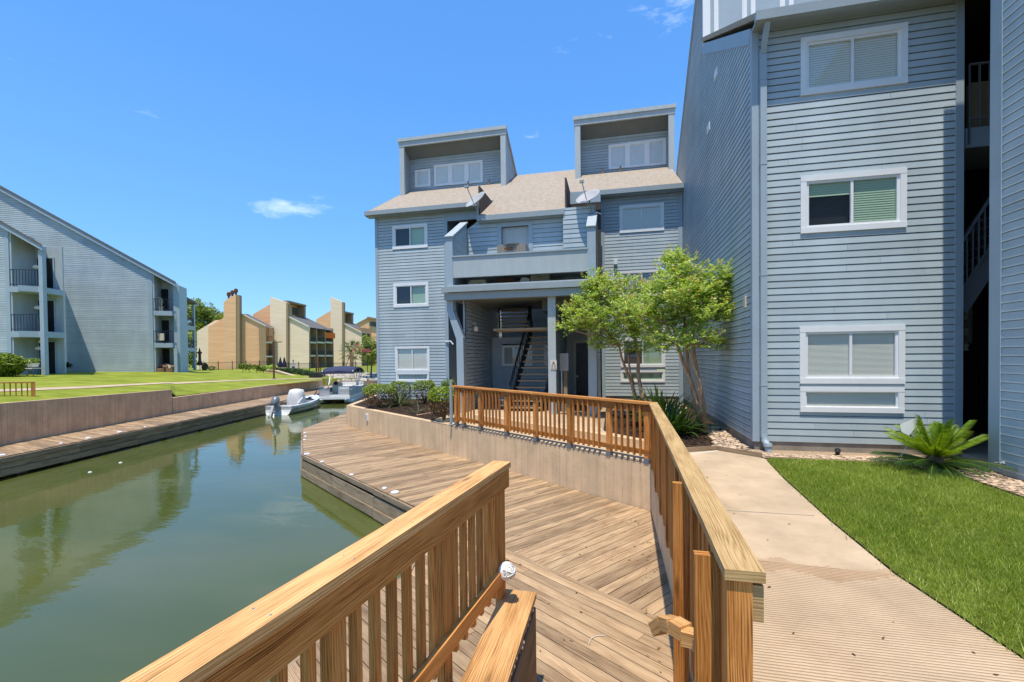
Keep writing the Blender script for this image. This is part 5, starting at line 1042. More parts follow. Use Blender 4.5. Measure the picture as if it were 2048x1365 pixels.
# farther wing
GV = PLN(356, 50, 390, 54.5)
lw2 = thing('apartment_wing', GV.P(GV(388, 741)), 'small farther blue wing with three narrow balconies beside the big gable', 'building')
b = MB(); siding(b, GV.O, GV.u, GV.n, [GV(*p) for p in ((352, 586), (363, 592.5), (363, 742), (352, 742))], exp=.18, gap=.03); b.build('siding', M['blue'], lw2)
b = MB(); GV.prism(b, [(352, 584.5), (391, 606), (391, 610), (352, 590)], 3, .2); b.build('roof', M['roofgrey'], lw2)
balconies(lw2, GV, 363.5, 388, [(651.5, 659.5), (696, 703)], 741, 594, 608, depth=2.2, door=.3)
b = MB(); 
pbox(b, GV.O, GV.u, GV.n, GV(388, 640)[0], GV(390.5, 640)[0], GV(389, 741)[1], GV(389, 609)[1], -.2, .0); b.build('column', M['bluetrim'], lw2)
# near left bay
GB = PLN(-80, 26.9, 89, 27.5)
lb3 = thing('apartment_building', GB.P(GB(89, 750)), 'nearer blue balcony block at the left frame edge with two floors of railings', 'building')
b = MB(); siding(b, GB.O, GB.u, GB.n, [GB(*p) for p in ((-80, 408), (18, 463), (20, 750), (-80, 750))], z0=.9, exp=.14, gap=.045); b.build('siding', M['blue'], lb3)
b = MB(); pbox(b, GB.O, GB.u, GB.n, GB(13, 600)[0], GB(21, 600)[0], GB(18, 750)[1], GB(18, 463)[1], -.1, .04); b.build('corner_board', M['bluetrim'], lb3)
b = MB(); b.prism([GB.P(GB(-80, 396.5), .2), GB.P(GB(90, 494), .2), GB.P(GB(90, 503), .2), GB.P(GB(-80, 406.5), .2)], (*(-GB.n*.3), 0)); b.build('rake_board', M['bluetrim'], lb3)
b = MB(); b.prism([GB.P(GB(-80, 392), .25), GB.P(GB(91, 491), .25), GB.P(GB(91, 495), .25), GB.P(GB(-80, 397), .25)], SD*7.6); b.build('roof', M['roofgrey'], lb3)
balconies(lb3, GB, 21, 81, [(573.5, 585), (663, 675)], 750.5, 463, 498, depth=1.6, door=.40)
b = MB(); pbox(b, GB.O, GB.u, GB.n, GB(80.5, 600)[0], GB(88.5, 600)[0], GB(85, 750.5)[1], GB(85, 501)[1], -.2, .07); b.build('column', M['bluetrim'], lb3)
GS = PLN(89, 27.6, 118, 35.6)
b = MB(); s_a = GS(99, 700)[0]; zt = GS(104, 522)[1]; siding(b, GS.O, GS.u, GS.n, [(s_a*.55, .85), (GS.L, .85), (GS.L, zt), (s_a*.55, zt)], z0=.85, exp=.15, gap=.02); b.build('siding_side', M['blue'], lb3)
b = MB()
for ss in (s_a*.55, s_a*1.3, GS.L*.62): pbox(b, GS.O, GS.u, GS.n, ss, ss+.14, .85, zt, 0, .05)
b.split('corner_board', M['bluetrim'], lb3)
b = MB()
for (yt, yb) in ((573.5, 585), (663, 675)):
    z1_, z0_ = GB(88, yt)[1], GB(88, yb)[1]; pbox(b, GS.O, GS.u, GS.n, -.1, s_a*.75, z0_, z1_, -1, .15)
b.split('balcony_floor', M['bluetrim'], lb3)
b = MB()
for (yt, yb) in ((551, 573.5), (635, 663)):
    zt_, zb_ = GB(88, yt)[1], GB(88, yb)[1]
    for i in range(14): pbox(b, GS.O, GS.u, GS.n, .1+i*s_a*.045, .14+i*s_a*.045, zb_, zt_, .04, .08)
    pbox(b, GS.O, GS.u, GS.n, .05, s_a*.62, zt_, zt_+.05, .03, .09)
b.build('balcony_railing', M['black'], lb3)
for i, yy in enumerate((604, 674)):
    zc = GS(110, yy)[1]; window(lb3, GS.O, GS.u, GS.n, GS.L*.70, GS.L*.70+.8, zc-.1, zc+.8, style='far', tw=.12)
for (x, y) in ((45, 527), (48, 611), (57, 681), (50, 695)):
    p = GB.P(GB(x, y), -.9); w = MB(); w.lathe(p-np.array((0, 0, .12)), [(.05, .2), (.17, .10), (.15, .0), (.06, -.04)], 10); w.build('ceiling_lamp', M['amber'], lb3)
# shrubbery and things by that block
def leafbush(name, c, r, n, size, m, label, cat='shrub', group=None, lo=0, hi=1, stem=None, extra=None, flat=.5, aspect=.5, shell=.35):
    t = thing(name, (c[0], c[1], c[2]-r[2]), label, cat, group); b = MB(); leaves(b, c, r, n, size, lo, hi, flat=flat, aspect=aspect, shell=shell)
    if extra: extra(b)
    b.build('foliage', M[m], t); 
    b = MB(); base = np.array((c[0], c[1], c[2]-r[2]-(stem or .05)))
    for i in range(5): a = i*1.3; b.tube([base+(0.05*math.cos(a), .05*math.sin(a), 0), base+(r[0]*.35*math.cos(a), r[1]*.35*math.sin(a), (stem or .05)+r[2]*.8)], [.02*max(1, r[2]), .008*max(1, r[2])], 5)
    b.build('stems', M['trunk'], t); return t
p = GZ(12, 25.8, .8); 
def boxbush(b, p=p):
    n = 5200; q_ = rng.uniform(-1, 1, (n, 3))
leafbush('hedge', (p[0]-.2, p[1], 1.52), (1.15, .9, .72), 5200, .16, 'shrub', 'rounded clipped hedge under the balconies at the left frame edge', 'hedge')
def pot(x, y, d, r, h, m, leafm, label, lr=.22, n=120):
    p = DP(x, y, d); t = thing('potted_plant', p, label, 'potted plant', 'potted plants'); b = MB(); b.lathe(p, [(r*.7, 0), (r, h*.9), (r*1.05, h), (r*.9, h)], 12); b.build('pot', M[m], t, False); b = MB(); leaves(b, p+(0, 0, h+lr*.6), (lr, lr, lr*.8), n, .1, .3, 1); b.build('foliage', M[leafm], t); return t
pot(45, 734, 26.3, .20, .22, 'potblue', 'shrub', 'blue glazed pot, leftmost of three on the patio table'); pot(59, 734, 26.3, .18, .18, 'signw', 'grass', 'cream pot with trailing yellow green plant, middle of three on the patio table'); pot(70, 734, 26.3, .2, .22, 'signw', 'shrub', 'pale pot, rightmost of three on the patio table')
p = DP(60, 736, 26.3); t = thing('patio_table', (p[0], p[1], .9), 'small folding patio table carrying three potted plants', 'table'); b = MB(); b.box((p[0]-.65, p[1]-.3, p[2]-.06), (p[0]+.65, p[1]+.3, p[2]-.015)); b.build('table_top', M['signw'], t)
b = MB()
for k in (-1, 1): b.bar((p[0]-.3*k, p[1], .88), (p[0]+.3*k, p[1], p[2]-.06), .03, .03)
b.split('leg', M['fasw'], t)
q = GW.P(GW(140, 744), .6); q[2] = .78; t = thing('potted_plant', q, 'grey pot with ragged dark plant at the foot of the big gable wall', 'potted plant', 'potted plants'); b = MB(); b.lathe(q, [(.2, 0), (.3, .45), (.26, .45)], 10); b.build('pot', M['dishm'], t); b = MB(); leaves(b, q+(0, 0, .6), (.6, .3, .22), 160, .22, 0, .6); b.build('foliage', M['dkleaf'], t)
q = GW.P(GW(116, 742), .9); q[2] = .8; b = MB(); b.box(q+(-.35, -.2, 0), q+(.35, .2, .75)); b.box(q+(-.25, -.22, .1), q+(.25, -.2, .6)); tag(b.build('utility_box', M['blueflat']), 'small blue grey utility box at the left foot of the big gable wall', 'utility box')
for i, x in enumerate((322, 339)):
    q = GW.P(GW(x, 745), -.3); q[2] = GW(320, 745.5)[1]; t = thing('wicker_armchair', q, ('left' if i == 0 else 'right')+' wicker armchair of the pair on the ground floor patio', 'armchair', 'wicker armchairs on the patio'); b = MB(); b.lathe(q+(0, 0, .0), [(.40, 0), (.42, .32), (.30, .34)], 14); b.build('seat', M['wicker'], t); b = MB()
    b.tube([q+(.42*math.cos(a), .42*math.sin(a), .5+.18*max(0, math.sin(a))) for a in np.linspace(-.6, math.pi+.6, 14)], .10, 6); b.build('backrest', M['wicker'], t)
    if i: b = MB(); b.box(q+(-.28, -.2, .38), q+(.2, .05, .62)); b.build('cushion', M['canvasgrey'], t)
q = GW.P(GW(315, 622), -.6); t = thing('rattan_chair', q, 'round backed rattan chair on the top right balcony of the gable block', 'chair'); q[2] = GW(315, 622.4)[1]; b = MB(); b.lathe(q+(0, 0, .85), [(.0, 0), (.36, .02), (.38, .05), (.3, .04)], 16, axis=(0, -1, 0)); b.build('backrest', M['cream'], t); b = MB(); b.lathe(q, [(.2, 0), (.22, .42), (.26, .45)], 10); b.build('seat', M['cream'], t)
q = GW.P(GW(327, 679), .08); b = MB(); b.box(q+(-.5, -.03, -.1), q+(.1, .03, .5)); 
tag(b.build('hanging_panel', M['cream']), 'pale square panel hung on the middle right balcony railing', 'panel')
# ================================================================== TAN HOUSES AT THE FAR END
def house(base, label): return thing('apartment_building', base, label, 'building')
T1 = PLN(416, 84, 531, 86); h1 = house(T1.P(T1(480, 739)), 'orange clad house with a broad chimney tower and three flue caps')
b = MB(); T1.prism(b, [(391.5, 662.5), (428.4, 640.5), (440, 640), (440, 739), (391.5, 739)], 3, -.5); b.build('pale_wing', M['tan'], h1)
b = MB(); T1.prism(b, [(416.5, 654.3), (452.5, 633), (531, 652.8), (531, 737), (416.5, 739)][0:2]+[(484, 628.5), (531, 652.8), (531, 737), (416.5, 739)], 2); b.build('wall', M['orange'], h1)
b = MB(); T1.prism(b, [(452.5, 606.5), (462, 598.5), (476.8, 591.3), (477, 739), (452.5, 739)], 1.2, 1.2); ch = b.build('chimney', M['orange'], h1)
b = MB(); T1.prism(b, [(477, 591.3), (483.6, 592.2), (484, 738.5), (477, 739)], 1.1, 1.1); b.build('chimney_side', M['browntrim'], h1)
for x, y in ((460.3, 598), (467.5, 594.5), (474.5, 591)):
    q = T1.P(T1(x, y), .6); b = MB(); b.lathe(q-np.array((0, 0, .3)), [(.18, 0), (.18, .7), (.34, .8), (.34, 1.3), (.1, 1.5)], 10); b.build('flue_cap', M['brownc'], ch)
b = MB(); b.prism([T1.P(T1(484, 627.5), .3), T1.P(T1(532, 651.8), .3), T1.P(T1(532, 653.6), .3), T1.P(T1(484, 629.4), .3)], (*(-T1.n*.4), 0)); b.build('rake_board', M['signw'], h1)
T1b = PLN(531, 84.5, 548, 86.5)
def W3(x, y, d): return DP(x, y, d)
b = MB(); b.face([DP(484, 628.3, 86), DP(496, 628.3, 88), DP(547, 654.5, 87), DP(533, 655.5, 86)]); b.build('roof', M['roofgrey'], h1)
balconies(h1, T1b, 532, 547, [(684, 687), (712, 715)], 738, 655, 657, depth=1.5, m='signw', dm='browntrim')
b = MB(); pbox(b, T1b.O, T1b.u, T1b.n, T1b(545.5, 700)[0], T1b(548, 700)[0], -.3, T1b(546, 656)[1], -1, .1); b.build('column', M['browntrim'], h1)
def tanhouse(tag_, Ao, label, back, tower, dorm, low, roof, cols, slabs, base, wl_=None, d=(88, 88, 100)):
    (xa, xm, xb) = Ao; F1 = PLN(xa, d[0], xm, d[1]); F2 = PLN(xm, d[1], xb, d[2]); h = house(F1.P(F1(xm, base)), label)
    b = MB(); F1.prism(b, back, 1.5, -1.5); b.build('back_wall', M['orange'], h)
    b = MB(); F1.prism(b, tower, 1.2, .6); b.build('tower', M['tan'], h)
    tx = max(p[0] for p in tower); b = MB(); ty = min(p[1] for p in tower if p[0] > tx-3)
    F1.prism(b, [(tx, ty), (tx+3.2, ty+1.2), (tx+3.2, base), (tx, base)], 1.0, .5); b.build('tower_edge', M['browntrim'], h)
    b = MB(); F1.prism(b, low, .4); b.build('wall', M['tan'], h)
    b = MB(); b.face([DP(*q) for q in roof]); b.face([DP(q[0], q[1]+2.0, q[2]) for q in roof][::-1]); b.build('roof', M['roofgrey'], h)
    b = MB(); e = sorted(low, key=lambda p: p[1])[0:2]; e = sorted(e); b.prism([F1.P(F1(e[0][0], e[0][1]-1.6), .3), F1.P(F1(e[1][0], e[1][1]-1.6), .3), F1.P(F1(e[1][0], e[1][1]+.6), .3), F1.P(F1(e[0][0], e[0][1]+.6), .3)], (*(-F1.n*.4), 0)); b.build('rake_board', M['signw'], h)
    x0, y0, x1, y1, yb = dorm; D = PLN(x0, d[1]+2, x1, d[1]+8)
    b = MB(); D.prism(b, [(x0, y0+3), (x1, y1+2.5), (x1, yb), (x0, yb-5)], 1.0, -1.6); b.build('dormer_wall', M['orange'], h)
    b = MB(); D.prism(b, [(x0-.5, y0), (x1+.5, y1), (x1+.5, y1+3), (x0-.5, y0+3.2)], 1.8, .1); b.build('dormer_roof', M['browntrim'], h)
    b = MB(); D.prism(b, [(x1-3.4, y1+2.8), (x1, y1+3), (x1, yb), (x1-3.4, yb-.8)], 1.6, .0); b.build('dormer_post', M['browntrim'], h)
    for (wa, wb) in ((.06, .40), (.62, .86)):
        xa_, xb_ = x0+(x1-x0)*wa, x0+(x1-x0)*wb; yt = y0+(y1-y0)*wa+7.5; b = MB(); D.prism(b, [(xa_, yt), (xb_, yt+1.5), (xb_, yb-6.5+3*wa), (xa_, yb-9+3*wa)], .1, -1.4); b.build('window', M['white' if wa < .2 else 'mirror'], h)
    for i in range(len(cols)-1):
        x0_, x1_ = cols[i], cols[i+1]; balconies(h, F2, x0_, x1_, slabs, base, 656, 658, depth=1.7, m='signw', dm='browntrim', door=.3)
    for x in cols:
        b = MB(); zc = F2(x, roof[2][1]+3 if False else 657.5)[1]; s_ = F2(x, 700)[0]; pbox(b, F2.O, F2.u, F2.n, s_-.18, s_+.2, -.3, zc, -1.7, .12); b.build('column', M['browntrim'], h)
    return h, F1, F2
h2, F21, F22 = tanhouse('b', (543, 618, 668), 'tan clapboard house with tall centre tower and three columns of balconies', [(497, 627.5), (542.7, 600.8), (545, 600.5), (545, 737), (497, 737)],
    [(543.4, 595.3), (575.4, 606.2), (575.4, 737), (543.4, 737)], (577, 601.5, 611.6, 610.4, 636), [(578.4, 634.9), (618, 654.5), (618, 737), (578.4, 737)],
    [(576, 633.5, 88), (618.5, 655, 88), (667, 662, 99), (611, 634.5, 99)], [618.8, 633, 650, 665.5], [(684, 687), (710.5, 713.5)], 736.5)
b = MB(); b.box(F22.P(F22(650.5, 667), 0)-np.array((0, 0, 1)), F22.P(F22(663, 667), .8)+np.array((0, 0, 0))); tag(b.build('balcony_umbrella', M['orangec']), 'folded back orange umbrella on the top balcony of the tan house', 'umbrella')
h3, F31, F32 = tanhouse('c', (663, 722.5, 745), 'farther tan house with a narrow tall tower, behind the palm', [(626.8, 638), (662, 617), (664, 617), (664, 735), (626.8, 735)],
    [(663, 594.4), (685.8, 604.5), (685.8, 734), (663, 734)], (688, 622.4, 706.8, 626.8, 648), [(688.5, 648), (722.8, 666), (722.8, 734), (688.5, 734)],
    [(688, 647.5, 108), (723, 666.5, 108), (742, 668.5, 118), (706.8, 646.6, 118)], [723.5, 731.5, 742], [(690, 692), (712, 714)], 734, d=(108, 108, 118))
T4 = PLN(715, 128, 760, 128); h4 = house(T4.P(T4(740, 734)), 'farthest orange gable just left of the middle building'); b = MB(); T4.prism(b, [(715, 647.5), (737, 635), (760, 640), (760, 733), (715, 733)], 3); b.build('wall', M['orange'], h4)
b = MB(); T4.prism(b, [(737, 634), (762, 638.5), (762, 641.5), (737, 637)], 5, 1.2); b.build('dormer_roof', M['browntrim'], h4); b = MB(); T4.prism(b, [(740, 643), (754, 645.5), (754, 655), (740, 652)], .1, .1); b.build('window', M['mirror'], h4)
b = MB(); T4.prism(b, [(708, 650), (737, 634.5), (737, 636), (708, 651.5)], 5, .4); b.build('rake_board', M['signw'], h4)
# ================================================================== BOATS
def xf(org, hd):                                            # local (forward, left, up) -> world
    hd = np.array((hd[0], hd[1], 0.)); hd /= np.linalg.norm(hd); lf = np.array((-hd[1], hd[0], 0)); org = np.array(org, float)
    return lambda p: org+hd*p[0]+lf*p[1]+np.array((0, 0, p[2]))
def place(mb, T): mb.v = [tuple(T(p)) for p in mb.v]; return mb
st_, bo_ = GZ(554, 26.4, WZ), GZ(631, 31.2, WZ)
T = xf(((st_+bo_)/2)*(1, 1, 0)+np.array((0, 0, WZ)), (bo_-st_)[:2]); BL = np.linalg.norm((bo_-st_)[:2]); H_ = BL/2
bt = thing('motor_boat', ((st_+bo_)/2), 'white open fishing boat with a covered console and tilted grey outboard, moored', 'boat', 'boats moored in the canal')
stn = [(-1.0, .86, .50), (-.6, .93, .50), (-.1, .96, .52), (.35, .88, .58), (.68, .66, .66), (.88, .38, .74), (1.0, .05, .80)]
b = MB(); vs = []; nr = 9
for (x, w, z) in stn:
    x *= H_; k_ = -.18+.35*max(0, (x/H_-.5))**2*2.2
    prof = [(w, z), (w*.97, z*.55), (w*.80, .04+(z-.5)*.5), (w*.42, -.10+(z-.5)*.6), (0, k_+(z-.5)*.5), (-w*.42, -.10+(z-.5)*.6), (-w*.80, .04+(z-.5)*.5), (-w*.97, z*.55), (-w, z)]
    vs += [(x, y, zz) for y, zz in prof]
fs = [(i*nr+j, i*nr+j+1, (i+1)*nr+j+1, (i+1)*nr+j) for i in range(len(stn)-1) for j in range(nr-1)]+[tuple(range(nr))]
b.grid(vs, fs); place(b, T).build('hull', M['gel'], bt, True)
b = MB()                                                    # deck rim with open cockpit
def rim(a, c, inn): 
    for sgn in (1, -1):
        for i in range(len(stn)-1):
            (x0, w0, z0_), (x1, w1, z1_) = stn[i], stn[i+1]; x0 *= H_; x1 *= H_
            i0, i1 = max(w0-inn, 0) if i < 4 else 0, max(w1-inn, 0) if i+1 < 4 else 0
            b.face([(x0, sgn*w0, z0_+.01), (x1, sgn*w1, z1_+.01), (x1, sgn*i1, z1_+.012), (x0, sgn*i0, z0_+.012)][::sgn])
rim(0, 0, .17); b.box((-H_, -.86, .30), (-H_+.35, .86, .515)); place(b, T).build('deck', M['gel'], bt)
b = MB(); b.box((-H_+.3, -.72, .16), (.35*H_, .72, .20)); b.box((-H_*.55, -.60, .2), (-H_*.30, .60, .42)); b.box((.32*H_, -.62, .2), (.36*H_, .62, .57)); place(b, T).build('cockpit_floor', M['dishm'], bt)
b = MB()
for sgn in (1, -1):
    pts = [(x*H_, sgn*(w+.012), z*.62) for (x, w, z) in stn]; b.tube(pts, .022, 6)
place(b, T).build('rub_rail', M['black'], bt)
b = MB(); b.box((.42*H_, -.16, .60), (.62*H_, .16, .64)); b.box((.66*H_, -.10, .68), (.76*H_, .10, .71)); b.tube([(.9*H_, -.05, .8), (.98*H_, -.1, .98), (1.0*H_, -.12, 1.05)], .035, 6); place(b, T).build('deck_hatch', M['dark'], bt)
b = MB(); prof = [(.05, 1.30), (.33, 1.38), (.42, 1.30), (.50, .85), (.46, .5)]
vs = []; nr = 16
for h_, sx, sy in ((.35, .46, .50), (.8, .44, .47), (1.12, .40, .42), (1.32, .30, .36), (1.38, .08, .12)):
    for k in range(nr): t = 2*math.pi*k/nr; f_ = 1+.10*math.sin(5*t+h_*4)+.05*math.sin(9*t); c_, s__ = math.cos(t), math.sin(t); q_ = (abs(c_)**4+abs(s__)**4)**-.25; vs.append((-.02+sx*f_*c_*q_-.1*(h_-.8), .04+sy*f_*s__*q_, h_))
b.grid(vs, [(i*nr+k, i*nr+(k+1) % nr, (i+1)*nr+(k+1) % nr, (i+1)*nr+k) for i in range(4) for k in range(nr)]+[tuple(4*nr+k for k in range(nr))]); place(b, T).build('console_cover', M['canvasgrey'], bt, True)
b = MB(); mo = np.array((-H_-.28, 0, .62)); ax_ = np.array((.52, 0, .85)); ax_ /= np.linalg.norm(ax_)
b.lathe(mo, [(.10, -.08), (.19, 0), (.23, .16), (.22, .38), (.16, .52), (.05, .56)], 18, axis=ax_); place(b, T); ob = b.build('outboard_motor', M['motor'], bt, True)
b = MB(); b.bar(mo-ax_*.02, mo-ax_*.85, .13, .20, up=(1, 0, 0)); b.bar(mo-ax_*.42+(-.12, 0, 0), mo-ax_*.42+(.2, 0, 0), .30, .03); b.bar(mo-ax_*.78+(-.2, 0, .0), mo-ax_*.78+(.18, 0, -.02), .10, .10)
for k in range(3): t = k*2.09; b.bar(mo-ax_*.78+(-.22, 0, 0), mo-ax_*.78+(-.24, .16*math.cos(t), .16*math.sin(t)), .09, .015, up=(1, 0, 0))
b.box((-H_-.1, -.14, .25), (-H_+.05, .14, .62)); place(b, T).build('drive_leg', M['dishm'], ob)
b = MB(); b.bar((-H_*.35, -.5, .42), (-H_*.12, -.5, .75), .05, .30); b.box((-H_*.34, -.62, .38), (-H_*.12, -.3, .46)); place(b, T).build('folded_seat', M['canvasgrey'], bt)
# pontoon boat
cA, cB = GZ(669, 32.6, WZ), GZ(713, 39.2, WZ)
T = xf(np.array((cA[0], cA[1], WZ)), (cA-cB)[:2]); PLn = 6.0; HW = 1.12
pb = thing('pontoon_boat', cA, 'silver pontoon boat with a dark bimini top beside the timber wall', 'boat', 'boats moored in the canal')
for sgn in (1, -1):
    b = MB(); b.tube([(.35, sgn*.85, .34), (.1, sgn*.85, .22), (-.35, sgn*.85, .12), (-PLn, sgn*.85, .12)], [.04, .16, .29, .29], 14); place(b, T).build('pontoon', M['aluminium'], pb, True)
b = MB(); b.box((-PLn, -HW, .46), (.25, HW, .56)); b.box((-PLn, -HW-.02, .34), (.27, HW+.02, .50)); place(b, T).build('deck', M['gel'], pb)
b = MB(); pan = []
def fence_run(p0, p1, n):
    p0, p1 = np.array(p0, float), np.array(p1, float)
    for i in range(n+1): p = p0+(p1-p0)*i/n; b.bar(p+(0, 0, .56), p+(0, 0, 1.24), .035, .035)
    for z in (.60, 1.04, 1.23): b.bar(p0+(0, 0, z), p1+(0, 0, z), .035, .035)
    pan.append((p0, p1))
fence_run((0, HW-.05, 0), (0, .35, 0), 1); fence_run((0, -.35, 0), (0, -HW+.05, 0), 1); fence_run((0, HW-.05, 0), (-2.1, HW-.05, 0), 2); fence_run((-2.7, HW-.05, 0), (-PLn+.4, HW-.05, 0), 3); fence_run((0, -HW+.05, 0), (-PLn+.4, -HW+.05, 0), 5)
place(b, T).build('fence_rail', M['aluminium'], pb)
for p0, p1 in pan: b = MB(); b.bar(p0+(0, 0, .82), p1+(0, 0, .82), .015, .36); place(b, T).build('fence_panel', M['dishm'], pb)
b = MB(); b.box((-5.4, -.9, .56), (-4.6, .9, 1.0)); b.box((-5.5, -.9, .56), (-5.3, .9, 1.30)); b.box((-1.5, .2, .56), (-.5, 1.0, .98)); b.box((-.5, .2, .56), (-.38, 1.0, 1.22)); place(b, T).build('bench_seat', M['canvasgrey'], pb)
b = MB(); b.box((-3.4, -.9, .56), (-2.7, -.3, 1.35)); place(b, T).build('helm', M['cream'], pb)
b = MB(); b.lathe((-2.55, -.6, 1.35), [(.16, 0), (.17, .02), (.16, .04)], 14, axis=(1, 0, .5)); place(b, T).build('steering_wheel', M['black'], pb)
b = MB(); vs = []
for i in range(9):
    x = -.9-3.4*i/8; cv = 2.32+.24*math.sin(math.pi*i/8)
    for j in range(7): y = -HW-.05+(2*HW+.1)*j/6; vs.append((x, y, cv+.14*math.cos((j-3)/3*1.4)-.10*(i in (0, 8))))
vs2 = [(x, y, z-.035) for x, y, z in vs]; n7 = 7; fs = [(i*n7+j, i*n7+j+1, (i+1)*n7+j+1, (i+1)*n7+j) for i in range(8) for j in range(6)]; n_ = len(vs)
b.grid(vs+vs2, fs+[tuple(n_+q for q in f[::-1]) for f in fs]+[(i*n7, (i+1)*n7, n_+(i+1)*n7, n_+i*n7) for i in range(8)]+[(i*n7+6, (i+1)*n7+6, n_+(i+1)*n7+6, n_+i*n7+6)[::-1] for i in range(8)]+[(j, j+1, n_+j+1, n_+j) for j in range(6)])
for x in (-.9, -4.3): b.box((x-.02, -HW-.05, 2.14), (x+.02, HW+.05, 2.30))
place(b, T).build('bimini_top', M['canvasblue'], pb, True)
b = MB()
for sgn in (1, -1):
    y = sgn*(HW-.02)
    for (x0, x1) in ((-2.2, -.95), (-2.3, -2.0), (-2.4, -3.2), (-2.5, -4.25)): b.tube([(x0, y, 1.2), (x1, y, 2.36)], .022, 6)
place(b, T).build('bimini_frame', M['aluminium'], pb)
# ================================================================== TREES AND PLANTS
def limb(b, p, d, L, r, lv, tips, bend=.25, up=.25):
    """recursive tapered limb; returns tips"""
    pts = [np.array(p, float)]; rs = [r]; d = np.array(d, float); d /= np.linalg.norm(d)
    for i in range(4):
        d = d+np.array((random.uniform(-bend, bend), random.uniform(-bend, bend), random.uniform(-bend*.3, bend*.5))); d /= np.linalg.norm(d); pts.append(pts[-1]+d*L/4); rs.append(r*(1-.12*(i+1)))
    b.tube(pts, rs, 7 if r > .02 else 5)
    if lv == 0: tips.append((pts[-1], d)); return
    for k in range(3 if lv > 1 else 3):
        a = random.uniform(0, 6.28); q = d+.75*np.array((math.cos(a), math.sin(a), up)); limb(b, pts[-1-(k > 1)], q, L*random.uniform(.55, .8), rs[-1]*.66, lv-1, tips, bend, up)
def spray(b, p, d, L, n, size, lo, hi):
    """leafy shoot: opposite leaves along an arching twig"""
    d = np.array(d, float); d /= np.linalg.norm(d); q = np.array(p, float)
    for i in range(n):
        q = q+d*L/n; d = d+np.array((0, 0, -.03)); 
        for sgn in (1, -1):
            a = np.cross(d, (0, 0, 1)); 
            if np.linalg.norm(a) < .15: a = np.array((1., 0, 0))
            a = a/np.linalg.norm(a)*sgn+d*.5+rng.normal(0, .35, 3); a /= np.linalg.norm(a); c = np.cross(a, rng.normal(0, .6, 3)+np.array((0, -.2, 1))); c /= np.linalg.norm(c); s = size*random.uniform(.6, 1.3)
            k = len(b.v); b.v += [tuple(q), tuple(q+a*s*.5+c*s*.26), tuple(q+a*s), tuple(q+a*s*.5-c*s*.26)]; b.f.append((k, k+1, k+2, k+3)); b.uv.append([(0, 0)]*4); b.pr.append(random.uniform(lo, hi)); b.mi.append(0); b.pc.append(0)
def myrtle(name, stems, crown, label, blobs, dens=1.0, seed=1, blossom='blossom', nb=60, leafm='myrtle', size=.074):
    random.seed(seed); t = thing(name, stems[0][0][0], label, 'tree', None)
    b = MB()
    for pts, r0, r1 in stems: 
        P = [np.array(p, float) for p in pts]; rs = list(np.linspace(r0*1.15, r1*1.15, len(P))); b.tube(P, rs, 9)
    b.build('trunk', M['bark'], t, True)
    w = MB(); lf = MB(); bl = MB()
    for (c, r) in blobs:
        c = np.array(c, float); r = np.array(r, float); st = min((s[0][-1] for s in stems), key=lambda p: np.linalg.norm(np.array(p)-c)); st = np.array(st, float)
        w.tube([st, st*.5+c*.5+np.array((random.uniform(-.1, .1), random.uniform(-.1, .1), .0)), c], [.026, .018, .009], 5)
        n = int(dens*135*r[0]*r[1]*r[2]/.06)
        n = max(40, min(n, 420))
        for i in range(n):
            v = rng.normal(size=3); v /= np.linalg.norm(v); rad = (.15+.85*random.random())**.5; p = c+v*r*rad*.85; d = v*np.array((1, 1, .6))+np.array((0, 0, .55))
            if i % 7 == 0: w.tube([c+(p-c)*.25, p], [.006, .003], 4, False)
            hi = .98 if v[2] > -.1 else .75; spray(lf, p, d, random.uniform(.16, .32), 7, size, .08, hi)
            if rad > .86 and random.random() < nb/150. and v[2] > -.3:
                d /= np.linalg.norm(d); e = p+d*.26; leaves(bl, e, (.055, .055, .08), 12, .042, .0, 1, shell=.1)
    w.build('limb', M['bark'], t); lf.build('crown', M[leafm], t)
    if bl.v: bl.build('blossom', M[blossom], t)
    return t
def gp(px, py, Y): return AT(px, py, 'Y', Y)
# right crape myrtle
YR = 11.3
def rstem(pts, r0, r1): return ([gp(x, y, YR+dy) for x, y, dy in pts], r0, r1)
stR = [rstem([(1405, 866, 0), (1398, 820, 0), (1384, 770, .05), (1366, 725, .1), (1355, 690, .15), (1345, 650, .1)], .055, .022),
       rstem([(1408, 866, -.05), (1403, 820, -.05), (1397, 760, -.05), (1388, 710, 0), (1386, 670, 0), (1396, 620, 0)], .05, .022),
       rstem([(1402, 866, .08), (1393, 815, .1), (1377, 745, .2), (1374, 700, .3), (1370, 650, .35), (1362, 600, .4)], .045, .02),
       rstem([(1410, 866, .0), (1409, 815, -.02), (1401, 768, -.1), (1387, 730, -.12), (1375, 690, -.1)], .034, .018)]
def blobs_px(L, Y): return [(gp(x, y, Y+dy), (rx*1.1, rx*1.1, rz*1.1)) for x, y, dy, rx, rz in L]
bR = blobs_px([(1350, 545, .1, .30, .34), (1330, 590, .2, .36, .30), (1390, 590, -.1, .38, .30), (1430, 575, .0, .30, .30), (1455, 590, -.1, .26, .22), (1475, 590, 0, .16, .14), (1420, 630, -.3, .38, .26), (1370, 640, .3, .42, .28), (1320, 640, .2, .40, .28), (1450, 625, .0, .22, .18), (1345, 685, -.2, .34, .22), (1400, 680, -.3, .34, .20), (1310, 680, .2, .28, .2), (1380, 545, .1, .22, .24), (1352, 520, .1, .13, .15), (1440, 550, -.1, .18, .2), (1360, 600, -.35, .38, .3), (1425, 690, .1, .2, .14), (1405, 612, .35, .3, .25), (1340, 565, -.2, .3, .26), (1285, 620, .1, .3, .25), (1465, 560, 0, .14, .13), (1478, 575, -.1, .2, .2), (1462, 612, .1, .26, .22)], YR)
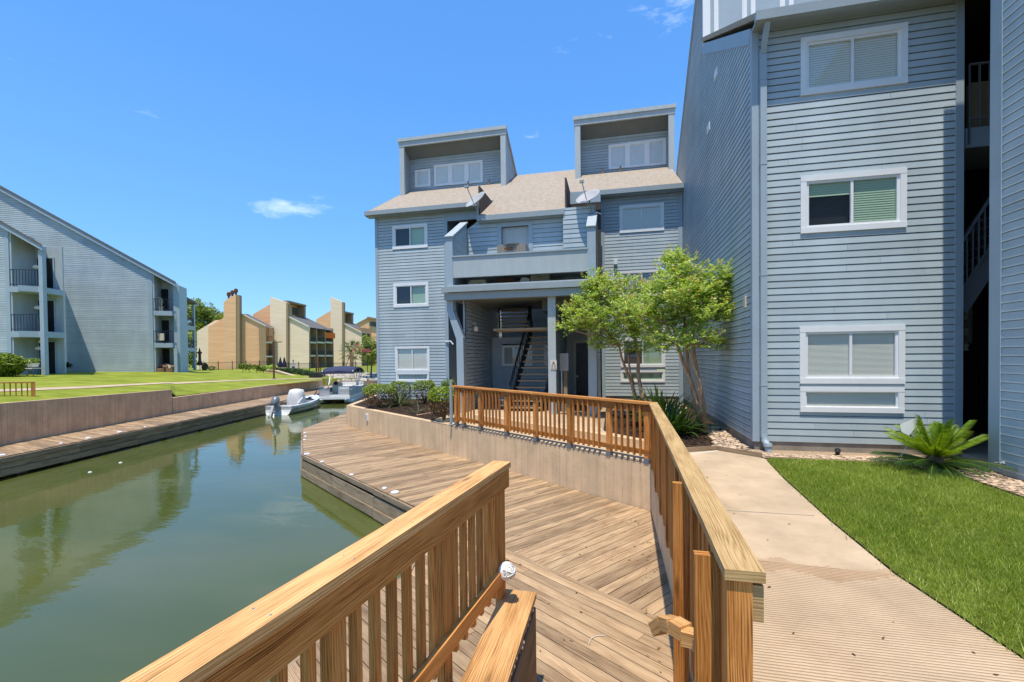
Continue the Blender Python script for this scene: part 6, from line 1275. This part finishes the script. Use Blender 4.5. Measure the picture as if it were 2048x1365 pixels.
myrtle('crape_myrtle', stR, None, 'larger crape myrtle with several smooth tan trunks beside the tall side wall', bR, 1.15, 3)
YL = 13.6
stL = [([gp(x, y, YL+dy) for x, y, dy in P], r0, r1) for P, r0, r1 in (([(1279, 845, 0), (1272, 800, 0), (1263, 765, 0), (1252, 740, .1), (1243, 715, .1), (1238, 690, .1)], .055, .025), ([(1285, 845, 0), (1283, 790, 0), (1276, 745, 0), (1277, 715, 0), (1270, 690, 0), (1268, 660, 0)], .055, .03), ([(1268, 770, 0), (1260, 745, -.1), (1257, 720, -.1), (1255, 695, -.1)], .03, .02))]
bL = blobs_px([(1205, 590, 0, .42, .36), (1170, 610, .1, .36, .28), (1240, 600, .1, .42, .34), (1275, 620, 0, .42, .34), (1140, 625, 0, .20, .16), (1160, 650, -.1, .34, .24), (1205, 650, -.2, .46, .30), (1250, 660, -.2, .46, .30), (1290, 665, .1, .38, .26), (1220, 690, 0, .34, .18), (1130, 655, 0, .16, .09), (1190, 558, 0, .18, .20), (1225, 565, .1, .26, .24), (1262, 575, .2, .3, .26), (1300, 590, .2, .34, .3), (1195, 690, -.1, .2, .12), (1270, 700, .0, .26, .12), (1310, 640, .1, .3, .3), (1245, 625, -.5, .4, .3), (1182, 628, -.45, .34, .24), (1178, 578, .1, .16, .13)], YL)
myrtle('crape_myrtle', stL, None, 'smaller crape myrtle leaning over the terrace railing, tips tinged orange', bL, .85, 5, nb=90)
# strap-leaved clump under the myrtles
def blade(b, p, a, el, L, w, droop, n=6, lo=0, hi=1):
    d = np.array((math.cos(a)*math.cos(el), math.sin(a)*math.cos(el), math.sin(el))); s = np.array((-math.sin(a), math.cos(a), 0)); q = np.array(p, float); pts = [q]; 
    for i in range(n): d = d+np.array((0, 0, -droop/n)); d /= np.linalg.norm(d); q = q+d*L/n; pts.append(q)
    k = len(b.v); c = random.uniform(lo, hi)
    for i, q in enumerate(pts): ww = w*(math.sin(math.pi*min(1, (i+.35)/(n+.35)))**.6) if i < n else .001; b.v += [tuple(q-s*ww/2), tuple(q+np.array((0, 0, -ww*.25))), tuple(q+s*ww/2)]
    for i in range(n):
        for j in (0, 1): b.f.append((k+i*3+j, k+i*3+j+1, k+(i+1)*3+j+1, k+(i+1)*3+j)); b.uv.append([(0, 0)]*4); b.pr.append(c); b.mi.append(0); b.pc.append(0)
def strap(name, c, n, L, w, m, label, droop=1.2, spread=.25, el=(.7, 1.45), cat='plant', lo=0, hi=1):
    t = thing(name, c, label, cat); b = MB()
    for i in range(n): a = random.uniform(0, 6.28); r = random.random()*spread; blade(b, (c[0]+r*math.cos(a), c[1]+r*math.sin(a), c[2]), a+random.uniform(-.7, .7), random.uniform(*el), L*random.uniform(.6, 1.1), w, droop*random.uniform(.4, 1.3), lo=lo, hi=hi)
    b.build('leaves', M[m], t); b = MB(); b.lathe(c, [(spread*.6, -.02), (spread*.5, .06), (.02, .08)], 10); b.build('crown_base', M['trunk'], t); return t
strap('strap_leaf_plant', gp(1345, 866, 11.0)*(1, 1, 0)+np.array((0, 0, G0)), 150, 1.0, .05, 'dkleaf', 'dark green strap leaved clump beneath the crape myrtles', 1.1, .30)
strap('strap_leaf_plant', gp(1322, 850, 12.2)*(1, 1, 0)+np.array((0, 0, G0)), 90, 1.15, .07, 'shrub', 'brighter broad leaved clump behind the dark strap leaved one', 1.0, .22, lo=.1, hi=.75)
strap('spiky_plant', np.array((*AT(798, 812, 'Z', G0)[:2], G0)), 120, 1.0, .03, 'greyleaf', 'grey green spiky clump between the clipped shrubs', .9, .16, el=(.35, 1.35))
strap('spiky_plant', np.array((*AT(836, 826, 'Z', G0)[:2], G0)), 26, .5, .02, 'greyleaf', 'small dry spiky tuft in the mulch right of the spiky clump', .8, .08, el=(.2, 1.0))
# clipped shrubs in the bed
def shrub(px, py, w, h, label, n=2600, seed=0):
    p = AT(px, py, 'Z', G0); t = thing('clipped_shrub', (p[0], p[1], G0), label, 'shrub', 'clipped shrubs in the mulch bed'); c = np.array((p[0], p[1], G0+h*.62))
    def cloud(n, zlo, zhi, size, lo, hi):
        b = MB(); 
        for i in range(n):
            a = random.uniform(0, 6.28); zf = random.uniform(zlo, zhi); side = (1-abs(zf*2-1.1)**3*.35); rr = w/2*side*(random.uniform(.55, 1.0)**.5)*(1+.10*math.sin(3*a+seed)+.07*math.sin(7*a))
            if zf > .88: rr *= random.random()**.5
            q = np.array((p[0]+rr*math.cos(a), p[1]+rr*math.sin(a), G0+h*(.16+.84*zf)+random.uniform(-.03, .03)))
            leaves(b, q, (.01, .01, .01), 1, size, lo, hi, flat=.8)
        return b
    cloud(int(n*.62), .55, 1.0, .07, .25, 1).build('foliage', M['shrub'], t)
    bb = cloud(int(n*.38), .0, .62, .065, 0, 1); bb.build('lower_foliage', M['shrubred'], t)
    b = MB()
    for i in range(9): a = i*.75; b.tube([(p[0], p[1], G0), (p[0]+w*.14*math.cos(a), p[1]+w*.14*math.sin(a), G0+h*.35), (p[0]+w*.30*math.cos(a), p[1]+w*.30*math.sin(a), G0+h*.75)], [.022, .014, .006], 5)
    b.build('stems', M['trunk'], t)
shrub(757, 815, 1.15, .86, 'leftmost clipped shrub in the mulch bed, bronze tinged and largest of the back row', 2300, 1); shrub(800, 800, .92, .82, 'clipped shrub behind the spiky clump, second from the left', 1700, 2)
shrub(850, 808, .92, .94, 'reddish rounded shrub standing below the ground floor window', 1900, 3); shrub(897, 800, .62, .92, 'clipped shrub against the entry column, behind the front one', 1300, 4); shrub(888, 842, .92, .98, 'broad bright clipped shrub nearest the terrace railing end', 2900, 5)
# small sticks of bare stems / rocks in the bed
pebbles('mulch_chips', [(-5.4, 12.7), (-10.0, 16.1), (-10.2, 18.0), (-5.4, 18.0)], 900, .035, 'scattered bark chips across the dark shrub bed', 'mulch')
p = AT(865, 832, 'Z', G0); b = MB(); b.tube([p+(-.5, -.1, .02), p+(0, 0, .10), p+(.5, .25, .16)], [.02, .018, .01], 6); tag(b.build('fallen_branch', M['bark']), 'thin pale branch lying in the mulch by the brightest shrub', 'branch')
# cycad
cp = AT(1870, 938, 'Z', G0); cy = thing('sago_palm', (cp[0], cp[1], G0), 'bright sago palm at the edge of the lawn by the stair passage', 'sago palm')
random.seed(11)
def frond(b, sk, p, a, el, L, droop, lo, hi, lw=.15):
    d = np.array((math.cos(a)*math.cos(el), math.sin(a)*math.cos(el), math.sin(el))); q = np.array(p, float); n = 34; pts = [q.copy()]; side0 = np.array((-math.sin(a), math.cos(a), 0))
    for i in range(n):
        d = d+np.array((0, 0, -droop/n)); d /= np.linalg.norm(d); q = q+d*L/n; pts.append(q.copy())
        if i < 4: continue
        f = math.sin(math.pi*min(1, (i-2)/(n-1)))**.5*lw+.02; upv = np.cross(side0, d); 
        for sgn in (1, -1):
            tip = q+(side0*sgn*.80+d*.75+upv*-.42*(-1))*f; base = q; k = len(b.v); wv = d*.011
            b.v += [tuple(base-wv), tuple(base+wv), tuple(tip)]; b.f.append((k, k+1, k+2)); b.uv.append([(0, 0)]*3); b.pr.append(random.uniform(lo, hi)); b.mi.append(0); b.pc.append(0)
    sk.tube(pts[::4]+[pts[-1]], list(np.linspace(.012, .003, len(pts[::4])+1)), 5)
b = MB(); sk = MB(); top = np.array((cp[0], cp[1], G0+.16))
for i in range(38): frond(b, sk, top, i*2.4+random.uniform(-.2, .2), random.uniform(.62, 1.38), random.uniform(.56, .78), random.uniform(.15, .55), .35, 1, .115)
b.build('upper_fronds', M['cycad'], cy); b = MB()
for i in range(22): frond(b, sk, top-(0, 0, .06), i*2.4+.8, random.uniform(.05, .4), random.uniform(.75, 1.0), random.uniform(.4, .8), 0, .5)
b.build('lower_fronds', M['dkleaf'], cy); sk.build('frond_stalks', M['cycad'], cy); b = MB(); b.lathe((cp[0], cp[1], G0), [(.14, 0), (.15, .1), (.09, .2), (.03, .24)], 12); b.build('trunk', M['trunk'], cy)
b = MB(); q = np.array((cp[0], cp[1], 0)); b.face([(q[0]+.75*math.cos(t)*(1+.2*math.sin(3*t)), q[1]+.42*math.sin(t), G0+.008) for t in np.linspace(0, 6.1, 18)]); kind(b.build('mulch_patch', M['mulch']), 'structure')
# little flag in the sago palm
q0 = AT(1808, 905, 'Y', 8.6); q1 = AT(1852, 826, 'Y', 8.6); fl_ = thing('garden_flag', (q0[0], 8.6, G0), 'small faded white flag on a tilted stick behind the sago palm', 'flag'); b = MB(); b.tube([(q0[0]-.12, 8.6, G0), q1], .006, 5); b.build('stick', M['steel'], fl_)
b = MB(); c = [AT(*p, 'Y', 8.58) for p in ((1834, 836), (1800, 850), (1803, 864), (1818, 872), (1829, 858))]; b.prism(c, (0, .006, 0)); b.build('cloth', M['white'], fl_)
# palm, pink myrtle, trees and topiary at the far end
def palm(px, pyb, pyt, d, label):
    base = GZ(px, d, -.22); topz = DP(px, pyt, d); t = thing('palm_tree', base, label, 'palm'); b = MB(); tp = np.array((topz[0], topz[1], topz[2])); b.tube([base, base*.5+tp*.5+(0.05, 0, 0), tp], [.33, .24, .28], 10); b.build('trunk', M['bark'], t)
    b = MB()
    for i in range(46):
        a = i*2.399; el = random.uniform(-.65, 1.4); d_ = np.array((math.cos(a)*math.cos(el), math.sin(a)*math.cos(el), math.sin(el))); L = random.uniform(.9, 1.35); e = tp+d_*L; s = np.cross(d_, (0, 0, 1)); s /= np.linalg.norm(s)+1e-6; u_ = np.cross(s, d_)
        b.cur = random.random(); b.bar(tp, e, .04, .02)
        for k in range(17): t_ = (k-8)/8*1.25; v = d_*math.cos(t_)+s*math.sin(t_); tip = e+v*random.uniform(.65, .9)+np.array((0, 0, -.18*abs(t_)-.12)); b.cur = random.random(); b.face([e-u_*.02-s*.03, e+s*.03, tip])
    b.build('crown', M['palmleaf'], t); b = MB()
    for sgn in (-1, 1): b.bar(tp+(sgn*.1, 0, -.1), base+(sgn*1.15, 0, .05), .06, .06)
    b.split('brace', M['fasw'], t)
palm(703, 741, 705, 58, 'fan palm propped with braces in front of the tan houses')
def broad(name, c, r, n, size, m, label, stems, group=None, bl=None, cat='tree'):
    """tree: trunk + clumped crown"""
    c = np.array(c, float); t = thing(name, (c[0], c[1], stems), label, cat, group); b = MB(); b.tube([(c[0], c[1], stems), (c[0]+.1, c[1], stems+(c[2]-stems)*.5), tuple(c)], [.06*r[0], .045*r[0], .02*r[0]], 7)
    w = MB(); 
    K = 26
    for k in range(K):
        v = rng.normal(size=3); v /= np.linalg.norm(v); cc = c+v*np.array(r)*random.uniform(.45, .85); rr = np.array(r)*random.uniform(.22, .38); leaves(w, cc, rr, n//K, size, 0, 1, shell=.5)
        if k % 3 == 0: b.tube([c-(0, 0, r[2]*.4), cc], [.02*r[0], .008*r[0]], 4)
    b.build('trunk', M['trunk'], t); w.build('crown', M[m], t)
    if bl: 
        w = MB()
        for k in range(9): v = rng.normal(size=3); v[2] = abs(v[2])*.8-.2; v /= np.linalg.norm(v); leaves(w, c+v*np.array(r)*1.0, (r[0]*.2, r[0]*.2, r[2]*.12), 55, size*.8, 0, 1, shell=.2)
        w.build('blossom', M[bl], t)
    return t
broad('crape_myrtle', DP(741, 700, 44), (1.45, 1.3, 1.75), 5200, .16, 'treeleaf', 'pink flowering crape myrtle just left of the middle building', -.3, bl='pinkb')
broad('bush', DP(709, 748, 47), (.35, .35, .5), 500, .12, 'treeleaf', 'small dark bush under the pink flowering tree', -.3, cat='bush')
for x, y, r, l in ((398, 640, 5.0, 'leftmost'), (425, 648, 5.5, 'middle'), (455, 668, 4.6, 'rightmost')):
    broad('broadleaf_tree', DP(x, y, 118), (r, r, r*(1.3 if x < 410 else 1.0)), 5200, .55, 'treeleaf', l+' of three green trees rising behind the orange house', -.3, 'trees behind the orange house')
broad('broadleaf_tree', DP(386, 692, 104), (4.2, 3, 4.6), 3600, .5, 'treeleaf', 'low green tree showing through the balconies of the small blue wing', -.3)
for i, (x, y) in enumerate(((484, 733), (497, 735), (512, 735), (525, 737))):
    broad('patio_tree', DP(x, y, 50), (.52, .5, .42), 900, .12, 'shrub', ['leftmost', 'second from left', 'third from left', 'rightmost'][i]+' of four little ball headed trees by the low far wall', -.1, 'little ball headed trees by the low wall')
broad('bush', DP(540, 735, 56), (1.3, .9, .4), 900, .18, 'myrtle', 'pale leafy bush in front of the orange house balconies', -.2, cat='bush')
# clutter right of the small wing
p = GZ(400, 56, .35); um = thing('patio_umbrella', p, 'closed brown patio umbrella on a pole beside the small blue wing', 'umbrella'); b = MB(); zt = DP(400, 696, 56)[2]; b.tube([p, (p[0], p[1], zt)], .04, 6); b.build('pole', M['fasw'], um); b = MB(); b.lathe((p[0], p[1], zt-2.2), [(.28, 0), (.34, .25), (.16, .6), (.15, 1.4), (.30, 1.6), (.12, 1.75), (.03, 2.2)], 12); b.build('canopy', M['brownc'], um)
p = GZ(410, 57, .3); t = thing('round_planter', p, 'dark round planter stand beside the closed brown umbrella', 'planter'); b = MB(); b.lathe(p+(0, 0, .5), [(.05, -.1), (.5, 0), (.5, .06), (.05, .1)], 18, axis=(0, -1, .1)); b.build('wheel', M['brownc'], t); b = MB(); leaves(b, p+(.9, 0, .3), (.9, .4, .3), 300, .15); b.build('foliage', M['shrub'], t)
# low sloped wall at the far lawn
FW = PLN(528, 52, 601, 46.5); b = MB(); FW.prism(b, [(530, 741), (550, 742.5), (601, 757.3), (601, 759), (560, 756), (530, 752)], .3); tag(b.build('retaining_wall', M['formwall']), 'low sloping concrete wall at the far end of the lawn', 'retaining wall')
b = MB(); FW.prism(b, [(530, 739.5), (550, 741), (601, 756.2), (601, 757.2), (550, 742.4), (530, 741)], .4, .05); tag(b.build('wall_coping', M['conc']), 'pale coping strip along the low sloping far wall', 'coping')
# sloping hedge
b = MB(); HA = PLN(548, 57, 642, 47)
for i in range(5200):
    f_ = random.random(); x = 548+94*f_; yt = 737+max(0, f_-.4)*20; yb = 745+f_*12; y = yt+(yb-yt)*random.random(); s_, z_ = HA(x, y); q = HA.P((s_, z_), random.uniform(-.6, .1)); leaves(b, q, (.02, .02, .02), 1, .17, 0, .8)
hd = thing('sloping_hedge', HA.P(HA(600, 757)), 'dark clipped hedge sloping down behind the standing person', 'hedge'); b.build('foliage', M['dkleaf'], hd); b = MB()
for f_ in np.linspace(.05, .95, 12): x = 548+94*f_; b.tube([HA.P(HA(x, 745+f_*12), -.3), HA.P(HA(x, 739+f_*12), -.3)], .03, 5)
b.build('stems', M['trunk'], hd)
# iron fences
def ironfence(xa, da, xb, db, zb, h, label, posts=6, pk=.13):
    A, B = GZ(xa, da, zb), GZ(xb, db, zb); t = thing('iron_fence', A, label, 'fence'); L = np.linalg.norm(B-A); b = MB()
    for z in (.12, h-.08): b.bar(A+(0, 0, z), B+(0, 0, z), .035, .035)
    b.split('rail', M['black'], t); b = MB()
    for i in range(posts+1): p = A+(B-A)*i/posts; b.bar(p, p+(0, 0, h+.12), .07, .07)
    b.split('post', M['black'], t); b = MB(); n = int(L/pk)
    for i in range(n): p = A+(B-A)*i/n; b.bar(p+(0, 0, .1), p+(0, 0, h), .016, .016)
    b.build('picket_panel', M['black'], t)
ironfence(408, 66, 545, 70, .1, 1.25, 'thin black iron fence in front of the orange house', 5)
ironfence(556, 60, 760, 54, -.2, 1.35, 'thin black iron fence across the grass in front of the tan houses', 9)
# lamp posts
def lamppost(px, d, zb, ytop, arm, label, r=.075):
    p = GZ(px, d, zb); zt = DP(px, ytop, d)[2]; t = thing('lamp_post', p, label, 'lamp post', 'dark lamp posts at the far end'); b = MB(); b.tube([p, (p[0], p[1], zt)], r, 8); b.build('pole', M['brownc'], t); b = MB(); b.lathe(p, [(r*2, 0), (r*2, .08), (r*1.2, .12)], 10); b.build('base', M['brownc'], t)
    b = MB(); e = p*(1, 1, 0)+np.array((arm, .1, zt-.02)); b.bar((p[0], p[1], zt-.04), e, .14, .05); b.bar(e-(arm*.5, .05, .02), e, .24, .05); b.build('lamp_head', M['brownc'], t)
lamppost(548, 38.5, -.03, 684, .72, 'tall lamp post on the lawn with a short sideways arm')
lamppost(633, 44, -.2, 711, .15, 'left one of two thin dark posts by the boat landing', .06); lamppost(637.5, 45, -.2, 713, .15, 'right one of two thin dark posts by the boat landing', .06)
b = MB(); p = GZ(630, 43, -.14); b.box(p+(-.5, -.2, 0), p+(.6, .3, .45)); b.tube([p+(-.5, 0, .1), p+(-.7, 0, .5)], .05, 6); tag(b.build('dock_box', M['black']), 'dark storage box at the foot of the two thin posts', 'box')
# person and two folded umbrellas
def person(px, py, d, h, label):
    p = GZ(px, d, 0); z0_ = DP(px, py, d)[2]; t = thing('person', (p[0], p[1], z0_), label, 'person'); s = h/1.75
    me = bpy.data.meshes.new('body'); V = [(0, 0, .95), (0, 0, 1.2), (0, 0, 1.42), (0, 0, 1.53), (0, .0, 1.66), (.10, 0, .90), (.12, .02, .48), (.13, 0, .06), (.14, -.14, .03), (-.10, 0, .90), (-.13, -.04, .48), (-.15, .03, .06), (-.16, -.12, .03), (.19, 0, 1.40), (.25, .02, 1.13), (.24, -.10, .92), (.24, -.13, .84), (-.19, 0, 1.40), (-.26, .02, 1.14), (-.25, -.10, .92), (-.25, -.13, .84)]
    Ed = [(0, 1), (1, 2), (2, 3), (3, 4), (0, 5), (5, 6), (6, 7), (7, 8), (0, 9), (9, 10), (10, 11), (11, 12), (2, 13), (13, 14), (14, 15), (15, 16), (2, 17), (17, 18), (18, 19), (19, 20)]
    R = [.14, .13, .14, .055, .095, .10, .065, .045, .035, .10, .065, .045, .035, .06, .045, .033, .03, .06, .045, .033, .03]
    me.from_pydata([tuple(q*s for q in v) for v in V], Ed, []); o = bpy.data.objects.new('body', me); C.objects.link(o); me.materials.append(M['skin']); me.materials.append(M['shirt']); me.materials.append(M['denim'])
    o.modifiers.new('skin', 'SKIN'); sv = me.skin_vertices[0].data
    for i, r in enumerate(R): sv[i].radius = (r*s, r*s*.85)
    sv[0].use_root = True; o.modifiers.new('sub', 'SUBSURF').levels = 1
    dg = bpy.context.evaluated_depsgraph_get(); m2 = bpy.data.meshes.new_from_object(o.evaluated_get(dg)); o.modifiers.clear(); o.data = m2
    m2.materials.clear()
    for k in ('skin', 'shirt', 'denim'): m2.materials.append(M[k])
    for f in m2.polygons:
        z = f.center[2]/s; x = abs(f.center[0]/s); f.material_index = 1 if .98 < z < 1.47 else (2 if z < .98 and not (x > .19 and z > .78) else 0)
    o.parent = t
    b = MB(); b.lathe((0, 0, 1.70*s), [(.105*s, -.01), (.11*s, .03*s), (.07*s, .09*s), (.01, .105*s)], 12); b.lathe((0, -.05*s, 1.70*s), [(.13*s, -.005), (.13*s, .008)], 14); c = b.build('cap', M['navy']); c.parent = t
person(587, 748, 53.6, 1.62, 'person in jeans, pale top and dark cap standing by the sloping hedge')
for x, l, m in ((561, 'left one of two dark draped closed umbrellas beside the hedge', 'navy'), (569, 'right one of two dark draped closed umbrellas beside the hedge', 'navy')):
    p = DP(x, 741, 56); t = thing('closed_umbrella', p, l, 'umbrella', 'dark closed umbrellas by the hedge'); b = MB(); b.lathe(p, [(.30, .35), (.26, .7), (.14, 1.2), (.05, 1.6)], 10); b.build('canopy', M[m], t); b = MB(); b.tube([p, p+(0, 0, 1.75)], .03, 6); b.build('pole', M['dishm'], t)
# leaf litter on the dock and twig
random.seed(5)
b = MB()
for i in range(70):
    x, y = random.uniform(-1.2, .5), random.uniform(3.2, 7.6); x = x if random.random() < .4 else .56-abs(random.gauss(0, .18)); q = np.array((x, y, DK+.006)); leaves(b, q, (.01, .01, .002), 1, .035, 0, 1, flat=.1)
kind(tag(b.build('leaf_litter', M['shrubred']), 'few dry curled leaves scattered on the plank dock by the wall', 'leaves'), 'stuff')
b = MB(); q = [AT(x, y, 'Z', DK+.01) for x, y in ((1177, 1290), (1182, 1278), (1192, 1272), (1212, 1271))]; b.tube(q, .004, 5); tag(b.build('dry_twig', M['signw']), 'thin curved dry twig lying on the lower dock boards', 'twig')
b = MB(); random.seed(9)
for i in range(26): leaves(b, np.array((random.uniform(.8, 2.3), random.uniform(2.6, 8.8), G0+.008)), (.01, .01, .001), 1, .03, 0, 1, flat=.1)
kind(tag(b.build('fallen_leaves', M['shrubred']), 'few small dry leaves scattered over the walkway', 'leaves'), 'stuff')
# litter floating on the canal
for i, (x, y) in enumerate(((180, 945), (241, 926))):
    p = AT(x, y, 'Z', WZ); b = MB(); b.lathe(p, [(.02, -.02), (.05, .0), (.04, .02), (.01, .025)], 8); tag(b.build('floating_debris', M['canvasgrey']), ('nearer' if i == 0 else 'farther')+' pale scrap floating on the green canal water', 'debris')
